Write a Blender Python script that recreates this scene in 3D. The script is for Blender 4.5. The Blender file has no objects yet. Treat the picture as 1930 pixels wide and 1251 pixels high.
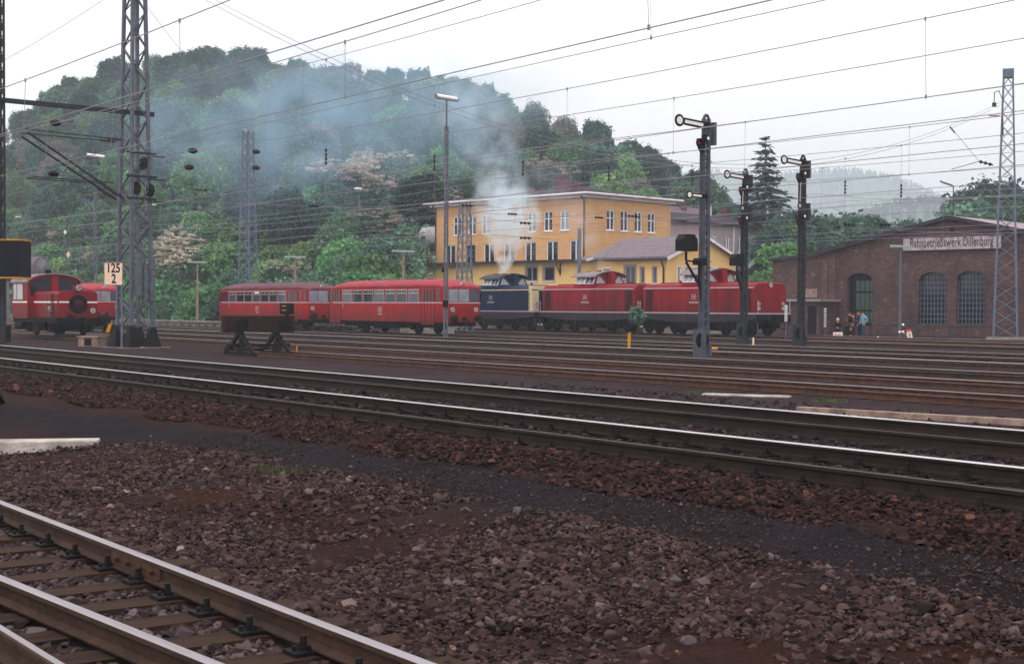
import bpy, bmesh, math, random
import numpy as np
from mathutils import Vector, Matrix, Euler

SC = bpy.context.scene
COL = SC.collection
rnd = random.Random(7)
nrg = np.random.default_rng(11)

KA = 1.0
def S(r, g, b):
    def f(c):
        c /= 255.0
        return c / 12.92 if c <= 0.04045 else ((c + 0.055) / 1.055) ** 2.4
    return (f(r) * KA, f(g) * KA, f(b) * KA, 1.0)

# ------------------------------------------------------------------ camera
# the tracks run along world X; the lens looks 36 degrees across them
F_PX, TH, CAM_H = 2680.0, math.radians(36.25), 1.78
ct, st = math.cos(TH), math.sin(TH)
camd = bpy.data.cameras.new('camera')
camd.lens = 50.0
camd.sensor_width = 36.0
camd.clip_start = 0.2
camd.clip_end = 6000
camd.dof.use_dof = True
camd.dof.focus_distance = 60.0
camd.dof.aperture_fstop = 9.0
cam = bpy.data.objects.new('camera', camd)
COL.objects.link(cam)
SC.camera = cam
_pitch, _roll = -0.0181, 0.005
_fwd = Vector((-ct * math.cos(_pitch), st * math.cos(_pitch), math.sin(_pitch)))
_r0 = Vector((st, ct, 0.0))
_u0 = _r0.cross(_fwd).normalized()
_r = _r0 * math.cos(_roll) + _u0 * math.sin(_roll)
_u = _u0 * math.cos(_roll) - _r0 * math.sin(_roll)
cam.matrix_world = Matrix(((_r.x, _u.x, -_fwd.x, 0), (_r.y, _u.y, -_fwd.y, 0), (_r.z, _u.z, -_fwd.z, CAM_H), (0, 0, 0, 1)))

# ------------------------------------------------------------------ sky, sun, exposure
SUN_EL, SUN_AZ = math.radians(58), math.radians(-60)
w = bpy.data.worlds.new('World')
SC.world = w
w.use_nodes = True
nt = w.node_tree
nt.nodes.clear()
n_out = nt.nodes.new('ShaderNodeOutputWorld')
n_bg = nt.nodes.new('ShaderNodeBackground')
n_sky = nt.nodes.new('ShaderNodeTexSky')
n_sky.sky_type = 'NISHITA'
n_sky.sun_disc = False
n_sky.sun_elevation = SUN_EL
n_sky.sun_rotation = math.radians(150)
n_sky.dust_density = 6.0
n_hs = nt.nodes.new('ShaderNodeHueSaturation')
n_hs.inputs['Saturation'].default_value = 0.25
n_mix = nt.nodes.new('ShaderNodeMixRGB')
n_mix.inputs[0].default_value = 0.94
n_mix.inputs[2].default_value = (11.5, 11.0, 10.35, 1)      # a closed white cloud layer
nt.links.new(n_sky.outputs[0], n_hs.inputs['Color'])
nt.links.new(n_hs.outputs[0], n_mix.inputs[1])
nt.links.new(n_mix.outputs[0], n_bg.inputs[0])
nt.links.new(n_bg.outputs[0], n_out.inputs[0])
n_bg.inputs[1].default_value = 0.14

sun_d = bpy.data.lights.new('sun', 'SUN')
sun_d.energy = 0.85
sun_d.angle = math.radians(30)
sun_d.color = (1.0, 0.96, 0.9)
sun = bpy.data.objects.new('sun', sun_d)
COL.objects.link(sun)
_sd = Vector((math.cos(SUN_EL) * math.cos(SUN_AZ), math.cos(SUN_EL) * math.sin(SUN_AZ), math.sin(SUN_EL)))
sun.rotation_euler = _sd.to_track_quat('Z', 'Y').to_euler()

SC.view_settings.view_transform = 'Standard'
SC.view_settings.look = 'None'
SC.view_settings.exposure = 0.0
SC.view_settings.gamma = 1.0
SC.render.engine = 'CYCLES'
SC.cycles.max_bounces = 12
SC.cycles.diffuse_bounces = 3
SC.cycles.glossy_bounces = 3
SC.cycles.transparent_max_bounces = 12
SC.cycles.volume_bounces = 4
SC.cycles.volume_step_rate = 2.0
SC.cycles.volume_max_steps = 128
SC.cycles.use_denoising = True

# ------------------------------------------------------------------ placing: photo column / depth -> world
def uu(px): return (px - 965.0) / F_PX
def yh(px): return 577.0 + 0.005 * (px - 965.0)
def cz(U, Z): return (U * st - Z * ct, U * ct + Z * st)
def atZ(px, Z): return cz(uu(px) * Z, Z)
def depthY(px, Y): return Y / (uu(px) * ct + st)
def atY(px, Y): return atZ(px, depthY(px, Y))[0]
def zat(px, py, Z): return CAM_H - (py - yh(px)) * Z / F_PX

# ------------------------------------------------------------------ materials
MATS = {}
def mat(name, c1, c2=None, scale=4.0, rough=0.75, metal=0.0, bump=0.0, bscale=None, spec=0.12, detail=6.0, contrast=(0.35, 0.65), stretch=(1, 1, 1), c3=None, c3amt=0.5, coord='Object', dust=None):
    m = bpy.data.materials.new(name)
    m.use_nodes = True
    t = m.node_tree
    b = t.nodes['Principled BSDF']
    b.inputs['Roughness'].default_value = rough
    b.inputs['Metallic'].default_value = metal
    b.inputs['Specular IOR Level'].default_value = spec
    b.inputs['Base Color'].default_value = c1
    if c2 or bump:
        tc = t.nodes.new('ShaderNodeTexCoord')
        mp = t.nodes.new('ShaderNodeMapping')
        mp.inputs['Scale'].default_value = stretch
        t.links.new(tc.outputs[coord], mp.inputs[0])
    if c2:
        nz = t.nodes.new('ShaderNodeTexNoise')
        nz.inputs['Scale'].default_value = scale
        nz.inputs['Detail'].default_value = detail
        nz.inputs['Roughness'].default_value = 0.65
        t.links.new(mp.outputs[0], nz.inputs['Vector'])
        cr = t.nodes.new('ShaderNodeValToRGB')
        cr.color_ramp.elements[0].position = contrast[0]
        cr.color_ramp.elements[1].position = contrast[1]
        cr.color_ramp.elements[0].color = c1
        cr.color_ramp.elements[1].color = c2
        t.links.new(nz.outputs['Fac'], cr.inputs[0])
        outc = cr.outputs[0]
        if c3:
            n2 = t.nodes.new('ShaderNodeTexNoise')
            n2.inputs['Scale'].default_value = scale * 0.37
            n2.inputs['Detail'].default_value = 5
            t.links.new(mp.outputs[0], n2.inputs['Vector'])
            r2 = t.nodes.new('ShaderNodeValToRGB')
            r2.color_ramp.elements[0].position = 0.5
            r2.color_ramp.elements[1].position = 0.7
            r2.color_ramp.elements[1].color = (c3amt, c3amt, c3amt, 1)
            t.links.new(n2.outputs['Fac'], r2.inputs[0])
            mx = t.nodes.new('ShaderNodeMixRGB')
            t.links.new(r2.outputs[0], mx.inputs[0])
            t.links.new(outc, mx.inputs[1])
            mx.inputs[2].default_value = c3
            outc = mx.outputs[0]
        if dust:      # brake dust thrown up from the rails
            z0, z1, amt, dcol = dust
            sz = t.nodes.new('ShaderNodeSeparateXYZ'); t.links.new(tc.outputs['Object'], sz.inputs[0])
            dn = t.nodes.new('ShaderNodeTexNoise'); dn.inputs['Scale'].default_value = 2.2; dn.inputs['Detail'].default_value = 7
            dm = t.nodes.new('ShaderNodeMapping'); dm.inputs['Scale'].default_value = (1, 1, .3); t.links.new(tc.outputs['Object'], dm.inputs[0]); t.links.new(dm.outputs[0], dn.inputs['Vector'])
            da = t.nodes.new('ShaderNodeMath'); da.operation = 'MULTIPLY_ADD'; da.inputs[1].default_value = 1.6; t.links.new(dn.outputs['Fac'], da.inputs[0]); t.links.new(sz.outputs['Z'], da.inputs[2])
            dr = t.nodes.new('ShaderNodeMapRange'); dr.inputs[1].default_value = z0 + .8; dr.inputs[2].default_value = z1 + .8; dr.inputs[3].default_value = amt; dr.inputs[4].default_value = 0
            t.links.new(da.outputs[0], dr.inputs[0]); dx = t.nodes.new('ShaderNodeMixRGB'); t.links.new(dr.outputs[0], dx.inputs[0]); t.links.new(outc, dx.inputs[1]); dx.inputs[2].default_value = dcol
            outc = dx.outputs[0]
        t.links.new(outc, b.inputs['Base Color'])
    if bump:
        nb = t.nodes.new('ShaderNodeTexNoise')
        nb.inputs['Scale'].default_value = bscale or scale * 4
        nb.inputs['Detail'].default_value = 8
        t.links.new(mp.outputs[0], nb.inputs['Vector'])
        bp = t.nodes.new('ShaderNodeBump')
        bp.inputs['Strength'].default_value = bump
        bp.inputs['Distance'].default_value = 0.03
        t.links.new(nb.outputs['Fac'], bp.inputs['Height'])
        t.links.new(bp.outputs[0], b.inputs['Normal'])
    MATS[name] = m
    return m

def leafmat(name, cols, transl=0.4):
    """leaf clumps: colour varies per clump and from tree to tree"""
    m = bpy.data.materials.new(name)
    m.use_nodes = True
    t = m.node_tree
    b = t.nodes['Principled BSDF']
    b.inputs['Roughness'].default_value = 0.7
    b.inputs['Specular IOR Level'].default_value = 0.08
    g = t.nodes.new('ShaderNodeNewGeometry')
    oi = t.nodes.new('ShaderNodeObjectInfo')
    cr = t.nodes.new('ShaderNodeValToRGB')
    cols = [(c[0] * 2.15, c[1] * 2.15, c[2] * 2.4, 1) for c in cols]
    cr.color_ramp.elements[0].color = cols[0]
    cr.color_ramp.elements[1].color = cols[-1]
    for i, c in enumerate(cols[1:-1]):
        e = cr.color_ramp.elements.new((i + 1) / (len(cols) - 1))
        e.color = c
    t.links.new(g.outputs['Random Per Island'], cr.inputs[0])
    hs = t.nodes.new('ShaderNodeHueSaturation')
    mr = t.nodes.new('ShaderNodeMapRange')
    mr.inputs[3].default_value = 0.46
    mr.inputs[4].default_value = 0.535
    t.links.new(oi.outputs['Random'], mr.inputs[0])
    t.links.new(mr.outputs[0], hs.inputs['Hue'])
    mv = t.nodes.new('ShaderNodeMath'); mv.operation = 'MULTIPLY'
    mv.inputs[1].default_value = 7.31
    fr = t.nodes.new('ShaderNodeMath'); fr.operation = 'FRACT'
    t.links.new(oi.outputs['Random'], mv.inputs[0])
    t.links.new(mv.outputs[0], fr.inputs[0])
    m2 = t.nodes.new('ShaderNodeMapRange')
    m2.inputs[3].default_value = 0.6
    m2.inputs[4].default_value = 1.3
    t.links.new(fr.outputs[0], m2.inputs[0])
    t.links.new(m2.outputs[0], hs.inputs['Value'])
    t.links.new(cr.outputs[0], hs.inputs['Color'])
    t.links.new(hs.outputs[0], b.inputs['Base Color'])
    if transl:
        tr = t.nodes.new('ShaderNodeBsdfTranslucent')
        t.links.new(hs.outputs[0], tr.inputs[0])
        mx = t.nodes.new('ShaderNodeMixShader')
        mx.inputs[0].default_value = transl
        o = t.nodes['Material Output']
        t.links.new(b.outputs[0], mx.inputs[1])
        t.links.new(tr.outputs[0], mx.inputs[2])
        t.links.new(mx.outputs[0], o.inputs[0])
    MATS[name] = m
    return m

def islandmat(name, cols, rough=0.85, noise=18.0):
    m = bpy.data.materials.new(name)
    m.use_nodes = True
    t = m.node_tree
    b = t.nodes['Principled BSDF']
    b.inputs['Roughness'].default_value = rough
    b.inputs['Specular IOR Level'].default_value = 0.1
    cols = [(p, (c[0] * .62, c[1] * .56, c[2] * .64, 1)) for p, c in cols]
    g = t.nodes.new('ShaderNodeNewGeometry')
    cr = t.nodes.new('ShaderNodeValToRGB')
    cr.color_ramp.elements[0].position = cols[0][0]
    cr.color_ramp.elements[0].color = cols[0][1]
    cr.color_ramp.elements[1].position = cols[-1][0]
    cr.color_ramp.elements[1].color = cols[-1][1]
    for p, c in cols[1:-1]:
        e = cr.color_ramp.elements.new(p)
        e.color = c
    t.links.new(g.outputs['Random Per Island'], cr.inputs[0])
    nz = t.nodes.new('ShaderNodeTexNoise')
    nz.inputs['Scale'].default_value = noise
    nz.inputs['Detail'].default_value = 5
    mr = t.nodes.new('ShaderNodeMapRange')
    mr.inputs[3].default_value = 0.55
    mr.inputs[4].default_value = 1.45
    t.links.new(nz.outputs['Fac'], mr.inputs[0])
    mx = t.nodes.new('ShaderNodeMixRGB')
    mx.blend_type = 'MULTIPLY'
    mx.inputs[0].default_value = 1
    t.links.new(cr.outputs[0], mx.inputs[1])
    t.links.new(mr.outputs[0], mx.inputs[2])
    t.links.new(mx.outputs[0], b.inputs['Base Color'])
    MATS[name] = m
    return m

# metals and track
mat('rail_rust', S(52, 40, 36), S(74, 54, 46), 6, 0.75, bump=0.3, bscale=40, c3=S(40, 36, 38), c3amt=0.8)
mat('rail_rust_bright', S(68, 48, 43), S(90, 62, 52), 6, 0.8, bump=0.3, bscale=40, c3=S(50, 40, 40), c3amt=0.7)
mat('rail_dark', S(32, 25, 24), S(46, 36, 33), 5, 0.7, bump=0.25, bscale=40, c3=S(54, 40, 34), c3amt=0.6)
mat('rail_polished', (0.74, 0.72, 0.76, 1), (0.6, 0.58, 0.62, 1), 3, 0.22, metal=1.0, stretch=(0.2, 6, 6))
mat('rail_head', (0.42, 0.38, 0.43, 1), (0.33, 0.29, 0.32, 1), 3, 0.33, metal=1.0, bump=.05, bscale=30, stretch=(0.3, 8, 8))
mat('rail_worn', (0.36, 0.33, 0.34, 1), (0.26, 0.23, 0.23, 1), 3, 0.34, metal=0.9, stretch=(0.2, 6, 6))
mat('rail_no_glint', S(84, 80, 90), S(66, 62, 70), 3, 0.55, spec=.4, stretch=(.2, 6, 6))  # near main rail tops: the missing sky reflection is put into the colour
mat('bolt_steel', S(20, 20, 25), S(36, 33, 36), 12, 0.5, bump=0.2)
mat('sleeper_wood', S(46, 33, 29), S(70, 50, 42), 3, 0.85, bump=0.6, bscale=9, stretch=(9, 0.8, 6), c3=S(30, 25, 25), c3amt=0.7)
mat('steel_grey', S(86, 90, 104), S(104, 108, 122), 3, 0.6, bump=0.1, c3=S(92, 78, 74), c3amt=0.4)
mat('steel_blue', S(92, 102, 124), S(112, 122, 142), 3, 0.6, bump=0.1, c3=S(104, 96, 96), c3amt=0.3)
mat('steel_mid', S(70, 74, 86), S(88, 91, 104), 3, 0.6, bump=0.1, c3=S(72, 62, 62), c3amt=0.4)
mat('steel_dark', S(40, 42, 50), S(58, 58, 66), 3, 0.6, bump=0.1, c3=S(60, 50, 48), c3amt=0.4)
mat('black_iron', S(15, 15, 19), S(26, 25, 28), 4, 0.6, bump=0.2)
mat('wire', S(146, 138, 152), None, rough=0.6)
mat('wire_dark', S(40, 38, 46), None, rough=0.6)
mat('insulator', S(52, 34, 36), S(70, 48, 48), 9, 0.3)
mat('insulator_dark', S(28, 26, 32), None, rough=0.4)
mat('porcelain', S(205, 205, 210), None, rough=0.3)
mat('concrete', S(130, 122, 118), S(160, 150, 142), 3, 0.9, bump=0.4, c3=S(96, 88, 88), c3amt=0.7)
mat('concrete_pale', S(170, 160, 158), S(206, 196, 192), 5, 0.9, bump=0.6, bscale=24, c3=S(112, 102, 102), c3amt=0.6)
mat('concrete_pink', S(132, 110, 104), S(166, 142, 132), 5, 0.9, bump=0.6, bscale=24, c3=S(92, 78, 76), c3amt=0.7)
mat('white_paint', S(250, 248, 244), S(236, 232, 230), 5, 0.6)
mat('cream_plate', S(250, 220, 200), S(238, 206, 186), 6, 0.6)
mat('black_paint', S(20, 19, 22), None, rough=0.5)
mat('red_glass', S(120, 18, 22), None, rough=0.2)
mat('yellow_paint', S(214, 150, 30), S(190, 128, 30), 5, 0.6, c3=S(120, 80, 36), c3amt=0.5)
mat('orange_paint', S(225, 92, 50), None, rough=0.6)
mat('red_paint', S(190, 40, 40), None, rough=0.6)
mat('lamp_white', S(244, 238, 244), S(250, 246, 250), 3, 0.35)
mat('lamp_green', S(150, 170, 172), S(170, 188, 188), 3, 0.4)
# vehicles
mat('bus_red', S(148, 22, 24), S(162, 26, 28), 1.5, 0.42, bump=0.03, c3=S(118, 22, 30), c3amt=0.7, spec=0.13, dust=(0.6, 1.7, .6, S(62, 34, 34)))
mat('bus_roof', S(172, 62, 76), S(154, 48, 60), 2.0, 0.6, bump=0.05, c3=S(104, 56, 68), c3amt=0.8, stretch=(0.5, 2, 2))
mat('bus_roof_dirty', S(118, 70, 82), S(98, 62, 74), 2.0, 0.65, bump=0.05, c3=S(62, 50, 60), c3amt=0.9, stretch=(0.5, 2, 2))
mat('loco_red', S(128, 16, 28), S(146, 22, 32), 1.3, 0.5, bump=0.03, c3=S(98, 20, 32), c3amt=0.8, stretch=(1, 1, 0.35), spec=0.13, dust=(1.2, 2.6, .6, S(62, 34, 34)))
mat('loco_red_dark', S(62, 18, 26), S(76, 22, 30), 2, 0.6, bump=0.3, bscale=30)
mat('loco_blue', S(16, 30, 60), S(22, 38, 72), 1.5, 0.42, bump=0.03, c3=S(26, 34, 56), c3amt=0.6, stretch=(1, 1, 0.35))
mat('loco_cream', S(214, 198, 164), S(200, 182, 146), 3, 0.5)
mat('kof_red', S(128, 20, 28), S(146, 28, 36), 1.6, 0.5, bump=0.03, c3=S(104, 28, 34), c3amt=0.7, stretch=(1, 1, 0.4), dust=(0.8, 2.0, .6, S(62, 34, 34)))
mat('stripe_grey', S(194, 178, 190), S(172, 154, 168), 4, 0.6)
mat('cab_roof', S(146, 134, 140), S(120, 108, 116), 2, 0.75, c3=S(84, 72, 78), c3amt=0.7)
mat('cab_roof_dark', S(84, 76, 86), S(66, 60, 70), 2, 0.75)
mat('underframe', S(15, 14, 17), S(26, 23, 26), 3, 0.85, bump=0.3, c3=S(38, 30, 29), c3amt=0.5)
mat('frame_grey', S(40, 38, 46), S(54, 50, 56), 3, 0.7, c3=S(70, 58, 54), c3amt=0.5)
mat('glass', S(60, 66, 80), S(74, 80, 94), 1.2, 0.08, spec=0.35)
mat('glass_pale', S(122, 128, 142), S(150, 156, 168), 1.5, 0.12, spec=0.8)
mat('glass_dark', S(22, 24, 34), S(34, 36, 48), 1.2, 0.1, spec=0.35)
mat('chrome', S(190, 190, 196), None, rough=0.3, metal=0.6)
mat('lens', S(176, 170, 170), None, rough=0.15, spec=0.9)
mat('tail_red', S(170, 40, 40), None, rough=0.2)
# buildings
mat('plaster_orange', S(212, 162, 112), S(222, 174, 124), 0.8, 0.9, bump=0.1, bscale=12, c3=S(188, 140, 96), c3amt=0.5)
mat('plaster_cream', S(232, 192, 128), S(240, 202, 140), 0.8, 0.9, bump=0.15, bscale=14, c3=S(214, 172, 114), c3amt=0.5)
mat('plaster_grey', S(170, 148, 154), S(184, 162, 166), 0.7, 0.9, bump=0.1, c3=S(150, 130, 138), c3amt=0.6)
mat('eave_white', S(236, 228, 234), S(220, 210, 218), 2, 0.7)
mat('roof_dark', S(50, 44, 54), S(64, 56, 66), 1.5, 0.85, bump=0.2)
mat('roof_grey', S(116, 106, 114), S(132, 120, 128), 1.5, 0.9, bump=0.4, bscale=8, c3=S(102, 92, 100), c3amt=0.6, stretch=(1, 4, 1))
mat('roof_pink', S(122, 100, 112), S(108, 90, 102), 2, 0.9, bump=0.3)
mat('roof_felt', S(168, 154, 160), S(146, 134, 142), 1.2, 0.9, bump=0.2)
mat('window_white', S(246, 244, 250), None, rough=0.5)
mat('window_grey', S(150, 142, 152), None, rough=0.6)
mat('sill_red', S(170, 44, 48), None, rough=0.6)
mat('pipe_dark', S(66, 58, 70), None, rough=0.6)
mat('door_green', S(58, 76, 74), S(72, 90, 86), 3, 0.5)
mat('brick_chimney', S(104, 72, 76), S(84, 58, 64), 6, 0.9, bump=0.3)
mat('tank_dull', S(122, 114, 122), S(104, 96, 106), 1.5, 0.7, c3=S(84, 76, 84), c3amt=.6)
mat('tank_grey', S(206, 198, 204), S(182, 174, 182), 1.5, 0.6, c3=S(140, 132, 140), c3amt=0.6)
mat('beam_wood', S(44, 30, 28), S(60, 42, 38), 3, 0.9, bump=0.5, stretch=(4, 1, 8), c3=S(30, 24, 25), c3amt=.8)
mat('bark', S(58, 48, 44), S(80, 68, 60), 6, 0.95, bump=0.5, stretch=(3, 3, 0.5))
mat('wood_black', S(24, 25, 34), S(34, 35, 44), 3, 0.8, bump=0.4, stretch=(8, 8, 0.6))
# foliage
leafmat('leaf_mid', [S(38, 60, 50), S(54, 80, 62), S(68, 96, 74), S(88, 114, 88)])
leafmat('leaf_dark', [S(30, 48, 46), S(42, 64, 58), S(54, 78, 68), S(70, 94, 80)])
leafmat('leaf_fresh', [S(46, 72, 46), S(64, 96, 58), S(80, 114, 68), S(100, 130, 84)])
leafmat('leaf_bare', [S(64, 66, 62), S(88, 84, 80), S(108, 100, 94), S(80, 92, 76)])
leafmat('leaf_cream', [S(90, 90, 76), S(134, 126, 112), S(150, 140, 124), S(164, 152, 136), S(112, 106, 92), S(156, 146, 128)], 0.3)
leafmat('needle', [S(24, 40, 42), S(34, 54, 52), S(44, 66, 60), S(56, 78, 68)], 0.1)
leafmat('grass_blade', [S(30, 52, 24), S(44, 74, 32), S(54, 86, 38), S(74, 88, 50)])
# people
mat('skin', S(196, 140, 118), None, rough=0.6)
mat('denim_pale', S(110, 152, 188), S(128, 168, 200), 9, 0.9)
mat('jeans', S(44, 66, 112), S(54, 78, 124), 9, 0.9)
mat('cloth_black', S(24, 23, 30), S(32, 30, 38), 9, 0.9)
mat('cloth_purple', S(104, 44, 84), S(120, 54, 96), 9, 0.9)
mat('cloth_navy', S(30, 36, 66), S(38, 44, 76), 9, 0.9)
mat('hair_brown', S(72, 48, 40), None, rough=0.7)
mat('hair_white', S(206, 190, 182), None, rough=0.7)
mat('shoe', S(30, 27, 28), None, rough=0.6)
mat('car_white', S(222, 222, 226), None, rough=0.25, spec=0.6)
mat('car_dark', S(44, 46, 60), None, rough=0.25, spec=0.6)
mat('tyre', S(24, 24, 26), None, rough=0.8)

# ------------------------------------------------------------------ mesh building
class MB:
    def __init__(s): s.v, s.f, s.m, s.s = [], [], [], []
    def add(s, vs, fs, mi=0, smooth=False):
        o = len(s.v)
        s.v.extend([tuple(p) for p in vs])
        for f in fs:
            s.f.append(tuple(i + o for i in f)); s.m.append(mi); s.s.append(smooth)
        return s
    def bx(s, x0, x1, y0, y1, z0, z1, mi=0):
        return s.add([(x0, y0, z0), (x1, y0, z0), (x1, y1, z0), (x0, y1, z0), (x0, y0, z1), (x1, y0, z1), (x1, y1, z1), (x0, y1, z1)],
                     [(0, 3, 2, 1), (4, 5, 6, 7), (0, 1, 5, 4), (1, 2, 6, 5), (2, 3, 7, 6), (3, 0, 4, 7)], mi)
    def bar(s, p0, p1, w, h, mi=0, up=(0, 0, 1)):
        a, b = Vector(p0), Vector(p1)
        d = (b - a).normalized(); u = Vector(up)
        if abs(d.dot(u)) > 0.98: u = Vector((1, 0, 0))
        sd = d.cross(u).normalized(); u = sd.cross(d).normalized()
        q = [a + sd * (i * w / 2) + u * (j * h / 2) for i, j in ((-1, -1), (1, -1), (1, 1), (-1, 1))]
        q += [p + (b - a) for p in q]
        return s.add(q, [(0, 3, 2, 1), (4, 5, 6, 7), (0, 1, 5, 4), (1, 2, 6, 5), (2, 3, 7, 6), (3, 0, 4, 7)], mi)
    def rod(s, p0, p1, r0, r1=None, n=8, mi=0, smooth=True):
        r1 = r0 if r1 is None else r1
        a, b = Vector(p0), Vector(p1)
        d = (b - a).normalized()
        u = Vector((0, 0, 1)) if abs(d.z) < 0.95 else Vector((1, 0, 0))
        sd = d.cross(u).normalized(); u = sd.cross(d).normalized()
        vs = []
        for p, r in ((a, r0), (b, r1)):
            for k in range(n):
                an = 2 * math.pi * k / n
                vs.append(p + sd * (r * math.cos(an)) + u * (r * math.sin(an)))
        s.add(vs, [(k, (k + 1) % n, n + (k + 1) % n, n + k) for k in range(n)], mi, smooth)
        s.add(vs[:n], [tuple(range(n - 1, -1, -1))], mi); s.add(vs[n:], [tuple(range(n))], mi)
        return s
    def tube(s, pts, r, n=5, mi=0):
        P = [Vector(p) for p in pts]
        rings = []
        for i, p in enumerate(P):
            d = (P[min(i + 1, len(P) - 1)] - P[max(i - 1, 0)]).normalized()
            u = Vector((0, 0, 1)) if abs(d.z) < 0.95 else Vector((1, 0, 0))
            sd = d.cross(u).normalized(); u = sd.cross(d).normalized()
            rings.append([p + sd * (r * math.cos(2 * math.pi * k / n)) + u * (r * math.sin(2 * math.pi * k / n)) for k in range(n)])
        return s.loft(rings, mi, True)
    def loft(s, rings, mi=0, smooth=True, caps=True, closed=True):
        n = len(rings[0]); vs = [p for r in rings for p in r]; fs = []
        for i in range(len(rings) - 1):
            for k in range(n if closed else n - 1):
                a, b = i * n + k, i * n + (k + 1) % n
                fs.append((a, b, b + n, a + n))
        s.add(vs, fs, mi, smooth)
        if caps:
            s.add(rings[0], [tuple(range(n - 1, -1, -1))], mi); s.add(rings[-1], [tuple(range(n))], mi)
        return s
    def lathe(s, c, prof, n=16, mi=0, axis='z', smooth=True):
        c = Vector(c); rings = []
        for r, h in prof:
            ring = []
            for k in range(n):
                a = 2 * math.pi * k / n
                x, y = r * math.cos(a), r * math.sin(a)
                ring.append(c + (Vector((x, y, h)) if axis == 'z' else Vector((h, x, y)) if axis == 'x' else Vector((y, h, x))))
            rings.append(ring)
        return s.loft(rings, mi, smooth)
    def ball(s, c, r, n=10, m=7, mi=0, sc=(1, 1, 1)):
        prof = [(max(r * math.sin(math.pi * i / m), 1e-4), -r * math.cos(math.pi * i / m)) for i in range(m + 1)]
        vs0 = len(s.v); s.lathe((0, 0, 0), prof, n, mi)
        for i in range(vs0, len(s.v)):
            x, y, z = s.v[i]; s.v[i] = (c[0] + x * sc[0], c[1] + y * sc[1], c[2] + z * sc[2])
        return s
    def prism(s, poly, a, b, axis='x', mi=0):
        """poly in the two other axes, extruded from a to b along axis"""
        def P(p, t): return (t, p[0], p[1]) if axis == 'x' else (p[0], t, p[1]) if axis == 'y' else (p[0], p[1], t)
        n = len(poly)
        vs = [P(p, a) for p in poly] + [P(p, b) for p in poly]
        s.add(vs, [tuple(range(n)), tuple(range(2 * n - 1, n - 1, -1))] + [(k, k + n, (k + 1) % n + n, (k + 1) % n) for k in range(n)], mi)
        return s
    def build(s, name, mats, parent=None, loc=None, bevel=0.0, recalc=True):
        me = bpy.data.meshes.new(name)
        me.from_pydata(s.v, [], s.f)
        if isinstance(mats, str): mats = [mats]
        for k in mats: me.materials.append(MATS[k])
        me.polygons.foreach_set('material_index', s.m)
        me.polygons.foreach_set('use_smooth', s.s)
        if recalc:
            bm = bmesh.new(); bm.from_mesh(me)
            bmesh.ops.recalc_face_normals(bm, faces=bm.faces[:])
            bm.to_mesh(me); bm.free()
        me.update()
        o = bpy.data.objects.new(name, me)
        COL.objects.link(o)
        if parent: o.parent = parent
        if loc: o.location = loc
        if bevel:
            md = o.modifiers.new('edge', 'BEVEL'); md.width = bevel; md.segments = 2; md.limit_method = 'ANGLE'
        return o

def tag(o, label=None, cat=None, group=None, kind=None):
    if label: o['label'] = label
    if cat: o['category'] = cat
    if group: o['group'] = group
    if kind: o['kind'] = kind
    return o
def thing(name, label, cat, loc=(0, 0, 0), rz=0.0, group=None):
    o = bpy.data.objects.new(name, None)
    o.empty_display_size = 0.3
    COL.objects.link(o)
    o.location = loc; o.rotation_euler = (0, 0, rz)
    return tag(o, label, cat, group)
def copy_tree(o, parent=None):
    c = o.copy(); COL.objects.link(c)
    if parent: c.parent = parent
    for ch in list(o.children): copy_tree(ch, c)
    return c
def from_arrays(name, V, Fq, mats, smooth=False):
    V = np.asarray(V, np.float32); Fq = np.asarray(Fq, np.int32)
    me = bpy.data.meshes.new(name)
    nf, k = Fq.shape
    me.vertices.add(len(V)); me.vertices.foreach_set('co', V.ravel())
    me.loops.add(nf * k); me.loops.foreach_set('vertex_index', Fq.ravel())
    me.polygons.add(nf)
    me.polygons.foreach_set('loop_start', np.arange(0, nf * k, k, dtype=np.int32))
    for m in ([mats] if isinstance(mats, str) else mats): me.materials.append(MATS[m])
    me.update(calc_edges=True)
    me.polygons.foreach_set('use_smooth', [bool(smooth)] * nf)
    return me
def link_mesh(name, me, parent=None, loc=None):
    o = bpy.data.objects.new(name, me); COL.objects.link(o)
    if parent: o.parent = parent
    if loc: o.location = loc
    return o
def text_part(txt, size, m, parent, loc, rot, sx=1.0, bold=0.0, name='lettering', align='CENTER', space=1.0):
    cu = bpy.data.curves.new(name, 'FONT')
    cu.body = txt; cu.size = size; cu.align_x = align; cu.align_y = 'CENTER'; cu.extrude = 0.004; cu.offset = bold
    cu.space_line = 0.85; cu.space_character = space
    cu.materials.append(MATS[m])
    tmp = bpy.data.objects.new(name, cu); COL.objects.link(tmp)
    dg = bpy.context.evaluated_depsgraph_get(); dg.update()
    me = bpy.data.meshes.new_from_object(tmp.evaluated_get(dg))
    me.materials.clear(); me.materials.append(MATS[m])
    bpy.data.objects.remove(tmp)
    o = bpy.data.objects.new(name, me); COL.objects.link(o)
    o.parent = parent; o.location = loc; o.rotation_euler = rot; o.scale = (sx, 1, 1)
    return o
# ------------------------------------------------------------------ ground
GY = [-80, 4.9, 5.5, 7.0, 8.5, 8.9, 9.35, 15.2, 16.2, 17.6, 20, 30, 3000]
GZ = [-.21, -.2, -.17, -.07, .05, .09, .16, .16, .03, -.12, -.17, -.19, -.2]
def gz(y): return float(np.interp(y, GY, GZ))

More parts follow.
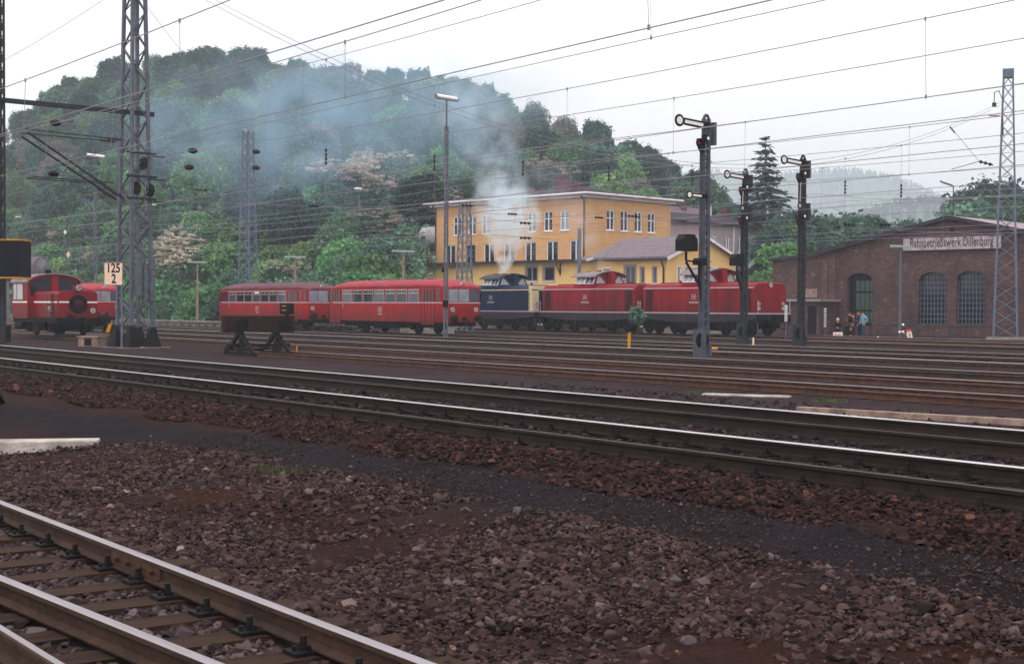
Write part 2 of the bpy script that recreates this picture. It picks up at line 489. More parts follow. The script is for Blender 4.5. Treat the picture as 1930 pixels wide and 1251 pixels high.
def ground_material():
    m = bpy.data.materials.new('ground_soil'); m.use_nodes = True
    t = m.node_tree; b = t.nodes['Principled BSDF']
    b.inputs['Roughness'].default_value = 0.95; b.inputs['Specular IOR Level'].default_value = 0.06
    g = t.nodes.new('ShaderNodeNewGeometry'); sp = t.nodes.new('ShaderNodeSeparateXYZ')
    t.links.new(g.outputs['Position'], sp.inputs[0])
    def noise(sc, det=6, strx=1.0):
        mp = t.nodes.new('ShaderNodeMapping'); mp.inputs['Scale'].default_value = (strx, 1, 1)
        t.links.new(g.outputs['Position'], mp.inputs[0])
        n = t.nodes.new('ShaderNodeTexNoise'); n.inputs['Scale'].default_value = sc; n.inputs['Detail'].default_value = det
        n.inputs['Roughness'].default_value = 0.65
        t.links.new(mp.outputs[0], n.inputs['Vector']); return n
    def math_(op, a, bb):
        n = t.nodes.new('ShaderNodeMath'); n.operation = op
        for i, x in enumerate((a, bb)):
            if isinstance(x, (int, float)): n.inputs[i].default_value = x
            else: t.links.new(x, n.inputs[i])
        return n.outputs[0]
    # the cinder path is wider further to the left (away)
    left = math_('MULTIPLY', math_('MAXIMUM', math_('SUBTRACT', math_('MULTIPLY', sp.outputs['X'], -1.0), 15.0), 0.0), 0.09)
    inpath = math_('LESS_THAN', sp.outputs['Y'], 8.6)
    yy = math_('ADD', sp.outputs['Y'], math_('MULTIPLY', math_('SUBTRACT', noise(0.9, 6, 0.5).outputs['Fac'], 0.5), 2.2))
    yy = math_('ADD', yy, math_('MULTIPLY', left, inpath))
    f = math_('DIVIDE', yy, 30.0)
    cr = t.nodes.new('ShaderNodeValToRGB'); t.links.new(f, cr.inputs[0])
    E = [(0.0, S(58, 48, 46)), (4.6, S(60, 48, 46)), (5.8, S(62, 40, 36)), (6.6, S(64, 46, 44)), (7.5, S(46, 40, 44)), (8.5, S(42, 38, 44)), (8.8, S(62, 44, 40)),
         (11.5, S(60, 44, 42)), (13, S(50, 40, 46)), (15.5, S(54, 44, 46)), (17.5, S(66, 56, 60)), (21, S(70, 58, 60)), (25, S(66, 52, 52)), (29.9, S(74, 60, 62))]
    cr.color_ramp.elements[0].position = 0; cr.color_ramp.elements[0].color = E[0][1]
    cr.color_ramp.elements[1].position = E[-1][0] / 30; cr.color_ramp.elements[1].color = E[-1][1]
    E = [(p, (c[0] * .6, c[1] * .54, c[2] * .62, 1)) for p, c in E]
    cr.color_ramp.elements[0].color = E[0][1]; cr.color_ramp.elements[1].color = E[-1][1]
    for p, c in E[1:-1]:
        e = cr.color_ramp.elements.new(p / 30); e.color = c
    pm = noise(0.55, 5, 0.6); pr = t.nodes.new('ShaderNodeMapRange'); pr.inputs[1].default_value = .5; pr.inputs[2].default_value = .62; t.links.new(pm.outputs['Fac'], pr.inputs[0])
    yb = t.nodes.new('ShaderNodeMapRange'); yb.inputs[1].default_value = 7.6; yb.inputs[2].default_value = 6.8; t.links.new(yy, yb.inputs[0])
    ya = t.nodes.new('ShaderNodeMapRange'); ya.inputs[1].default_value = 4.6; ya.inputs[2].default_value = 5.3; t.links.new(sp.outputs['Y'], ya.inputs[0])
    rp = t.nodes.new('ShaderNodeMixRGB'); t.links.new(math_('MULTIPLY', math_('MULTIPLY', pr.outputs[0], yb.outputs[0]), ya.outputs[0]), rp.inputs[0]); t.links.new(cr.outputs[0], rp.inputs[1]); rp.inputs[2].default_value = (.036, .013, .009, 1)
    # grit speckle and dirt patches
    n1 = noise(38, 8); n2 = noise(2.2, 6); n3 = noise(0.35, 5)
    def mul(col, fac, lo, hi):
        mr = t.nodes.new('ShaderNodeMapRange'); mr.inputs[1].default_value = 0.3; mr.inputs[2].default_value = 0.7
        mr.inputs[3].default_value = lo; mr.inputs[4].default_value = hi
        t.links.new(fac, mr.inputs[0])
        x = t.nodes.new('ShaderNodeMixRGB'); x.blend_type = 'MULTIPLY'; x.inputs[0].default_value = 1
        t.links.new(col, x.inputs[1]); t.links.new(mr.outputs[0], x.inputs[2]); return x.outputs[0]
    c = mul(rp.outputs[0], n1.outputs['Fac'], 0.45, 1.55)
    c = mul(c, n2.outputs['Fac'], 0.7, 1.3)
    c = mul(c, n3.outputs['Fac'], 0.8, 1.2)
    t.links.new(c, b.inputs['Base Color'])
    vo = t.nodes.new('ShaderNodeTexVoronoi'); vo.inputs['Scale'].default_value = 22
    t.links.new(g.outputs['Position'], vo.inputs['Vector'])
    hsum = math_('ADD', n1.outputs['Fac'], math_('MULTIPLY', vo.outputs['Distance'], 0.9))
    bp = t.nodes.new('ShaderNodeBump'); bp.inputs['Strength'].default_value = 0.9; bp.inputs['Distance'].default_value = 0.03
    t.links.new(hsum, bp.inputs['Height']); t.links.new(bp.outputs[0], b.inputs['Normal'])
    MATS['ground_soil'] = m
ground_material()

ys = sorted(set([-80, -20, 0, 2, 4] + list(np.arange(4.5, 20, 0.25)) + [22, 26, 30, 40, 60, 100, 200, 500, 1200, 3000]))
xs = [-2500, -900, -400, -200, -120, -80] + list(np.arange(-60, 12, 0.8)) + [20, 60, 200, 800, 2500]
gv, gf = [], []
for j, y in enumerate(ys):
    for x in xs:
        wob = 0.02 * math.sin(x * 1.7 + y * 0.9) + 0.015 * math.sin(x * 3.1 - y * 2.3) if 4.6 < y < 9 else 0
        gv.append((x, y, gz(y) + wob))
nx = len(xs)
for j in range(len(ys) - 1):
    for i in range(nx - 1):
        gf.append((j * nx + i, j * nx + i + 1, (j + 1) * nx + i + 1, (j + 1) * nx + i))
gme = from_arrays('ground', gv, gf, 'ground_soil', True)
tag(link_mesh('ground', gme), kind='structure')

# ------------------------------------------------------------------ tracks
RAILP = [(-.0625, -.149), (-.0625, -.138), (-.012, -.118), (-.009, -.05), (-.033, -.036), (-.0335, -.010), (-.024, 0), (.018, 0), (.031, -.009), (.0335, -.036), (.009, -.05), (.012, -.118), (.0625, -.138), (.0625, -.149)]
def rail_mb(x0, x1, yc, zt, g, slope=0.0, tilt=0.025):
    """g=+1: the gauge side (shiny corner) lies towards +y"""
    mb = MB(); n = len(RAILP)
    segs = np.linspace(x0, x1, 2 + int(abs(x1 - x0) / 25))
    for part in range(1):
        rings = []
        for x in segs:
            ring = []
            for y, z in RAILP:
                z2 = z + 0.149; y2 = y * g
                yr = y2 * math.cos(tilt) + z2 * math.sin(tilt) * g
                zr = z2 * math.cos(tilt) - y2 * math.sin(tilt) * g
                ring.append((x, yc + slope * (x - x0) + yr, zt - 0.149 + zr))
            rings.append(ring)
        vs = [p for r in rings for p in r]; 
        for k in range(n):
            fs = []
            for i in range(len(rings) - 1):
                a, b = i * n + k, i * n + (k + 1) % n
                fs.append((a, b, b + n, a + n))
            mi = 1 if k in (6, 7) else 0
            o = len(mb.v)
            mb.add(vs, fs, mi) if k == 0 else None
            if k > 0:
                for f in fs: mb.f.append(f); mb.m.append(mi); mb.s.append(False)
        mb.add(rings[0], [tuple(range(n))], 0); mb.add(rings[-1], [tuple(range(n - 1, -1, -1))], 0)
    return mb
def fastening_mb():
    mb = MB()
    mb.bx(-.08, .08, -.19, .19, -.02, .008, 0)
    for s in (-1, 1):
        mb.bx(-.05, .05, s * .065 - .012, s * .065 + .045 * s + .012, .008, .035, 0)
        mb.rod((0, s * .1, .0), (0, s * .1, .055), .026, n=6, mi=0, smooth=False)
        mb.rod((0, s * .1, .055), (0, s * .1, .088), .02, n=8, mi=0)
        mb.rod((0, s * .155, .0), (0, s * .155, .035), .016, n=6, mi=0, smooth=False)
    return mb
fast_me = None
def track(label, yc, zt, x0, x1, side, top, sleepers=None, fast=True, smat='sleeper_wood', group=None, name='railway_track', near=None):
    global fast_me
    t = thing(name, label, 'railway track', (0, 0, 0), 0, group)
    for g, yo in ((1, -.7535), (-1, .7535)):
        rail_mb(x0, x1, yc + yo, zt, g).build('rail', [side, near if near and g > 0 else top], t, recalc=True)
    if sleepers:
        a, b, sp = sleepers
        me = None; k = 0; x = a
        while x < b:
            k += 1
            if me is None:
                mb = MB(); mb.bx(-.13, .13, -1.3, 1.3, -.16, 0, 0)
                so = mb.build('sleeper', smat, t, bevel=0); me = so.data
            else:
                so = bpy.data.objects.new('sleeper', me); COL.objects.link(so); so.parent = t
            so.location = (x, yc + rnd.uniform(-.03, .03), zt - .172); so.rotation_euler = (0, 0, rnd.uniform(-.02, .02))
            if fast:
                for yo in (-.7535, .7535):
                    if fast_me is None:
                        fo = fastening_mb().build('rail_fastening', 'bolt_steel', so); fast_me = fo.data
                    else:
                        fo = bpy.data.objects.new('rail_fastening', fast_me); COL.objects.link(fo); fo.parent = so
                    fo.location = (0, yo, .016)
            x += sp
    return t
# nearest track with a turnout rail (its sleepers are the ones in plain view)
T0Y = 3.1
t0 = track('nearest track with wooden sleepers and three shiny rails in the front corner', T0Y, 0.0, -150, 14, 'rail_rust', 'rail_head', (-16.4, -3.0, .62))
rail_mb(-30, 3, 2.79 - .07 * 20.6, 0.0, -1, 0.07).build('rail', ['rail_rust', 'rail_head'], t0)
mb = MB()
mb.bx(-.45, .45, -.02, 0, -.125, -.03, 0); mb.bx(-.45, .45, -.035, -.02, -.13, -.11, 0)
for k in range(4): mb.rod((-.33 + .22 * k, -.02, -.077), (-.33 + .22 * k, -.055, -.077), .02, n=6, mi=0)
mb.build('fishplate', 'rail_rust_bright', t0, (-9.75, T0Y + .7535 - .012, 0))
T1 = track('nearer of the two shiny main tracks on brown ballast', 10.65, .34, -220, 12, 'rail_dark', 'rail_polished', (-58, 0.5, .63), near='rail_no_glint')
T2 = track('second shiny main track behind the nearer one', 14.15, .34, -220, 14, 'rail_dark', 'rail_polished', (-50, -4, .66), fast=False, near='rail_no_glint')
XB = atY(479, 24.6)      # the buffer stop closes the first siding
track('rusty siding that ends at the black buffer stop', 24.9, 0.0, XB - 1.2, 25, 'rail_rust_bright', 'rail_worn', (XB - .4, -2, .65), fast=False)
track('rusty siding in front of the tall front semaphore', 29.4, 0.0, -240, 25, 'rail_rust_bright', 'rail_worn')
track('brown siding running just in front of the foot of the tallest semaphore', 33.9, 0.0, -240, 25, 'rail_rust', 'rail_worn')
track('yard track with a bright rail just behind the foot of the tallest semaphore', 40.0, 0.0, -240, 25, 'rail_rust', 'rail_polished')
track('worn yard track running in front of the red railcars', 44.3, 0.0, -240, 25, 'rail_rust', 'rail_worn')
track('yard track carrying the two coupled red railcars', 48.5, 0.0, -240, 25, 'rail_rust', 'rail_worn')
track('yard track between the railcars and the diesel engines', 57.6, 0.0, -88, 25, 'rail_rust', 'rail_worn')
track('yard track carrying the blue and the two red diesel engines', 64.6, 0.0, -240, 25, 'rail_rust_bright', 'rail_worn')
track('rearmost rusty track in front of the brick engine shed', 69.6, 0.0, -62, 25, 'rail_rust_bright', 'rail_worn')
track('short stub track under the small red shunter', 26.8, 0.0, -160, -70, 'rail_rust_bright', 'rail_worn')

# ------------------------------------------------------------------ loose stones
def rock_templates(n=12, seed=3):
    r = np.random.default_rng(seed); out = []
    for _ in range(n):
        bm = bmesh.new()
        for _ in range(11):
            p = r.normal(size=3); p /= np.linalg.norm(p); p *= r.uniform(.7, 1.2)
            bm.verts.new((p[0] * 1.15, p[1] * .9, p[2] * .75))
        res = bmesh.ops.convex_hull(bm, input=bm.verts[:])
        bmesh.ops.delete(bm, geom=[v for v in bm.verts if not v.link_faces], context='VERTS')
        bmesh.ops.triangulate(bm, faces=bm.faces[:])
        bm.verts.index_update()
        out.append((np.array([v.co[:] for v in bm.verts]), np.array([[v.index for v in f.verts] for f in bm.faces])))
        bm.free()
    return out
ROCKS = rock_templates()
def rock_field(P, size, name, m):
    P = np.asarray(P); N = len(P)
    tid = nrg.integers(0, len(ROCKS), N); Vs, Fs = [], []; off = 0
    for k, (tv, tf) in enumerate(ROCKS):
        idx = np.where(tid == k)[0]; n = len(idx)
        if n == 0: continue
        a = nrg.uniform(0, 2 * np.pi, n); b = nrg.normal(0, .45, n)
        s = size[idx]
        ca, sa, cb, sb = np.cos(a), np.sin(a), np.cos(b), np.sin(b)
        x, y, z = [np.broadcast_to(tv[:, i], (n, len(tv))) for i in range(3)]
        z2 = z * cb[:, None] + y * sb[:, None]; y2 = y * cb[:, None] - z * sb[:, None]
        x3 = x * ca[:, None] - y2 * sa[:, None]; y3 = x * sa[:, None] + y2 * ca[:, None]
        V = np.stack([x3, y3, z2], -1) * s[:, None, None] + P[idx][:, None, :]
        Vs.append(V.reshape(-1, 3))
        Fs.append((tf[None] + (np.arange(n) * len(tv))[:, None, None] + off).reshape(-1, 3)); off += n * len(tv)
    return link_mesh(name, from_arrays(name, np.concatenate(Vs), np.concatenate(Fs), m))
islandmat('stone_mixed', [(0, S(46, 38, 38)), (.3, S(66, 52, 48)), (.55, S(84, 66, 60)), (.75, S(88, 76, 74)), (.93, S(104, 84, 76)), (.98, S(112, 106, 110)), (1, S(150, 126, 112))])
islandmat('stone_brown', [(0, S(40, 30, 31)), (.4, S(56, 41, 39)), (.7, S(68, 50, 47)), (.93, S(82, 60, 54)), (1, S(124, 84, 68))])
islandmat('stone_purple', [(0, S(36, 30, 36)), (.5, S(56, 44, 48)), (.85, S(72, 58, 62)), (1, S(104, 90, 96))])
islandmat('stone_grey', [(0, S(50, 44, 45)), (.4, S(78, 68, 67)), (.8, S(102, 93, 94)), (1, S(134, 124, 125))])
def sample(n, z0, z1, ulim=.41):
    u = nrg.uniform(-ulim, ulim, n); Z = np.sqrt(nrg.uniform(z0 * z0, z1 * z1, n))
    U = u * Z
    return U * st - Z * ct, U * ct + Z * st, Z
def patchy(x, y, s=1.0):
    return np.sin(x * 1.3 * s + 2 * np.sin(y * .7 * s)) * .5 + np.sin(y * 1.9 * s + 1.7 * np.sin(x * .9 * s)) * .5
SL0 = -16.4
def clear_of_rails(x, y):
    ok = np.ones(len(x), bool)
    for ry in (T0Y - .7535, T0Y + .7535, 9.9, 11.4, 13.4, 14.9): ok &= np.abs(y - ry) > .085
    ok &= np.abs(y - (2.79 + .07 * (x + 9.4))) > .085
    return ok
gzv = lambda y: np.interp(y, GY, GZ)
# foreground
x, y, Z = sample(300000, 6.3, 19)
p = np.where(y < 4.5, .95, np.where(y < 7.2, .85, .2))
left = np.maximum(-x - 15, 0) * .09
edge = y + left + .35 * patchy(x, y) + .5 * patchy(x + 3, y * 1.7, 2.3) + nrg.normal(0, .2, len(x))
p = np.where((edge > 7.4) & (y < 8.6), .34 + .5 * np.clip((8.0 - edge) / .6, 0, 1), np.where((y >= 4.5) & (y < 8.6), .92 - .72 * np.clip((patchy(x, y, .75) + .25 * patchy(y, x, 2.6) - .1) / .25, 0, 1) * ((y > 4.9) & (y < 7.7)), p))
p = np.where(y > 8.62, 0, p) * np.clip(9.5 / Z, .35, 1)
k = (nrg.random(len(x)) < p) & clear_of_rails(x, y)
onsl = (np.abs(y - T0Y) < 1.3) & (np.abs(((x - SL0 + .31) % .62) - .31) < .15) & (x < -2.9) & (x > -16.6)
k &= ~(onsl & (nrg.random(len(x)) < .96))
x, y, Z = x[k], y[k], Z[k]
sz = np.clip(nrg.lognormal(math.log(.0165), .5, len(x)), .006, .07) * np.where(y < 4.4, 1.1, 1)
sz = np.where((y + np.maximum(-x - 15, 0) * .09 > 7.6), sz * .45, sz)
inb = (np.abs(y - T0Y) < .72)
Pz = gzv(y) + np.where(inb, nrg.uniform(-.03, .012, len(x)), nrg.uniform(-.012, .025, len(x)))
mix = inb & (nrg.random(len(x)) < .6)
tag(rock_field(np.stack([x, y, Pz], -1)[~mix], sz[~mix], 'gravel', 'stone_mixed'), 'mixed brown and grey stones strewn over the ground in front', kind='stuff')
tag(rock_field(np.stack([x, y, Pz], -1)[mix], sz[mix], 'gravel', 'stone_grey'), 'pale grey stones lying between the nearest sleepers', kind='stuff')
# the brown shoulder of the main tracks
x, y, Z = sample(520000, 9, 42)
p = np.where((y > 8.55 + .18 * patchy(x, y, 1.5)) & (y < 9.85), 1.0, 0) * np.clip((15 / Z) ** 1.2, .1, 1)
k = (nrg.random(len(x)) < p) & clear_of_rails(x, y)
x, y, Z = x[k], y[k], Z[k]
sz = np.clip(nrg.lognormal(math.log(.024), .38, len(x)), .012, .055) * np.clip(Z / 17, 1, 1.6)
tag(rock_field(np.stack([x, y, gzv(y) + nrg.uniform(-.02, .03, len(x))], -1), sz, 'gravel', 'stone_brown'), 'rust brown ballast shoulder along the nearer main track', kind='stuff')
x, y, Z = sample(160000, 13, 36)
p = np.where(((y > 11.55) & (y < 13.25)), .9, np.where((y > 10.05) & (y < 11.3), .45, np.where((y > 15.05) & (y < 22), .12, 0))) * np.clip((17 / Z) ** 1.1, .1, 1)
k = (nrg.random(len(x)) < p) & clear_of_rails(x, y)
x, y, Z = x[k], y[k], Z[k]
sz = np.clip(nrg.lognormal(math.log(.026), .35, len(x)), .018, .07) * np.clip(Z / 18, 1, 1.5)
tag(rock_field(np.stack([x, y, gzv(y) + nrg.uniform(-.02, .025, len(x))], -1), sz, 'gravel', 'stone_purple'), 'dark ballast between and behind the two main tracks', kind='stuff')

# concrete slabs, trough lids, small loose things
def ground_pt(px, py, z=-.18):
    Z = (CAM_H - z) * F_PX / (py - yh(px)); X, Y = atZ(px, Z); return X, Y, Z
def slab(name, label, cat, a, b, wid, h, m, z=-.18, ends=True):
    A = Vector(ground_pt(*a, z)[:2]); B = Vector(ground_pt(*b, z)[:2]); d = B - A
    o = MB().bx(0, d.length, -wid / 2, wid / 2, -.15, h, 0).build(name, m, None, (A.x, A.y, z), bevel=.012)
    o.rotation_euler = (0, 0, math.atan2(d.y, d.x)); return tag(o, label, cat)
slab('concrete_slab', 'pale concrete block lying on the cinders at the left edge', 'concrete slab', (-120, 846), (186, 842), .42, .1, 'concrete_pale', z=-.12)
slab('concrete_slab', 'flat pinkish slab left of the long cable cover beyond the main tracks', 'concrete slab', (1326, 742), (1490, 747), .3, .012, 'concrete_pale', z=-.15)
slab('cable_trough_cover', 'long pinkish concrete strip beside the second main track', 'cable trough', (1505, 769), (2050, 800), .17, .03, 'concrete_pink', z=-.09)
for px, py, r, m, lab in ((716, 676, .09, 'stone_p', 'pinkish stone lying in front of the two red railcars'), (281, 829, .045, 'stone_w', 'white stone on the cinders right of the concrete block'),
                    (238, 912, .05, 'stone_w2', 'rust coloured stone near the left of the gravel'), (342, 1010, .05, 'stone_g', 'bluish grey stone beyond the nearest track')):
    if m not in MATS: mat(m, S(200, 160, 138) if m == 'stone_p' else S(214, 204, 196) if m == 'stone_w' else S(150, 100, 76) if m == 'stone_w2' else S(128, 128, 140), S(150, 130, 118), 14, .9, bump=.3)
    X, Y, Z = ground_pt(px, py, gz(7) if py > 800 else -.15)
    tv, tf = ROCKS[rnd.randrange(12)]
    tag(link_mesh('stone', from_arrays('stone', tv * r, tf, m), None, (X, Y, gz(Y) + r * .4)), lab, 'stone')
def tuft(px, py, wid, lab):
    X, Y, Z = ground_pt(px, py, -.12); z0 = gz(Y); V, Q = [], []
    for i in range(int(160 * wid)):
        a = rnd.uniform(0, 6.28); r = wid * math.sqrt(rnd.random()) * .5; h = rnd.uniform(.02, .09)
        bx, by = r * math.cos(a) , r * math.sin(a) * .5; dx, dy = rnd.uniform(-.05, .05), rnd.uniform(-.05, .05); wd = rnd.uniform(.005, .012)
        o = len(V); an = rnd.uniform(0, 3.1); ux, uy = math.cos(an) * wd, math.sin(an) * wd
        V += [(bx - ux, by - uy, -.01), (bx + ux, by + uy, -.01), (bx + ux * .3 + dx, by + uy * .3 + dy, h), (bx - ux * .3 + dx, by - uy * .3 + dy, h)]
        Q.append((o, o + 1, o + 2, o + 3))
    o = link_mesh('grass_tuft', from_arrays('grass_tuft', V, Q, 'grass_blade'), None, (X, Y, z0)); o.rotation_euler = (0, 0, TH)
    tag(o, lab, 'grass tuft')
tuft(528, 904, .75, 'bright green grass tuft on the dark cinder path')
tuft(1334, 738, .9, 'low green grass beside the flat pinkish slab')
tuft(1563, 753, .8, 'green grass tuft above the long pinkish cable cover')
tuft(1722, 774, .6, 'small green weed right of the grass tuft by the cable cover')

# ------------------------------------------------------------------ hillside
PXT = [-900, -300, 0, 200, 400, 600, 800, 1000, 1150, 1310, 1500, 1800, 2300]
PXY = [-900, -300, 0, 40, 75, 110, 160, 220, 280, 400, 480, 600, 760, 850, 920, 1000, 1100, 1190, 1310, 1500, 1800, 2300]
ZRT = [420, 360, 335, 320, 310, 295, 280, 262, 245, 225, 230, 260, 300]        # distance of the ridge
YRT = [265, 250, 214, 194, 168, 150, 134, 110, 95, 84, 94, 112, 120, 130, 152, 190, 228, 254, 332, 470, 470, 480]        # where its tree tops stand in the photo
ZBT = [420, 300, 192, 160, 138, 122, 112, 150, 150, 118, 118, 130, 150]
ZR = lambda px: float(np.interp(px, PXT, ZRT))
ZB = lambda px: float(np.interp(px, [-900, -300, 0, 200, 400, 600, 790, 820, 1000, 1255, 1275, 1480, 1520, 2300], [330, 250, 195, 162, 140, 122, 112, 146, 150, 150, 117, 119, 150, 150]))
def hill_z(px, Z):
    zr, zb = ZR(px), ZB(px)
    ridge = max(zat(px, float(np.interp(px, PXY, YRT)), zr) - 7.0, 0.0)
    t = (Z - zb) / (zr - zb)
    if t <= 0: return -.6
    base = 0.0
    if px > 1255:                      # road terrace below the grey house
        wgt = min(1, (px - 1255) / 15) * max(0, min(1, (1560 - px) / 60))
        base = wgt * float(np.interp(Z, [117, 129, 175], [-.4, 5.0, 6.0]))
    if t <= 1: h = ridge * (t ** 0.85) * (0.85 + .15 * t)
    else: h = ridge * max(0.0, 1 - (t - 1) * 1.6)
    return max(h, base) - .3 + .6 * math.sin(Z * .13 + px * .011)* min(1, t * 5)
mat('hill_ground', S(64, 80, 56), S(92, 106, 72), .12, .95, c3=S(74, 62, 52), c3amt=.6, bump=.4, bscale=.8)
pxs = list(range(-900, 2301, 40)); zsn = 46; hv, hf = [], []
for i, px in enumerate(pxs):
    zb, zr = ZB(px), ZR(px)
    for j in range(zsn):
        Z = zb - 4 + (zr * 1.75 - zb) * j / (zsn - 1)
        X, Y = atZ(px, Z); hv.append((X, Y, hill_z(px, Z)))
for i in range(len(pxs) - 1):
    for j in range(zsn - 1):
        a = i * zsn + j; hf.append((a, a + zsn, a + zsn + 1, a + 1))
tag(link_mesh('hill', from_arrays('hill', hv, hf, 'hill_ground', True)), kind='structure')

# --- tree meshes: lumps of leaf clumps round limbs
def crown_arrays(seed, rx, rz, nb, per, leaf, zc, flat=.0):
    """leaf clumps all through an uneven crown: nb swellings, nb * per leaves"""
    r = np.random.default_rng(seed); N = nb * per
    def dirs(n):
        d = r.normal(size=(n, 3)); return d / np.linalg.norm(d, axis=1)[:, None]
    B = dirs(nb); amp = r.uniform(.5, 1.0, nb); wid = r.uniform(.22, .42, nb)
    d = dirs(N); d[:, 2] = np.where((d[:, 2] < -.55) & (r.random(N) < .7), -d[:, 2], d[:, 2])
    ang = np.arccos(np.clip(d @ B.T, -1, 1)); bump = (amp * np.exp(-(ang / wid) ** 2)).max(1)
    R = .66 + .36 * bump
    q = 1 - np.abs(r.normal(0, .13, N)); q = np.where(r.random(N) < .12, r.uniform(.95, 1.16, N), q)
    pos = d * (R * q)[:, None] * np.array([rx, rx, rz]) + np.array([0, 0, zc]) + r.normal(size=(N, 3)) * .12
    e = d * np.array([1, 1, rx / rz]); nrm = e * .55 + r.normal(size=(N, 3)) * .6 + np.array([0, 0, .3]); nrm /= np.linalg.norm(nrm, axis=1)[:, None]
    t1 = np.cross(nrm, r.normal(size=(N, 3))); t1 /= np.linalg.norm(t1, axis=1)[:, None]; t2 = np.cross(nrm, t1)
    s = leaf * r.uniform(.45, 1.3, N)[:, None]; s2 = s * r.uniform(.4, .9, N)[:, None]
    V = np.stack([pos - t1 * s, pos - t2 * s2 + nrm * s * .2, pos + t1 * s, pos + t2 * s2 - nrm * s * .15], 1).reshape(-1, 3)
    return V, np.arange(len(V)).reshape(-1, 4)
def spray_arrays(seed, rx, rz, zc, n_s=150, per=26):
    """flat blossom sprays sitting on the outside of an uneven crown"""
    r = np.random.default_rng(seed); Vs = []
    lobes = r.normal(size=(6, 3)) * np.array([.5, .5, .35])
    for i in range(n_s):
        c0 = lobes[r.integers(6)]; d = r.normal(size=3); d[2] = abs(d[2]) * .8; d /= np.linalg.norm(d)
        c = (c0 + d * .55 * r.uniform(.7, 1.1)) * np.array([rx, rx, rz]) + np.array([0, 0, zc]); rad = r.uniform(.2, .55)
        a = r.uniform(0, 6.28, per); q = rad * np.sqrt(r.random(per)); st_ = r.uniform(1, 1.5)
        pos = c + np.stack([np.cos(a) * q * st_, np.sin(a) * q, r.normal(0, .06, per) - .25 * q], -1)
        nrm = d * .5 + r.normal(size=(per, 3)) * .4 + np.array([0, 0, .8]); nrm /= np.linalg.norm(nrm, axis=1)[:, None]
        t1 = np.cross(nrm, r.normal(size=(per, 3))); t1 /= np.linalg.norm(t1, axis=1)[:, None]; t2 = np.cross(nrm, t1)
        s = .17 * r.uniform(.5, 1.3, per)[:, None]
        Vs.append(np.stack([pos - t1 * s, pos - t2 * s * .7, pos + t1 * s, pos + t2 * s * .7], 1).reshape(-1, 3))
    V = np.concatenate(Vs); return V, np.arange(len(V)).reshape(-1, 4)
def trunk_mb(seed, h, r0):
    r = random.Random(seed); mb = MB()
    pts = [(0, 0, -.8)]; 
    for k in range(1, 5): pts.append((r.uniform(-.15, .15) * k, r.uniform(-.15, .15) * k, h * k / 4))
    for k in range(4): mb.rod(pts[k], pts[k + 1], r0 * (1 - k * .2), r0 * (.8 - k * .2), 7)
    for k in range(6):
        p = Vector(pts[r.choice((2, 3, 3))]); a = r.uniform(0, 6.28); L = h * r.uniform(.3, .5)
        mb.rod(p, p + Vector((math.cos(a) * L, math.sin(a) * L, L * r.uniform(.6, 1.1))), r0 * .4, r0 * .1, 5)
    return mb
PROTO = {}
def tree_proto(key, seeds, rx, rz, nb, per, leaf, zc, m, trunk):
    PROTO[key] = []
    for s in seeds:
        V, Q = crown_arrays(s, rx, rz, nb, per, leaf, zc)
        PROTO[key].append((from_arrays('crown', V, Q, m), trunk))
TR = trunk_mb(5, 6.0, .22).build('trunk', 'bark'); trunk_me = TR.data; bpy.data.objects.remove(TR)
tree_proto('mid', (1, 2, 3), 4.3, 4.4, 34, 200, .27, 5.4, 'leaf_mid', True)
tree_proto('dark', (4, 5), 4.5, 4.9, 38, 190, .27, 5.8, 'leaf_dark', True)
tree_proto('fresh', (6, 7), 4.1, 4.0, 32, 200, .26, 4.8, 'leaf_fresh', True)
tree_proto('bare', (8, 9), 3.9, 4.6, 40, 70, .24, 5.4, 'leaf_bare', True)
tree_proto('cream', (10, 11), 3.3, 2.7, 44, 60, .23, 4.0, 'leaf_mid', True)
SPRAY = [from_arrays('blossom', *spray_arrays(k, 4.0, 3.4, 4.4), 'leaf_cream') for k in (31, 32, 33)]
tree_proto('bush', (12, 13, 14), 2.3, 1.7, 24, 150, .18, 1.1, 'leaf_fresh', False)
tree_proto('bush_dark', (15, 16), 2.3, 1.8, 24, 150, .18, 1.2, 'leaf_mid', False)
def spruce_arrays(seed, h, r0):
    r = np.random.default_rng(seed); Vs = []
    lev = 26
    for k in range(lev):
        f = k / (lev - 1); z = h * (.1 + .9 * f); rad = r0 * (1 - f) ** .85 * r.uniform(.8, 1.1) + .15
        nb = max(4, int(13 * (1 - f) + 4))
        for b in range(nb):
            a = 6.283 * (b + r.uniform(-.3, .3)) / nb + k; rr = rad * r.uniform(.75, 1.1)
            n = max(6, int(rr * 19))
            q = r.uniform(.15, 1, n); px_ = np.stack([np.cos(a) * rr * q, np.sin(a) * rr * q, z - .38 * rr * q + .15 * rr * q ** 3], -1) + r.normal(size=(n, 3)) * .1
            nr = r.normal(size=(n, 3)) * .5 + np.array([0, 0, 1]); nr /= np.linalg.norm(nr, axis=1)[:, None]
            t1 = np.array([math.cos(a), math.sin(a), -.3]) + r.normal(size=(n, 3)) * .4; t2 = np.cross(nr, t1)
            s = r.uniform(.18, .38, n)[:, None]
            Vs.append(np.stack([px_ - t1 * s, px_ - t2 * s * .4, px_ + t1 * s, px_ + t2 * s * .4], 1).reshape(-1, 3))
    V = np.concatenate(Vs); return V, np.arange(len(V)).reshape(-1, 4)
_t = MB().rod((0, 0, -.5), (0, 0, 17.5), .3, .03, 8).build('trunk', 'bark'); spruce_trunk = _t.data; bpy.data.objects.remove(_t)
PROTO['spruce'] = [(from_arrays('crown', *spruce_arrays(21, 18, 4.4), 'needle'), True)]
tree_proto('weed', (41,), 3.0, 3.6, 16, 14, .6, 5.4, 'leaf_mid', True)
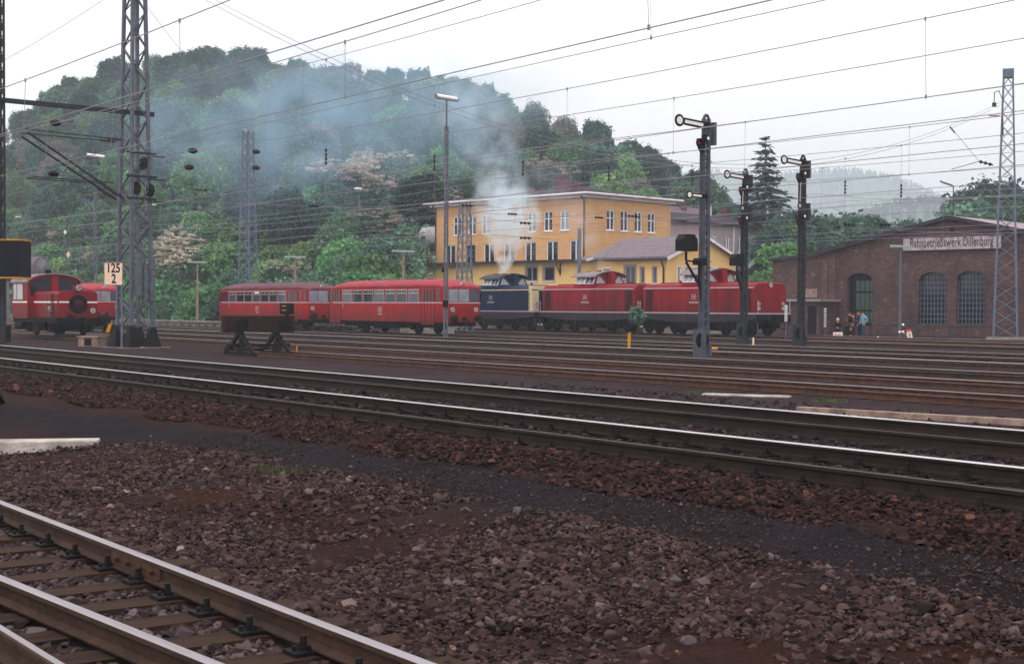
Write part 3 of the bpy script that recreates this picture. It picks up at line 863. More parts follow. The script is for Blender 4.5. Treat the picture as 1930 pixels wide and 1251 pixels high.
NAME = {'weed': 'shrub', 'mid': 'broadleaf_tree', 'dark': 'broadleaf_tree', 'fresh': 'broadleaf_tree', 'bare': 'broadleaf_tree', 'cream': 'blossoming_tree', 'bush': 'shrub', 'bush_dark': 'shrub', 'spruce': 'spruce_tree'}
def plant(key, X, Y, z, sc, label, group=None, cat=None, sxy=1.0):
    me, tr = PROTO[key][rnd.randrange(len(PROTO[key]))]
    t = thing(NAME[key], label, cat or ('shrub' if 'bush' in key else 'tree'), (X, Y, z), rnd.uniform(0, 6.28), group)
    t.scale = (sc * sxy, sc * sxy, sc)
    link_mesh('crown', me, t)
    if key == 'cream': link_mesh('blossom', SPRAY[rnd.randrange(3)], t)
    if tr:
        o = link_mesh('trunk', trunk_me, t)
        if key == 'spruce': o.data = spruce_trunk
    return t
SHADE = {'mid': 'green', 'dark': 'dark green', 'fresh': 'fresh green', 'bare': 'thin greyish', 'cream': 'cream blossoming'}
def where(px, t):
    row = 'on the ridge skyline' if t > .88 else 'high on the slope' if t > .55 else 'halfway up the slope' if t > .25 else 'low on the slope'
    col = ('left of the big lattice mast' if px < 225 else 'between the two left lattice masts' if px < 465 else 'above the dirty railcar' if px < 620 else 'left of the tall lamp pole' if px < 840
           else 'above the orange building' if px < 1265 else 'right of the orange building')
    return row + ' ' + col
# cream blossoming trees where the photo shows them
CREAM = [(648, 345, 1.15), (612, 330, .95), (690, 335, .9), (738, 312, 1.05), (352, 448, 1.1), (372, 462, .8), (1030, 335, 1.1), (965, 338, 1.0), (525, 470, .6), (120, 410, .6), (825, 350, .8), (410, 195, .9), (555, 200, .8), (705, 372, .7), (350, 395, .6), (500, 240, .9), (180, 440, .5)]
def solve_Z(px, py):
    for Z in np.arange(ZB(px) + 2, ZR(px) * 1.05, 1.0):
        if hill_z(px, Z) + 4.0 >= zat(px, py, Z): return float(Z)
    return ZR(px)
placed = []
def far_enough(X, Y, d): return all((X - a) ** 2 + (Y - b) ** 2 > d * d for a, b in placed)
n_tree = 0
for px, py, s in CREAM:
    Z = solve_Z(px, py) - 3; X, Y = atZ(px, Z); placed.append((X, Y))
    plant('cream', X, Y, hill_z(px, Z) - .3, s * .85, 'cream blossoming tree ' + where(px, (Z - ZB(px)) / (ZR(px) - ZB(px))), 'blossoming trees on the wooded hillside')
# ridge line first, then the slope
cand = []
for px in range(-60, 1330, 19): cand.append((px + rnd.uniform(-6, 6), 1.0 + rnd.uniform(-.03, .02)))
for i in range(9000): cand.append((rnd.uniform(-140, 1480), rnd.random() ** .9))
MASS = []
for px, t in cand:
    zb, zr = ZB(px), ZR(px); Z = zb + 5 + (zr - zb - 5) * t; X, Y = atZ(px, Z)
    if px > 1255 and Z < 178: continue
    if 640 < px < 800 and t < .24: continue
    if t < .1: continue
    if not far_enough(X, Y, 4.4 if t > .95 else 6.6 + .9 * t): continue
    placed.append((X, Y)); n_tree += 1
    if n_tree > 262: MASS.append((X, Y, hill_z(px, Z) - .4, rnd.uniform(.62, .9))); continue
    q = rnd.random()
    key = 'dark' if q < .36 else 'mid' if q < .72 else 'fresh' if q < .9 else 'bare'
    if t < .3 and q > .75: key = 'fresh'
    if t > .9 and q > .8: key = 'bare'
    sc = rnd.uniform(.68, 1.0) * (.8 if t > .95 else 1.0 if t > .2 else .85)
    plant(key, X, Y, hill_z(px, Z) - .4, sc, SHADE[key] + ' tree ' + where(px, t), 'trees on the wooded hillside')
for px in range(790, 1330, 8):
    Z = ZR(px) * rnd.uniform(.93, 1.03); X, Y = atZ(px, Z); MASS.append((X, Y, hill_z(px, Z) - 1.5, rnd.uniform(.6, .8)))
MV = []
for k, (X, Y, z, sc) in enumerate(MASS):
    if k % 40 == 0: bases = [crown_arrays(50 + k + q, 4.3, 4.6, 30, 75, .4, 5.4)[0] for q in range(3)]
    MV.append(bases[k % 3] * sc + np.array([X, Y, z]))
if MV:
    MV = np.concatenate(MV); tag(link_mesh('woodland', from_arrays('woodland', MV, np.arange(len(MV)).reshape(-1, 4), 'leaf_mid')), kind='stuff')
print('TREES', n_tree, len(MASS))
# bushes along the foot of the slope
nb = 0
for i in range(900):
    px = rnd.uniform(-40, 830); t = rnd.uniform(.0, .24)
    zb, zr = ZB(px), ZR(px); Z = zb + (zr - zb) * t; X, Y = atZ(px, Z)
    if nb > 95 or px > 735 or not far_enough(X, Y, 3.4): continue
    if 690 < px < 790 and .1 < t < .24: continue
    placed.append((X, Y)); nb += 1
    key = 'bush' if rnd.random() < .55 else 'bush_dark'
    plant(key, X, Y, hill_z(px, Z) - .3, rnd.uniform(.75, 1.5), ('fresh' if key == 'bush' else 'dark') + ' green shrub ' + where(px, min(t, .2)), 'shrubs along the foot of the hill')
# bigger clumps right behind the railcars
for px, Z, s in ((690, 114, .62), (655, 117, .55), (728, 112, .5), (751, 110, .34), (600, 121, .5), (560, 127, .5), (520, 132, .5)):
    X, Y = atZ(px, Z); plant('mid' if px not in (690, 560) else 'fresh', X, Y, -.9, s, 'low bushy green tree close behind the red railcars', 'bushes behind the railcars', None, 1.35)
X, Y = atZ(1440, 150); plant('spruce', X, Y, 1.2, 1.02, 'tall dark spruce standing alone right of the grey house', None, 'tree', 1.22)
for px, Z, zz, s, k in ((1476, 141, 2, .9, 'mid'), (1500, 146, 1, 1.05, 'dark'), (1545, 152, 1, 1.2, 'mid'), (1585, 160, 1, 1.05, 'dark'), (1625, 156, 1, 1.25, 'mid'), (1660, 165, 1, 1.1, 'mid'), (1705, 170, 1, 1.1, 'dark'), (1525, 140, 0, .85, 'mid'),
                        (1830, 175, 2, 1.45, 'mid'), (1868, 180, 2, 1.55, 'dark'), (1905, 175, 2, 1.5, 'mid'), (1950, 182, 2, 1.5, 'dark'), (1438, 135, 3, .55, 'mid'), (1460, 131, 3.5, .55, 'dark'), (1750, 178, 0, .8, 'mid')):
    X, Y = atZ(px, Z)
    plant(k, X, Y, zz - .4, s, SHADE[k] + ' tree ' + ('behind the brick engine shed roof' if px < 1800 else 'at the right edge above the shed roof'), 'trees behind the brick engine shed')
X, Y = atZ(1200, 91); plant('weed', X, Y, -.1, .23, 'thin leafy green bush growing between the tracks before the coupled red locomotives', None, 'shrub', 1.0)
for px, Z, s in ((1380, 121.5, .8), (1405, 122, .9), (1425, 123, .9), (1448, 124, 1.0), (1440, 121, .8), (1392, 119.5, .7), (1470, 128, 1.2)):
    X, Y = atZ(px, Z); plant('bush', X, Y, hill_z(px, Z) - .2, s, 'green shrub on the bank below the parked cars', 'shrubs on the bank below the cars')
# ground cover between the trees
Vs = []
N = 15000
for i in range(N):
    px = rnd.uniform(-100, 1500); t = rnd.random() ** 1.3; zb, zr = ZB(px), ZR(px); Z = zb + (zr - zb) * t
    X, Y = atZ(px, Z); z = hill_z(px, Z)
    for k in range(5):
        c = np.array([X + rnd.gauss(0, .6), Y + rnd.gauss(0, .6), z + rnd.uniform(0, 1.1)]); s = rnd.uniform(.15, .45)
        n = nrg.normal(size=3) * .6 + np.array([0, 0, .8]); t1 = np.cross(n, nrg.normal(size=3)); t1 /= np.linalg.norm(t1); t2 = np.cross(n / np.linalg.norm(n), t1)
        Vs += [c - t1 * s, c - t2 * s * .7, c + t1 * s, c + t2 * s * .7]
V = np.array(Vs); tag(link_mesh('undergrowth', from_arrays('undergrowth', V, np.arange(len(V)).reshape(-1, 4), 'leaf_mid')), kind='stuff')

# far hills and their woods
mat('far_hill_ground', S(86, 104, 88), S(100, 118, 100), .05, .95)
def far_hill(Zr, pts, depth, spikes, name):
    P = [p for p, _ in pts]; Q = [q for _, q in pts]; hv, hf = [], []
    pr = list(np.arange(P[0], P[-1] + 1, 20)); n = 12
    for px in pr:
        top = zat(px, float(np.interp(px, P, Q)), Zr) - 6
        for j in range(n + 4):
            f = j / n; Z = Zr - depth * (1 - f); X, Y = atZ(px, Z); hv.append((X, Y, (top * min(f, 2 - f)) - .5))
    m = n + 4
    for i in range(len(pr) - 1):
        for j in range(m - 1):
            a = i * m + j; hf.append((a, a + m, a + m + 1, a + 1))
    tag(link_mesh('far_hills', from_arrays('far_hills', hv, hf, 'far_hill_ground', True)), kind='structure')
    V = []
    for i in range(spikes):
        px = rnd.uniform(P[0], P[-1]); f = 1 - rnd.random() ** 1.6 * .8 if i % 4 else 1.0
        Z = Zr - depth * (1 - f); X, Y = atZ(px, Z); z = (zat(px, float(np.interp(px, P, Q)), Zr) - 6) * f
        h = rnd.uniform(4, 7.5) * (Zr / 900) ** .5; wd = rnd.uniform(1.6, 3) * (Zr / 900) ** .5
        for k in range(26):
            q = rnd.random(); a = rnd.uniform(0, 6.28); r = wd * (1 - q) * rnd.uniform(.5, 1.1) + .2
            c = np.array([X + r * math.cos(a), Y + r * math.sin(a), z + h * q]); s = rnd.uniform(.5, 1.0) * (Zr / 900) ** .5
            nn = nrg.normal(size=3) + np.array([math.cos(a), math.sin(a), .6]); nn /= np.linalg.norm(nn); t1 = np.cross(nn, nrg.normal(size=3)); t1 /= np.linalg.norm(t1); t2 = np.cross(nn, t1)
            V += [c - t1 * s, c - t2 * s * .7, c + t1 * s, c + t2 * s * .7]
    V = np.array(V); tag(link_mesh(name, from_arrays(name, V, np.arange(len(V)).reshape(-1, 4), 'leaf_dark')), kind='stuff')
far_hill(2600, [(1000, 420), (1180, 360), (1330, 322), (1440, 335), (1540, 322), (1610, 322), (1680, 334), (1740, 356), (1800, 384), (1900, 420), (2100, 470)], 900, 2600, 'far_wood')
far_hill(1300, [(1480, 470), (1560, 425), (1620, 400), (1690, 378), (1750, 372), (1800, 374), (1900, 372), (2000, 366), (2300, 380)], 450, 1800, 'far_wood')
# ------------------------------------------------------------------ vehicles (local x along the track, rail top at z = 0, near side towards -y)
def wheel_pair(root, x, r, yw=.72):
    for s in (-1, 1):
        mb = MB(); mb.lathe((x, s * yw, r), [(.05, -.08), (r * .45, -.09), (r * .8, -.06), (r, -.06), (r, .05), (.05, .05)], 20, 0, 'y', False)
        mb.build('wheel', 'underframe', root)
def buffers(root, x, s, z=1.05, m='black_iron', ys=(-.875, .875), rad=.24):
    for y in ys:
        mb = MB(); mb.rod((x, y, z), (x + s * .38, y, z), .1, n=10, mi=0)
        mb.rod((x, y, z), (x + s * .2, y, z), .15, n=10, mi=0)
        mb.lathe((x + s * .38, y, z), [(.03, -.03 * s), (rad * .9, -.03 * s), (rad, 0), (rad * .8, .04 * s), (.02, .05 * s)], 16, 0, 'x')
        mb.build('buffer', m, root)
    mb = MB(); mb.bar((x, 0, z), (x + s * .22, 0, z), .16, .2); mb.tube([(x + s * .2, 0, z), (x + s * .3, 0, z - .12), (x + s * .28, 0, z - .4)], .035, 6)
    mb.tube([(x, .3, z - .1), (x + s * .16, .32, z - .25), (x + s * .12, .34, z - .55)], .025, 6); mb.tube([(x, -.3, z - .1), (x + s * .16, -.32, z - .25), (x + s * .12, -.34, z - .55)], .025, 6)
    mb.build('coupling', m, root)
def headlight(root, c, r, d, name='headlight', lens='lens'):
    """d: unit vector along x"""
    o = MB().lathe(c, [(r * 1.0, -.02 * d), (r * 1.12, .03 * d), (r * 1.12, .07 * d), (r * .8, .075 * d), (r * .8, .03 * d), (.01, .025 * d)], 16, 0, 'x').build(name, 'chrome', root)
    MB().lathe(c, [(.01, .035 * d), (r * .78, .035 * d), (.01, .06 * d)], 14, 0, 'x').build('lens', lens, o)
    return o
def quadpane(mb, p, mi=0, th=.012):
    """thin solid pane from 4 corner points"""
    q = [Vector(a) for a in p]; n = (q[1] - q[0]).cross(q[3] - q[0]).normalized() * th
    mb.add(q + [a + n for a in q], [(0, 3, 2, 1), (4, 5, 6, 7), (0, 1, 5, 4), (1, 2, 6, 5), (2, 3, 7, 6), (3, 0, 4, 7)], mi)
def shape_section(x, w, ztop, zbot=.78, cant=2.88, wb=None):
    wb = wb or w
    P = [(x, -wb, zbot), (x, -w, zbot + .12), (x, -w, 1.95), (x, -w * .985, cant - .1)]
    R = [(-w * .97, cant), (-w * .93, cant + (ztop - cant) * .38), (-w * .8, cant + (ztop - cant) * .66), (-w * .55, cant + (ztop - cant) * .88), (-w * .25, cant + (ztop - cant) * .98), (0, ztop)]
    return P, [(x, y, z) for y, z in R] + [(x, -y, z) for y, z in R[-2::-1]]
def make_railbus(label, roofm, dest=False):
    L = 6.65; W = 1.5
    root = thing('railcar', label, 'railcar', (0, 0, 0), 0, 'coupled red railcars')
    st_ = [(-L, 1.12, 2.98, 2.82), (-L + .1, 1.28, 3.05, 2.85), (-L + .3, 1.42, 3.16, 2.87), (-L + .7, W, 3.29, 2.88), (-L + 1.4, W, 3.4, 2.88), (-L + 2.2, W, 3.43, 2.88)]
    st_ = st_ + [(-x, w_, t_, c_) for x, w_, t_, c_ in st_[::-1]]
    body = MB(); roof = MB(); rb, rr = [], []
    for x, w_, t_, c_ in st_:
        P, R = shape_section(x, w_, t_, cant=c_)
        rb.append(P + [R[0], R[-1]] + [(a, -b, c) for a, b, c in P[::-1]]); rr.append([(a, b, c + .004) for a, b, c in R])
    body.loft(rb, 0, False); body.build('body', 'bus_red', root)
    roof.loft(rr, 0, True, caps=True, closed=True); ro = roof.build('roof', roofm, root)
    for x in (-3.4, -1.2, 1.0, 3.0):
        mb = MB(); mb.rod((x, .1, 3.4), (x, .1, 3.5), .16, .2, 12); mb.rod((x, .1, 3.5), (x, .1, 3.54), .24, .1, 12); mb.build('vent', 'cab_roof', ro)
    # window band: seven big windows a side, doors at both ends
    x0, x1 = -4.75, 4.2; wn = 7; pit = (x1 - x0) / wn
    for s in (-1, 1):
        for k in range(wn):
            a, b = x0 + pit * k + .07, x0 + pit * (k + 1) - .07; yy = s * (W - .004)
            mb = MB(); mb.bx(a, b, min(yy, yy + s * .012), max(yy, yy + s * .012), 2.03, 2.78)
            p = mb.build('window', 'glass_dark' if (k + (s > 0)) % 3 else 'glass', root)
            f = MB(); e = s * (W + .012)
            for (xa, xb, za, zb_) in ((a, b, 2.74, 2.78), (a, b, 2.53, 2.57), (a, a + .03, 2.03, 2.78), (b - .03, b, 2.03, 2.78), ((a + b) / 2 - .015, (a + b) / 2 + .015, 2.57, 2.74)):
                f.bx(xa, xb, min(e, e + s * .012), max(e, e + s * .012), za, zb_)
            f.build('frame', 'chrome', p)
        for dx0, dx1 in ((-6.3, -4.95), (4.4, 5.75)):
            d = MB(); e = s * (W - .006); n = 4; dw = (dx1 - dx0) / n
            d.bx(dx0, dx1, min(e, e + s * .014), max(e, e + s * .014), .62, 2.84, 0)
            for k in range(n):
                d.bx(dx0 + dw * k + .07, dx0 + dw * (k + 1) - .07, min(e, e + s * .022), max(e, e + s * .022), 2.03, 2.76, 1)
                if k: d.bx(dx0 + dw * k - .015, dx0 + dw * k + .015, min(e, e + s * .024), max(e, e + s * .024), .64, 2.82, 2)
            d.bx(dx0 - .03, dx0, min(e, e + s * .02), max(e, e + s * .02), .62, 2.84, 2); d.bx(dx1, dx1 + .03, min(e, e + s * .02), max(e, e + s * .02), .62, 2.84, 2)
            d.build('door', ['bus_red', 'glass_dark', 'underframe'], root)
    # pale waist stripe round the car
    sb = MB(); ring = []
    for x, w_, t_, c_ in st_: ring.append((x, w_))
    for s in (-1, 1):
        for i in range(len(ring) - 1):
            (xa, wa), (xb, wb_) = ring[i], ring[i + 1]
            sb.add([(xa, s * (wa + .02), 1.93), (xb, s * (wb_ + .02), 1.93), (xb, s * (wb_ + .02), 2.0), (xa, s * (wa + .02), 2.0)], [(0, 1, 2, 3)])
        sb.add([(s * (L + .02), -1.13, 1.93), (s * (L + .02), 1.13, 1.93), (s * (L + .02), 1.13, 2.0), (s * (L + .02), -1.13, 2.0)], [(0, 1, 2, 3)])
    sb.build('stripe', 'stripe_grey', root, recalc=False)
    # end windows: three flat panes and one round the corner each side
    for s in (-1, 1):
        for a, b in ((-1.1, -.42), (-.37, .37), (.42, 1.1)):
            mb = MB(); mb.bx(min(s * (L - .005), s * (L + .012)), max(s * (L - .005), s * (L + .012)), a, b, 2.04, 2.78); mb.build('windscreen', 'glass_pale' if a < 0 else 'glass', root)
        for y in (-1, 1):
            mb = MB(); P0 = (s * (L - .09), y * 1.29); P1 = (s * (L - .68), y * 1.5); o = .014
            mb.add([(P0[0] + s * o, P0[1] + y * o, 2.04), (P1[0] + s * o, P1[1] + y * o, 2.04), (P1[0] + s * o, P1[1] + y * o - y * .01, 2.78), (P0[0] + s * o, P0[1] + y * o - y * .01, 2.78)], [(0, 1, 2, 3)], 0)
            mb.build('corner_window', 'glass', root, recalc=False)
        for y in (-.85, .85): headlight(root, (s * (L + .02), y, 1.55), .13, s)
        headlight(root, (s * (L - .18), -.0, 3.08), .13, s)
        buffers(root, s * (L - .02), s, 1.0, 'underframe')
    # underframe with two axles
    u = MB(); u.bx(-5.9, 5.9, -1.3, 1.3, .62, .8); u.bx(-1.6, .8, -1.1, 1.1, .35, .62); u.bx(1.2, 1.9, -1.2, 1.2, .38, .62); u.bx(-4.9, -3.9, -1.2, 1.2, .42, .62); u.bx(5.9, 6.5, -1.0, 1.0, .55, .8); u.bx(-6.5, -5.9, -1.0, 1.0, .55, .8)
    for x in (-3, 3):
        for s in (-1, 1):
            u.prism([(x - .75, .62), (x + .75, .62), (x + .3, .28), (x - .3, .28)], s * .95, s * 1.12, 'y'); u.rod((x, s * .9, .45), (x, s * 1.2, .45), .16, n=10)
            u.tube([(x - .9, s * 1.05, .6), (x - .4, s * 1.05, .5), (x + .4, s * 1.05, .5), (x + .9, s * 1.05, .6)], .05)
    for x in (-5.6, 5.4):
        for s in (-1, 1):
            u.bx(x - .35, x + .35, s * 1.25 - .1, s * 1.25 + .1, .38, .42); u.bx(x - .35, x - .32, s * 1.25 - .02, s * 1.25 + .02, .4, .75); u.bx(x + .32, x + .35, s * 1.25 - .02, s * 1.25 + .02, .4, .75)
    u.build('underframe', 'underframe', root)
    for x in (-3, 3): wheel_pair(root, x, .45)
    # lettering: round-cornered railway mark and a worn illegible number under it
    text_part('DB', .2, 'stripe_grey', root, (-.2, -W - .012, 1.52), (math.pi / 2, 0, 0), .8, .004, 'emblem')
    lb = MB(); 
    for (a, b, c, d) in ((-.4, 0, 1.66, 1.69), (-.4, 0, 1.36, 1.39), (-.41, -.38, 1.37, 1.68), (-.02, .01, 1.37, 1.68)): lb.bx(a, b, -W - .01, -W, c, d)
    for k in range(6): lb.bx(-.42 + .085 * k, -.36 + .085 * k, -W - .01, -W, 1.2, 1.27)
    lb.bx(-4.7, -4.64, -W - .01, -W, 1.72, 1.84); lb.bx(-4.7, -4.64, -W - .01, -W, 1.6, 1.68)
    lb.build('number_marking', 'stripe_grey', root)
    if dest: MB().bx(-.55, .1, -W - .016, -W - .01, 2.62, 2.76).build('destination_plate', 'white_paint', root)
    return root
RB = make_railbus('bright red railcar with rosy roof standing behind the tall lamp pole', 'bus_roof')
RB.location = (-78.2, 48.5, 0); RB.scale = (1.07, 1, 1)
RB2 = copy_tree(RB); RB2.location = (-95.8, 48.5, 0); RB2['label'] = 'red railcar with a sooty roof behind the black buffer stop'
for ch in RB2.children:
    if ch.name.startswith('roof'):
        ch.data = ch.data.copy(); ch.data.materials[0] = MATS['bus_roof_dirty']
MB().bx(-.55, .1, -1.516, -1.51, 2.62, 2.76).build('destination_plate', 'white_paint', RB2)
RB3 = copy_tree(RB); RB3.location = (-115.2, 40.0, 0); RB3['label'] = 'red railcar end seen behind the small shunter and the lattice mast'; RB3['group'] = 'red railcars'

def make_loco(label, hm, endm, roofm, group):
    root = thing('diesel_locomotive', label, 'locomotive', (0, 0, 0), 0, group)
    W = 1.42
    def hood(xa, xb, name):
        mb = MB(); rings = []; sg = 1 if xb > xa else -1
        for x, k, dz in ((xa, 1.0, 0), (xb - sg * .1, 1.0, 0), (xb, .965, -.05)):
            w_ = W * k; h = dz
            rings.append([(x, -w_, 1.44), (x, -w_, 2.98 + h), (x, -w_ + .05, 3.1 + h), (x, -w_ + .18, 3.22 + h), (x, -w_ + .42, 3.3 + h), (x, 0, 3.34 + h), (x, w_ - .42, 3.3 + h), (x, w_ - .18, 3.22 + h), (x, w_ - .05, 3.1 + h), (x, w_, 2.98 + h), (x, w_, 1.44)])
        mb.loft(rings, 0, False); o = mb.build(name, hm, root)
        # panel joints and roof hatches, grille
        j = MB()
        for k in range(1, 4):
            x = xa + (xb - xa) * k / 4
            for s in (-1, 1): MB().bx(x - .012, x + .012, min(s * W, s * (W + .006)), max(s * W, s * (W + .006)), 1.5, 2.92).build('panel_joint', 'underframe', o)
        h_ = MB(); h_.bx(min(xa + sg * .4, xb - sg * .8), max(xa + sg * .4, xb - sg * .8), -.6, .6, 3.3, 3.38); h_.rod((xa + sg * 1.9, .3, 3.34), (xa + sg * 1.9, .3, 3.52), .07, .09, 8); h_.build('hatch', hm, o)
        gx0, gx1 = sorted((xb - sg * .95, xb - sg * .3))
        for s in (-1, 1):
            g = MB(); g.bx(gx0, gx1, min(s * W, s * (W + .012)), max(s * W, s * (W + .012)), 1.5, 2.88)
            for k in range(14): g.bx(gx0, gx1, min(s * (W + .012), s * (W + .03)), max(s * (W + .012), s * (W + .03)), 1.55 + k * .094, 1.585 + k * .094)
            g.build('radiator_grille', 'loco_red_dark' if 'red' in hm else hm, o)
        e = MB(); ex0, ex1 = sorted((xb, xb + sg * .02))
        e.bx(ex0, ex1, -.78, .78, 1.62, 2.92); 
        ed = e.build('end_door', hm, o)
        for yy, zz in ((-1.06, 2.0), (1.06, 2.0), (-1.06, 1.72), (1.06, 1.72)): headlight(o, (xb + sg * .005, yy, zz), .095, sg, 'headlight', 'tail_red' if zz > 1.9 else 'lens')
        headlight(o, (xb - sg * .02, 0, 3.14), .12, sg)
        if endm != hm:
            f = MB(); fx0, fx1 = sorted((xb - sg * .45, xb + sg * .03))
            for s in (-1, 1): f.bx(fx0, fx1, min(s * .85, s * (W + .02)), max(s * .85, s * (W + .02)), 1.45, 3.02)
            f.bx(fx0, fx1, -W - .02, W + .02, 2.95, 3.3); f.build('front_panel', endm, o)
        # handrails on the front platform
        return o
    hood(.8, 5.1, 'hood'); hood(-1.4, -5.1, 'hood')
    # cab
    cb = MB(); xa, xb = -1.4, .8
    cb.bx(xa, xb, -W - .02, W + .02, 1.44, 3.3, 0)
    pr = lambda x, dx: [(x, -1.42, 3.3), (x, 1.42, 3.3), (x + dx, 1.12, 4.0), (x + dx, .6, 4.14), (x + dx, 0, 4.2), (x + dx, -.6, 4.14), (x + dx, -1.12, 4.0)]
    cb.loft([pr(xa, .12), pr(xb, -.12)], 0, False); cab = cb.build('cab', hm, root)
    for s in (-1, 1):
        for a, b, mm in ((-1.28, -.36, 'glass_pale'), (-.28, .66, 'glass')):
            f = lambda x, z, o_: (x - (x + .15) * .0, s * (1.42 - (z - 3.3) / .7 * .3 + o_), z)
            mb = MB(); quadpane(mb, [f(a, 3.38, .01), f(b, 3.38, .01), f(b - .06 * (b > 0), 3.92, .01), f(a + .06 * (a < -.5), 3.92, .01)]); p = mb.build('cab_window', mm, cab)
            fr = MB()
            q = [f(a, 3.38, .022), f(b, 3.38, .022), f(b, 3.92, .022), f(a, 3.92, .022)]
            for i in range(4): fr.bar(q[i], q[(i + 1) % 4], .045, .03)
            fr.bar([(q[0][i] + q[1][i]) / 2 for i in range(3)], [(q[2][i] + q[3][i]) / 2 for i in range(3)], .03, .03)
            fr.build('window_frame', 'window_white', p)
    for sx, x in ((1, xb), (-1, xa)):
        for s in (-1, 1):
            f = lambda y, z: (x - sx * (z - 3.3) / .7 * .12 + sx * .012, s * y, z)
            mb = MB(); quadpane(mb, [f(.32, 3.4), f(1.22, 3.4), f(1.04, 3.84), f(.9, 3.94), f(.32, 4.02)][:4]); mb.build('end_window', 'glass_pale', cab)
        fb = MB(); fb.prism([(x, 3.3), (x + sx * .42, 3.3), (x + sx * .3, 4.26), (x - sx * .1, 4.3)], -.2, .2, 'y'); fb.build('exhaust_fairing', hm, cab)
    rf = MB(); n = 12
    arc = [(-1.5 + 3.0 * k / n, 3.94 + .33 * (1 - ((k - n / 2) / (n / 2)) ** 2) - (.06 if k in (0, n) else 0)) for k in range(n + 1)]
    rf.loft([[(x, y, z) for y, z in arc] + [(x, y, z - .06) for y, z in arc[::-1]] for x in (xa - .22, xb + .22)], 0, False)
    r_ = rf.build('roof', roofm, cab); MB().rod((-.55, .15, 4.2), (-.55, .15, 4.34), .2, n=12).build('exhaust', 'black_iron', r_)
    # frame, stripes, running gear
    fr = MB(); fr.prism([(-5.35, 1.38), (5.35, 1.38), (5.35, 1.02), (2.2, .82), (-2.2, .82), (-5.35, 1.02)], -1.5, 1.5, 'y'); fr.build('frame', 'frame_grey', root)
    MB().bx(-5.37, 5.37, -1.52, 1.52, 1.36, 1.43).build('frame_line', 'stripe_grey', root)
    st2 = MB()
    for s in (-1, 1): st2.bx(-5.0, 5.0, min(s * W, s * (W + .03)), max(s * W, s * (W + .03)), 2.96, 3.03)
    st2.build('stripe', 'stripe_grey' if 'red' in hm else 'loco_cream', root)
    un = MB(); un.bx(-1.1, 1.1, -1.35, 1.35, .3, .82); un.bx(1.15, 1.35, -1.45, 1.45, .35, .8); un.bx(-1.35, -1.15, -1.45, 1.45, .35, .8)
    un.build('fuel_tank', 'underframe', root)
    for bx_ in (-3.1, 3.1):
        b = MB()
        for s in (-1, 1):
            b.bx(bx_ - 1.75, bx_ + 1.75, s * 1.05 - .07, s * 1.05 + .07, .5, .8)
            for ax in (-1.1, 1.1):
                b.bx(bx_ + ax - .22, bx_ + ax + .22, s * 1.1 - .12, s * 1.1 + .12, .3, .68); b.rod((bx_ + ax, s * 1.1, .47), (bx_ + ax, s * 1.27, .47), .14, n=10)
            for q in (-.5, 0, .5): b.rod((bx_ + q, s * 1.15, .4), (bx_ + q, s * 1.15, .9), .09, n=8)
            b.bx(bx_ - 2.0, bx_ - 1.75, s * 1.3 - .12, s * 1.3 + .12, .42, .46); b.bx(bx_ + 1.75, bx_ + 2.0, s * 1.3 - .12, s * 1.3 + .12, .42, .46)
        b.bx(bx_ - 1.6, bx_ + 1.6, -1, 1, .55, .85); b.build('bogie', 'underframe', root)
        for ax in (-1.1, 1.1): wheel_pair(root, bx_ + ax, .47)
    for s in (-1, 1):
        MB().bx(min(s * 5.3, s * 5.42), max(s * 5.3, s * 5.42), -1.45, 1.45, .85, 1.36).build('buffer_beam', 'underframe', root)
        buffers(root, s * 5.42, s, 1.05, 'black_iron', rad=.22)
        for y in (-1.4, 1.4):
            h = MB(); h.tube([(s * 5.38, y, .3), (s * 5.38, y, 2.2)], .022, 6); h.build('handrail', 'stripe_grey', root)
            q = MB(); 
            for z in (.35, .68): q.bx(s * 5.2 - .2, s * 5.2 + .2, y - .12, y + .12, z, z + .04)
            q.bar((s * 5.0, y, .35), (s * 5.0, y, 1.1), .03, .06); q.bar((s * 5.38, y, .35), (s * 5.38, y, 1.1), .03, .06); q.build('step', 'underframe', root)
    text_part('DB', .2, 'stripe_grey', root, (-.2, -W - .026, 2.42), (math.pi / 2, 0, 0), .8, .004, 'emblem')
    lb = MB()
    for (a, b, c, d) in ((-.4, 0, 2.56, 2.59), (-.4, 0, 2.26, 2.29), (-.41, -.38, 2.27, 2.58), (-.02, .01, 2.27, 2.58)): lb.bx(a, b, -W - .026, -W - .019, c, d)
    for k in range(7): lb.bx(-.62 + .13 * k, -.53 + .13 * k, -W - .026, -W - .019, 2.02, 2.13)
    lb.build('number_marking', 'stripe_grey', root)
    return root
LR = make_loco('red diesel locomotive with a pale cab roof left of the tallest semaphore', 'loco_red', 'loco_red', 'cab_roof', 'red diesel locomotives')
LY = 64.5
LR.location = (-77.2, LY, 0)
LR2 = copy_tree(LR); LR2.location = (-66.2, LY, 0); LR2['label'] = 'front red diesel locomotive of the row, partly hidden by the semaphores'
LB = make_loco('dark blue diesel locomotive with cream end frames, smoking behind the railcar', 'loco_blue', 'loco_cream', 'cab_roof_dark', 'diesel locomotives')
LB.location = (-88.6, LY, 0)
for l_ in (LR, LR2, LB): l_['group'] = 'diesel locomotives in a row'

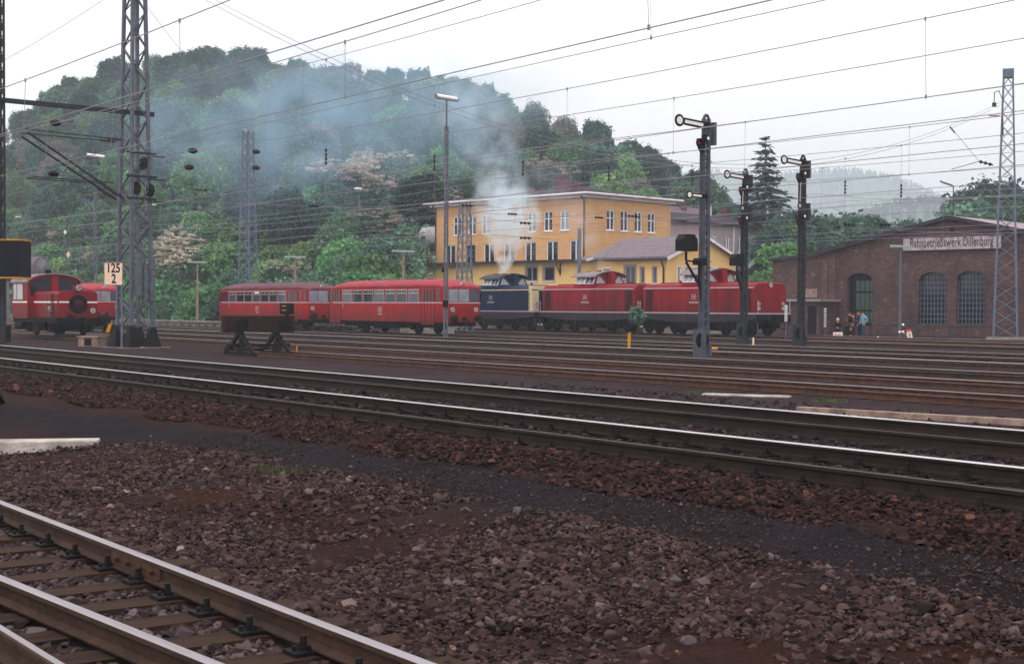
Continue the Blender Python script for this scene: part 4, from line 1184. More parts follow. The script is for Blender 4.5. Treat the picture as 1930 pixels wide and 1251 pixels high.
# small red shunter
def make_shunter():
    root = thing('shunting_locomotive', 'small red diesel shunter with white stripe and round radiator', 'locomotive', (0, 0, 0))
    W = 1.3
    cab = MB(); cab.bx(-3.7, -1.0, -1.5, 1.5, .95, 2.4); 
    arc = lambda dz=0, s_=1.0: [(-1.5 * s_, 2.4), (-1.5 * s_, 2.95 + dz)] + [(-1.5 * s_ * math.cos(math.pi * k / 10), 2.95 + dz + .52 * math.sin(math.pi * k / 10)) for k in range(1, 10)] + [(1.5 * s_, 2.95 + dz), (1.5 * s_, 2.4)]
    cab.prism(arc(), -3.7, -1.0, 'x'); c = cab.build('cab', 'kof_red', root)
    rf = MB(); a1 = arc(.05, 1.05)[1:-1]
    rf.loft([[(x, y, z) for y, z in a1] + [(x, y * .97, z - .07) for y, z in a1[::-1]] for x in (-3.95, -.75)], 0, False); r = rf.build('roof', 'cab_roof', c)
    MB().rod((-2.6, .2, 3.45), (-2.6, .2, 3.75), .18, n=12).build('exhaust', 'black_iron', r)
    for s in (-1, 1):
        for a, b in ((-3.45, -2.95), (-2.85, -1.75)):
            mb = MB(); mb.bx(a, b, min(s * 1.5, s * 1.512), max(s * 1.5, s * 1.512), 2.02, 2.9); p = mb.build('cab_window', 'glass_pale', c)
            f = MB(); 
            for (xa, xb, za, zb) in ((a, b, 2.86, 2.9), (a, b, 2.02, 2.06), (a, a + .05, 2.02, 2.9), (b - .05, b, 2.02, 2.9)): f.bx(xa, xb, min(s * 1.512, s * 1.53), max(s * 1.512, s * 1.53), za, zb)
            f.build('window_frame', 'chrome', p)
        # arched front windows above the bonnet
        pl = [(s * .22, 2.5), (s * 1.32, 2.2), (s * 1.36, 2.85), (s * 1.05, 3.14), (s * .22, 3.3)]
        MB().prism(pl if s > 0 else pl[::-1], -1.0, -.985, 'x').build('front_window', 'glass_dark', c)
    MB().bx(-1.0, -.8, -.18, .18, 2.4, 3.5).build('exhaust_duct', 'kof_red', c)
    hd = MB(); rings = []
    for x, k in ((-1.0, 1), (2.9, 1), (3.0, .96)):
        w_ = W * .86 * k; rings.append([(x, -w_, 1.02), (x, -w_, 2.32), (x, -w_ + .12, 2.46), (x, 0, 2.5), (x, w_ - .12, 2.46), (x, w_, 2.32), (x, w_, 1.02)])
    hd.loft(rings, 0, False); h = hd.build('bonnet', 'kof_red', root)
    j = MB()
    for x in (-.3, .5, 1.3, 2.1, 2.75):
        for s in (-1, 1): MB().bx(x - .015, x + .015, min(s * 1.118, s * 1.125), max(s * 1.118, s * 1.125), 1.1, 2.28).build('panel_joint', 'loco_red_dark', h)
    ld = MB()
    for s in (-1,):
        for x in (2.05, 2.4): ld.bar((x, -1.16, 1.05), (x, -1.16, 2.4), .03, .03)
        for k in range(7): ld.bar((2.05, -1.16, 1.15 + k * .19), (2.4, -1.16, 1.15 + k * .19), .025, .025)
    ld.build('ladder', 'loco_red_dark', root)
    sp = MB()
    for s in (-1, 1):
        sp.bx(-3.7, -1.0, min(s * 1.5, s * 1.51), max(s * 1.5, s * 1.51), 1.84, 1.92); sp.bx(-1.0, 2.92, min(s * 1.118, s * 1.128), max(s * 1.118, s * 1.128), 1.84, 1.92)
    sp.bx(3.0, 3.012, -1.06, -.5, 1.84, 1.92); sp.bx(3.0, 3.012, .5, 1.06, 1.84, 1.92); sp.build('stripe', 'white_paint', root)
    g = MB(); g.lathe((3.0, 0, 1.78), [(.5, -.02), (.5, .05), (.42, .06), (.42, .02), (.01, .02)], 24, 0, 'x', False); go = g.build('radiator_fan', 'underframe', root)
    hb = MB(); hb.lathe((3.02, 0, 1.78), [(.24, 0), (.2, .04), (.01, .06)], 16, 0, 'x'); 
    for k in range(8):
        an = k * math.pi / 4; hb.bar((3.04, .12 * math.cos(an), 1.78 + .12 * math.sin(an)), (3.03, .4 * math.cos(an), 1.78 + .4 * math.sin(an)), .02, .05, up=(1, 0, 0))
    hb.build('fan_hub', 'loco_red_dark', go)
    MB().bx(2.75, 3.05, -.2, .2, 2.5, 2.8).build('lamp_box', 'kof_red', h)
    headlight(root, (3.06, 0, 2.66), .14, 1); headlight(root, (3.02, .8, 1.42), .13, 1); headlight(root, (2.0, -1.2, 1.5), .13, 1)
    fr = MB(); fr.bx(-3.85, 3.7, -1.42, 1.42, .72, 1.0); fr.bx(3.55, 3.85, -1.5, 1.5, .62, 1.02); fr.build('frame', 'underframe', root)
    un = MB(); un.bx(-1.2, 1.2, -1.2, 1.2, .3, .72); un.rod((-3.4, -1.25, .55), (-2.1, -1.25, .55), .24, n=14)
    for s in (-1, 1):
        for x in (-1.75, 1.75): un.bx(x - .3, x + .3, s * 1.1 - .1, s * 1.1 + .1, .25, .75)
        un.bx(.2, .65, s * 1.42 - .03, s * 1.42 + .03, .15, .98); un.bx(.2, .65, s * 1.42 - .2, s * 1.42 + .03, .2, .24); un.bx(-1.0, -.5, s * 1.4 - .2, s * 1.4 + .03, .3, .34)
    un.build('underframe', 'underframe', root)
    for x in (-1.75, 1.75): wheel_pair(root, x, .46)
    buffers(root, 3.85, 1, .98, 'black_iron', rad=.26); buffers(root, -3.85, -1, .98, 'black_iron', rad=.26)
    hr = MB()
    for y in (-1.35, 1.35): hr.tube([(3.7, y, 1.0), (3.7, y, 1.35), (3.4, y, 1.35), (3.4, y, 1.0)], .02)
    hr.build('handrail', 'underframe', root)
    return root
KF = make_shunter()
KF.location = (-79.6, 26.8, 0)

# two cars parked on the road in front of the grey house
def make_car(label, m, X, Y, z, rz):
    r = thing('parked_car', label, 'car', (X, Y, z), rz, 'parked cars by the grey house')
    b = MB(); b.prism([(-2.1, .35), (2.1, .35), (2.15, .62), (1.95, .86), (.95, .95), (.35, 1.4), (-1.0, 1.42), (-1.75, .98), (-2.1, .9)], -.82, .82, 'y'); b.build('body', m, r, bevel=.06)
    for s in (-1, 1):
        mb = MB(); q = [(.82, .97), (.32, 1.34), (-.3, 1.36), (-.3, .97)]; mb.prism(q, s * .82, s * .835, 'y'); mb.build('window', 'glass_dark', r)
        mb = MB(); q = [(-.38, .97), (-.38, 1.36), (-.98, 1.36), (-1.5, .99)]; mb.prism(q, s * .82, s * .835, 'y'); mb.build('window', 'glass_dark', r)
        for x in (-1.3, 1.3): MB().lathe((x, s * .78, .31), [(.02, -.09), (.31, -.09), (.31, .09), (.2, .1), (.02, .08)], 16, 0, 'y', False).build('wheel', 'tyre', r)
    mb = MB(); quadpane(mb, [(.98, -.7, .97), (.98, .7, .97), (.4, .62, 1.38), (.4, -.62, 1.38)]); mb.build('windscreen', 'glass', r)
    return r
for px, Z, m, lab in ((1386, 128.5, 'car_white', 'white car parked in front of the grey house'), (1419, 127.5, 'car_dark', 'dark car parked right of the white car')):
    X, Y = atZ(px, Z); make_car(lab, m, X, Y, hill_z(px, Z) + .1, math.radians(100))
# ------------------------------------------------------------------ buildings (local x: facade seen on the right, local y: facade seen on the left)
def facade(kind):
    """point from (along, out, z) for the left (plane x=0) or right (plane y=0) facade"""
    return (lambda a, o, z: (-o, a, z)) if kind == 'L' else (lambda a, o, z: (a, -o, z))
def fbox(mb, F, a0, a1, o0, o1, z0, z1, mi=0):
    p = [F(a, o, z) for z in (z0, z1) for a, o in ((a0, o0), (a1, o0), (a1, o1), (a0, o1))]
    mb.add(p, [(0, 3, 2, 1), (4, 5, 6, 7), (0, 1, 5, 4), (1, 2, 6, 5), (2, 3, 7, 6), (3, 0, 4, 7)], mi)
def wall_holes(mb, F, a0, a1, z0, z1, holes, d=.18, mi=0):
    A = sorted({a0, a1, *[h[0] for h in holes], *[h[1] for h in holes]}); Zs = sorted({z0, z1, *[h[2] for h in holes], *[h[3] for h in holes]})
    for i in range(len(A) - 1):
        for j in range(len(Zs) - 1):
            ca, czz = (A[i] + A[i + 1]) / 2, (Zs[j] + Zs[j + 1]) / 2
            if any(h[0] < ca < h[1] and h[2] < czz < h[3] for h in holes): continue
            mb.add([F(A[i], 0, Zs[j]), F(A[i + 1], 0, Zs[j]), F(A[i + 1], 0, Zs[j + 1]), F(A[i], 0, Zs[j + 1])], [(0, 1, 2, 3)], mi)
    for h in holes:
        q = [(h[0], h[2]), (h[1], h[2]), (h[1], h[3]), (h[0], h[3])]
        for k in range(4):
            (aa, za), (ab, zb) = q[k], q[(k + 1) % 4]
            mb.add([F(aa, 0, za), F(ab, 0, zb), F(ab, -d, zb), F(aa, -d, za)], [(0, 1, 2, 3)], mi)
def window(root, F, a0, a1, z0, z1, cols=2, bars=(), d=.14, frame='window_white', glass='glass_dark', fw=.1, sill=True, outer=.0, sillm='eave_white'):
    f = MB()
    if outer:
        for (b0, b1, c0, c1) in ((a0 - outer, a1 + outer, z1, z1 + outer), (a0 - outer, a1 + outer, z0 - outer, z0), (a0 - outer, a0, z0, z1), (a1, a1 + outer, z0, z1)): fbox(f, F, b0, b1, .0, .03, c0, c1)
    for (b0, b1, c0, c1) in ((a0, a0 + fw, z0, z1), (a1 - fw, a1, z0, z1), (a0 + fw, a1 - fw, z1 - fw, z1), (a0 + fw, a1 - fw, z0, z0 + fw)): fbox(f, F, b0, b1, -d, -d + .06, c0, c1)
    for k in range(1, cols):
        a = a0 + (a1 - a0) * k / cols; fbox(f, F, a - fw * .55, a + fw * .55, -d + .003, -d + .063, z0 + fw, z1 - fw)
    for b in bars:
        z = z0 + (z1 - z0) * b; fbox(f, F, a0 + fw, a1 - fw, -d + .006, -d + .057, z - .03, z + .03)
    w_ = f.build('window', frame, root)
    g = MB(); fbox(g, F, a0 + .01, a1 - .01, -d - .03, -d + .01, z0 + .01, z1 - .01); g.build('pane', glass, w_)
    if sill:
        s = MB(); fbox(s, F, a0 - .08, a1 + .08, -d + .02, .07, z0 - .08, z0 + .002); s.build('sill', sillm, w_)
    return w_
def building(label, px, Z, z, name, cat='building', ang=44.6):
    a = math.radians(ang); U, V = math.cos(a), math.sin(a)        # right facade runs (cos, sin) in lens space
    X0, Y0 = atZ(px, Z); x1, y1 = cz(uu(px) * Z + math.sin(math.radians(90 - ang)) , Z + math.cos(math.radians(90 - ang)))
    return thing(name, label, cat, (X0, Y0, z), math.atan2(y1 - Y0, x1 - X0))
# --- orange office
B = building('large orange three storey building with a dark hipped roof and white windows', 1103, 128, 0, 'office_building')
H = 11.55
wL = [(1.9 + k * 2.16, 1.0) for k in range(0)]
def top_holes():
    L = []
    for px in (1063, 1032, 1001, 972, 944, 915, 889, 861):
        u = uu(px); s = (6.6 - u * 128) / (.702 + u * .712); L.append((s - .58, s + .58, 8.7, 10.55))
    return L
def mid_holes():
    L = []
    for px in (1084, 1040, 999, 959, 921, 886, 848):
        u = uu(px); s = (6.6 - u * 128) / (.702 + u * .712); L.append((s - .74, s + .74, 5.95, 7.8))
    return L
hl_top, hl_mid = top_holes(), mid_holes()
hr = []
for px in (1150, 1176, 1202, 1227):
    u = uu(px); t = (u * 128 - 6.6) / (.712 - u * .702); hr.append((t - .55, t + .55, 8.75, 10.65))
hr2 = [(8.3, 9.3, 5.9, 6.35)]
FL, FR = facade('L'), facade('R')
wb = MB(); wall_holes(wb, FL, 0, 20.4, -.3, H, hl_top + hl_mid); wall_holes(wb, FR, 0, 12, -.3, H, hr + hr2)
wb.add([(12, 0, -.3), (12, 20.4, -.3), (12, 20.4, H), (12, 0, H)], [(0, 1, 2, 3)]); wb.add([(0, 20.4, -.3), (12, 20.4, -.3), (12, 20.4, H), (0, 20.4, H)], [(0, 1, 2, 3)])
wb.bx(.3, 11.7, .3, 20.1, H - .1, H - .02); wb.bx(.3, 11.7, .3, 20.1, 8.2, 8.3); wb.bx(.3, 11.7, .3, 20.1, 5.2, 5.3); wb.bx(4, 4.2, .3, 20, 0, H - .2)
wb.build('wall', 'plaster_orange', B, recalc=False)
for h in hl_top: window(B, FL, *h, 2, (.62,), glass='glass_pale' if rnd.random() < .25 else 'glass_dark')
for h in hl_mid: window(B, FL, *h, 2, (), glass='glass_dark')
for h in hr: window(B, FR, *h, 2, (.6,), glass='glass_dark')
for h in hr2: window(B, FR, *h, 2, ())
ev = MB(); ev.bx(-.4, 12.4, -.4, 20.8, H + .04, H + .32); ev.build('eaves', 'eave_white', B)
rf = MB(); e, zt, zr_ = .85, H + .32, H + 1.65
rf.add([(-e, -e, zt), (12 + e, -e, zt), (12 + e, 20.4 + e, zt), (-e, 20.4 + e, zt), (6, 6, zr_), (6, 14.4, zr_), (-e, -e, zt + .16), (12 + e, -e, zt + .16), (12 + e, 20.4 + e, zt + .16), (-e, 20.4 + e, zt + .16)],
       [(0, 3, 2, 1), (0, 1, 7, 6), (1, 2, 8, 7), (2, 3, 9, 8), (3, 0, 6, 9), (6, 7, 4), (7, 8, 5, 4), (8, 9, 5), (9, 6, 4, 5)])
ro = rf.build('roof', 'roof_dark', B)
c = MB(); c.bx(3.6, 4.4, 6.2, 7.2, H + 1, H + 2.5); c.bx(3.5, 4.5, 6.1, 7.3, H + 2.5, H + 2.62); c.build('chimney', 'brick_chimney', ro)
c = MB(); c.bx(2.6, 4.2, 4.0, 6.1, H + .8, H + 1.75); c.build('chimney', 'brick_chimney', ro)
c = MB(); c.bx(2.4, 4.6, 11.0, 14.2, H + .8, H + 1.75); c.build('dormer', 'roof_pink', ro)
for a, F in ((-.0, FL), (20.1, FL)):
    p = MB(); p.rod(F(a + .15, .1, 0), F(a + .15, .1, H - .2), .07, n=8); p.tube([F(a + .15, .1, H - .2), F(a + .15, .45, H + .05), F(a + .15, .5, H + .2)], .07, 6); p.build('drainpipe', 'pipe_dark', B)
gu = MB(); gu.rod((-e, -e, zt + .05), (-e, 20.4 + e, zt + .05), .1, n=8); gu.rod((-e, -e, zt + .05), (12 + e, -e, zt + .05), .1, n=8); gu.build('gutter', 'eave_white', ro)
# lean-to along the left facade
an = MB(); FA = lambda a, o, z: (-4.2 - o, a, z)
def As(px): u = uu(px); return (3.61 - 125 * u) / (.702 + .712 * u)
ah = [(As(1012), As(991), 4.0, 5.3), (As(1044), As(1024), 4.0, 5.3)]
wall_holes(an, FA, -5.5, 22.5, -.3, 5.7, ah); an.add([(-4.2, -5.5, -.3), (3, -5.5, -.3), (3, -5.5, 5.7), (-4.2, -5.5, 5.7)], [(0, 1, 2, 3)]); an.add([(-4.2, 22.5, -.3), (1, 22.5, -.3), (1, 22.5, 5.7), (-4.2, 22.5, 5.7)], [(0, 1, 2, 3)])
an.bx(-3.6, -3.5, -5, 22, 0, 5.5)
an.build('lean_to_wall', 'plaster_cream', B, recalc=False)
for h in ah: window(B, FA, *h, 2 if h[0] > As(1015) else 1, (), frame='window_grey', glass='glass_dark', outer=.14)
lr = MB(); lr.loft([[(-4.9, y, 5.6), (.0, y, 5.85), (.0, y, 6.05), (-4.9, y, 5.85)] for y in (-5.6, 23.0)], 0, False); lr.build('lean_to_roof', 'roof_dark', B)
p = MB(); p.tube([(-4.7, 20.2, 5.6), (-4.35, 20.2, 5.1), (-4.3, 20.2, 0)], .07, 6); p.build('drainpipe', 'pipe_dark', B)
p = MB(); p.bar((-4.25, As(1056), 5.6), (-4.25, As(1056), 4.5), .1, .1); p.bar((-4.25, As(1056), 4.6), (-4.8, As(1056), 5.6), .08, .08); p.build('roof_bracket', 'pipe_dark', B)
X, Y = atZ(1091, 116); sp_ = thing('steel_pole', 'bluish grey steel pole rising in front of the orange building', 'pole', (X, Y, -.2)); MB().rod((0, 0, 0), (0, 0, zat(1091, 430, 116) + .2), .17, .15, 12).build('pole_tube', 'steel_blue', sp_)
tag(MB().bx(-190, -76, 67.3, 76, -.4, .32).build('paving', 'concrete'), kind='structure')
# low wing with a round tank at the far left end
wgm = MB(); FW = lambda a, o, z: (1.2 - o, a, z)
wall_holes(wgm, FW, 20.4, 27.0, 4.0, 7.4, [(22.2, 23.2, 5.2, 6.5), (24.7, 26.0, 6.3, 7.0)]); wgm.add([(1.2, 27, 4), (6, 27, 4), (6, 27, 7.4), (1.2, 27, 7.4)], [(0, 1, 2, 3)])
wgm.bx(1.5, 6, 20.5, 26.9, 3.9, 4.1); wgm.build('wing_wall', 'plaster_orange', B, recalc=False)
window(B, FW, 22.2, 23.2, 5.2, 6.5, 2); window(B, FW, 24.7, 26.0, 6.3, 7.0, 2)
MB().bx(.7, 6.4, 20.4, 27.6, 7.4, 7.62).build('wing_roof', 'roof_dark', B)
tk = MB(); tk.rod((1.4, 20.6, 8.75), (1.4, 23.4, 8.75), 1.05, n=28); tk.lathe((1.4, 23.4, 8.75), [(1.05, 0), (.9, .22), (.5, .36), (.01, .4)], 28, 0, 'y') if False else None
tk.bx(.8, 2.0, 21, 21.3, 7.6, 8.0); tk.bx(.8, 2.0, 22.8, 23.1, 7.6, 8.0)
k_ = tk.build('storage_tank', 'tank_grey'); k_.location = B.location; k_.rotation_euler = B.rotation_euler
tag(k_, 'grey horizontal cylinder tank on the flat roof left of the orange building', 'tank')

# --- cream gabled annex
A = building('cream yellow single storey house with a shallow grey gable roof', 1256, 112, 0, 'annex_house')
ah = [(2.05, 3.95, 3.0, 5.0), (1.1 - .9, 1.1 - .3, 3.55, 4.75), (5.05, 5.06, 3, 3.01)][:1]
def Ls(px): u = uu(px); return (12.16 - u * 112) / (.702 + u * .712)
def Rs(px): u = uu(px); return (u * 112 - 12.16) / (.712 - u * .702)
ahL = [(Ls(1196) - .05, Ls(1177), 3.1, 5.05), (Ls(1214), Ls(1206), 3.65, 4.95), (Ls(1237), Ls(1229), 3.65, 4.95)]
ahR = [(Rs(1276), Rs(1284), 3.6, 5.0), (Rs(1290), Rs(1300), 3.6, 5.0), (Rs(1306), Rs(1314), 3.6, 5.0), (Rs(1341), Rs(1352), 3.6, 5.0)]
wm = MB(); wall_holes(wm, FL, 0, 5.9, -.3, 5.75, ahL); wall_holes(wm, FR, 0, 9.0, -.3, 5.75, ahR)
wm.add([(0, 0, 5.75), (9, 0, 5.75), (4.5, 0, 7.4)], [(0, 1, 2)]); wm.add([(9, 0, -.3), (9, 9, -.3), (9, 9, 5.75), (9, 0, 5.75)], [(0, 1, 2, 3)])
wm.add([(0, 5.9, -.3), (.9, 5.9, -.3), (.9, 5.9, 5.8), (0, 5.9, 5.75)], [(0, 1, 2, 3)])
FB = lambda a, o, z: (.9 - o, a, z)
wall_holes(wm, FB, 5.9, 8.2, -.3, 5.8, [(6.2, 7.5, 3.2, 4.95)]); wm.bx(2, 2.1, .3, 8.5, 0, 5.6); wm.bx(.5, 8.5, .8, .9, 0, 5.6)
wm.build('wall', 'plaster_cream', A, recalc=False)
window(A, FL, *ahL[0], 2, (), frame='window_grey', glass='glass', outer=.14); window(A, FB, 6.2, 7.5, 3.2, 4.95, 6, (.35, .68), frame='window_white', glass='glass_dark', fw=.05, outer=.08)
for h in ahL[1:]: window(A, FL, *h, 1, (), glass='glass', outer=.05, frame='window_grey')
for h in ahR: window(A, FR, *h, 1, (), glass='glass_pale', outer=.05, frame='window_white')
rf = MB(); t_ = .16
def slope_roof(y0, y1, xl, xr, ze, zr2, ov=.5):
    xm = (xl + xr) / 2; k = (zr2 - ze) / (xm - xl); zl = ze - k * ov
    rf.loft([[(xl - ov, y, zl), (xm, y, zr2), (xr + ov, y, zl), (xr + ov, y, zl + t_), (xm, y, zr2 + t_), (xl - ov, y, zl + t_)] for y in (y0, y1)], 0, False)
slope_roof(-.45, 6.0, 0, 9, 5.78, 7.45); slope_roof(6.0, 8.7, .9, 9, 5.9, 7.44)
r_ = rf.build('roof', 'roof_grey', A)
vg = MB(); 
for (a, b) in (((-.5, -.47, 5.56), (4.5, -.47, 7.43)), ((9.5, -.47, 5.56), (4.5, -.47, 7.43))): vg.bar(a, b, .05, .24)
vg.build('verge_board', 'eave_white', r_)
p = MB(); p.tube([(-.45, .25, 5.6), (-.3, .25, 5.2), (-.12, .25, 4.9), (-.12, .25, 0)], .08, 6); p.build('drainpipe', 'pipe_dark', A)
g_ = MB(); g_.rod((-.55, -.45, 5.55), (-.55, 6, 5.55), .09, n=8); g_.build('gutter', 'pipe_dark', r_)
# canopy stretch left of it in front of the orange building
C_ = MB(); C_.loft([[(-.3, y, 5.55), (3.5, y, 6.3), (3.5, y, 6.45), (-.3, y, 5.7)] for y in (8.25, 9.6)], 0, False); C_.build('porch_roof', 'roof_grey', A)
vb = MB(); vb.bar((-.35, 8.23, 5.62), (3.5, 8.23, 6.38), .05, .2); vb.build('verge_board', 'eave_white', A)

# --- grey house and the pink roofed house on the slope
G = building('long pinkish grey two storey house with white windows on the terrace', 1258, 138, 5.2, 'grey_house')
def Gs(px): u = uu(px); return (u * 138 - uu(1258) * 138) / (.712 - u * .702)
gh = [(Gs(p) - .45, Gs(p) + .45, 2.15, 3.75) for p in (1345, 1369, 1394, 1412, 1436)]
gl = Gs(1466); gm = MB(); wall_holes(gm, FR, -1, gl, -2, 4.9, gh); gm.add([(gl, 0, -2), (gl, 8, -2), (gl, 8, 4.9), (gl, 0, 4.9)], [(0, 1, 2, 3)]); gm.add([(-1, 0, -2), (-1, 8, -2), (-1, 8, 4.9), (-1, 0, 4.9)], [(0, 1, 2, 3)]); gm.bx(-.5, gl - .5, 2, 2.1, 0, 4.7)
gm.build('wall', 'plaster_grey', G, recalc=False)
for i, h in enumerate(gh): window(G, FR, *h, 2 if i != 4 else 1, (), glass='glass_pale' if i < 4 else 'glass_dark', frame='window_white' if i < 4 else 'pipe_dark', sillm='eave_white' if i < 4 else 'sill_red')
mb = MB(); mb.loft([[(x, -.6, 4.85), (x, 4, 6.0), (x, 8.6, 4.85), (x, 8.6, 5.05), (x, 4, 6.2), (x, -.6, 5.05)] for x in (-1.6, gl + .7)], 0, False); gr = mb.build('roof', 'roof_dark', G)
for x in (10.2, 13.6): MB().bx(x, x + .8, 3.2, 4.0, 5.5, 7.0).build('chimney', 'brick_chimney' if x > 11 else 'eave_white', gr)
p = MB(); p.rod((Gs(1380), -.1, 4.8), (Gs(1380), -.1, -1), .07, n=8); p.build('drainpipe', 'window_white', G)
X, Y = atZ(1278, 168)
K = building('house with a faded pink roof behind the grey house', 1276, 166, 7.0, 'pink_roofed_house')
mb = MB(); mb.bx(0, 9, 0, 8, -3, 3.6); mb.add([(0, 0, 3.6), (0, 8, 3.6), (0, 4, 6.6), (9, 0, 3.6), (9, 8, 3.6), (9, 4, 6.6)], [(0, 1, 2), (3, 5, 4), (0, 3, 4, 1)]); mb.build('wall', 'plaster_grey', K)
mb = MB(); mb.loft([[(x, -.5, 3.3), (x, 4, 6.7), (x, 8.5, 3.3), (x, 8.5, 3.5), (x, 4, 6.9), (x, -.5, 3.5)] for x in (-.5, 9.5)], 0, False); kr = mb.build('roof', 'roof_pink', K)
MB().bx(5, 5.7, 3.2, 3.9, 6.2, 7.7).build('chimney', 'brick_chimney', kr)

# --- brick engine shed
def brick_material():
    m = bpy.data.materials.new('brick_wall'); m.use_nodes = True; t = m.node_tree; b = t.nodes['Principled BSDF']
    b.inputs['Roughness'].default_value = .9; b.inputs['Specular IOR Level'].default_value = .2
    tc = t.nodes.new('ShaderNodeTexCoord'); sp = t.nodes.new('ShaderNodeSeparateXYZ'); cb = t.nodes.new('ShaderNodeCombineXYZ')
    ad = t.nodes.new('ShaderNodeMath'); ad.operation = 'ADD'
    t.links.new(tc.outputs['Object'], sp.inputs[0]); t.links.new(sp.outputs['X'], ad.inputs[0]); t.links.new(sp.outputs['Y'], ad.inputs[1])
    t.links.new(ad.outputs[0], cb.inputs[0]); t.links.new(sp.outputs['Z'], cb.inputs[1])
    br = t.nodes.new('ShaderNodeTexBrick'); br.inputs['Scale'].default_value = 1.0; br.inputs['Brick Width'].default_value = .36; br.inputs['Row Height'].default_value = .135; br.inputs['Mortar Size'].default_value = .018
    br.inputs['Color1'].default_value = S(102, 66, 60); br.inputs['Color2'].default_value = S(58, 44, 48); br.inputs['Mortar'].default_value = S(98, 88, 92)
    t.links.new(cb.outputs[0], br.inputs['Vector'])
    def nz(s, d=6):
        n = t.nodes.new('ShaderNodeTexNoise'); n.inputs['Scale'].default_value = s; n.inputs['Detail'].default_value = d; t.links.new(tc.outputs['Object'], n.inputs['Vector']); return n
    def mixc(a, fac, lo, hi, col, mode='MIX'):
        mr = t.nodes.new('ShaderNodeMapRange'); mr.inputs[1].default_value = lo; mr.inputs[2].default_value = hi; t.links.new(fac, mr.inputs[0])
        x = t.nodes.new('ShaderNodeMixRGB'); x.blend_type = mode; t.links.new(mr.outputs[0], x.inputs[0]); t.links.new(a, x.inputs[1]); x.inputs[2].default_value = col; return x.outputs[0]
    c = mixc(br.outputs['Color'], nz(.5).outputs['Fac'], .4, .8, S(56, 44, 52))
    c = mixc(c, nz(3.2, 8).outputs['Fac'], .56, .85, S(140, 88, 72))
    c = mixc(c, nz(1.6, 8).outputs['Fac'], .6, .9, S(116, 104, 110))
    t.links.new(c, b.inputs['Base Color']); MATS['brick_wall'] = m
brick_material()
E = building('dark brick engine shed with tall arched windows and a shallow gable roof', 1790, 102, -.3, 'engine_shed', ang=45.2)
def Es(px): u = uu(px); return (31.4 - u * 102) / (.7046 + u * .7096)
def ez(px, py): s = Es(px); return zat(px, py, 102 + .7096 * s) + .3
sw = [(Es(1857), Es(1802), ez(1830, 611), ez(1830, 511)), (Es(1783), Es(1731), ez(1756, 611), ez(1756, 513)), (Es(1644), Es(1597), ez(1620, 614), ez(1620, 515)),
      (Es(1857) - 5.2, Es(1802) - 5.2, ez(1830, 611), ez(1830, 511))]
zL, zP, sl, sr = ez(1548, 479), 8.45, Es(1548), -Es(1548)
em = MB(); rise = .55
hol = [(a, b, c_, d_) for a, b, c_, d_ in sw]
wall_holes(em, FL, sr, sl, -.2, zL, hol, d=.45)
em.add([FL(sr, 0, zL), FL(sl, 0, zL), FL(0, 0, zP)], [(0, 1, 2)])
for a, b, c_, d_ in sw:      # arch spandrels
    n = 8; mid = (a + b) / 2; hw = (b - a) / 2; z0 = d_ - rise
    for sgn in (-1, 1):
        pts = [(mid + sgn * hw * k / n, z0 + rise * math.sqrt(max(0, 1 - (k / n) ** 2 * .999))) for k in range(n + 1)]
        for k in range(n):
            (p0, q0), (p1, q1) = pts[k], pts[k + 1]
            em.add([FL(p0, 0, q0), FL(p1, 0, q1), FL(p1, 0, d_), FL(p0, 0, d_), FL(p0, -.45, q0), FL(p1, -.45, q1)], [(0, 1, 2, 3), (0, 1, 5, 4)])
em.add([(0, sl, -.2), (34, sl, -.2), (34, sl, zL), (0, sl, zL)], [(0, 1, 2, 3)]); em.add([(0, sr, -.2), (34, sr, -.2), (34, sr, zL), (0, sr, zL)], [(0, 1, 2, 3)])
em.bx(33.6, 34, sr, sl, 0, zL); em.bx(6, 6.2, sr + .5, sl - .5, 0, zL - .4)
for a in (sl - .35, Es(1600) + 1.4):      # pilaster strips
    fbox(em, FL, a - .3, a + .3, 0, .1, 0, zL - .4 if a > Es(1600) + 2 else zL)
em.build('wall', 'brick_wall', E, recalc=False)
# low lean-to wing further left
sl2 = Es(1450); wz0, wz1 = zL - .06, ez(1450, 492)
wm = MB(); wm.add([(.5, sl, -.2), (.5, sl2, -.2), (.5, sl2, wz1), (.5, sl, wz0), (30, sl, -.2), (30, sl2, -.2), (30, sl2, wz1), (30, sl, wz0)], [(0, 1, 2, 3), (1, 5, 6, 2), (4, 5, 6, 7)]); wm.build('wing_wall', 'brick_wall', E)
rm = MB(); rm.loft([[(x, sl2 + .3, wz1 - .02), (x, sl, wz0 + .02), (x, sl, wz0 + .2), (x, sl2 + .3, wz1 + .16)] for x in (.35, 30.3)], 0, False)
k = (zP - zL) / sl
rm.loft([[(x, sl + .5, zL - .5 * k + .03), (x, 0, zP + .03), (x, sr - .5, zL - .5 * k + .03), (x, sr - .5, zL - .5 * k + .25), (x, 0, zP + .25), (x, sl + .5, zL - .5 * k + .25)] for x in (-.4, 34.4)], 0, False)
er = rm.build('roof', ['roof_felt'], E)
fc = MB()
for s in (sl + .5, sr - .5): fc.bar((-.43, s, zL - .5 * k + .14), (-.43, 0, zP + .14), .05, .26)
fc.bar((.3, sl2 + .3, wz1 + .08), (.3, sl, wz0 + .1), .05, .24); fc.build('verge_board', 'roof_dark', er)
sk = MB(); sk.rod((9, -3.6, 8.0), (13, -3.6, 8.0), .75, n=20); sk.build('roof_light', 'lamp_white', er)
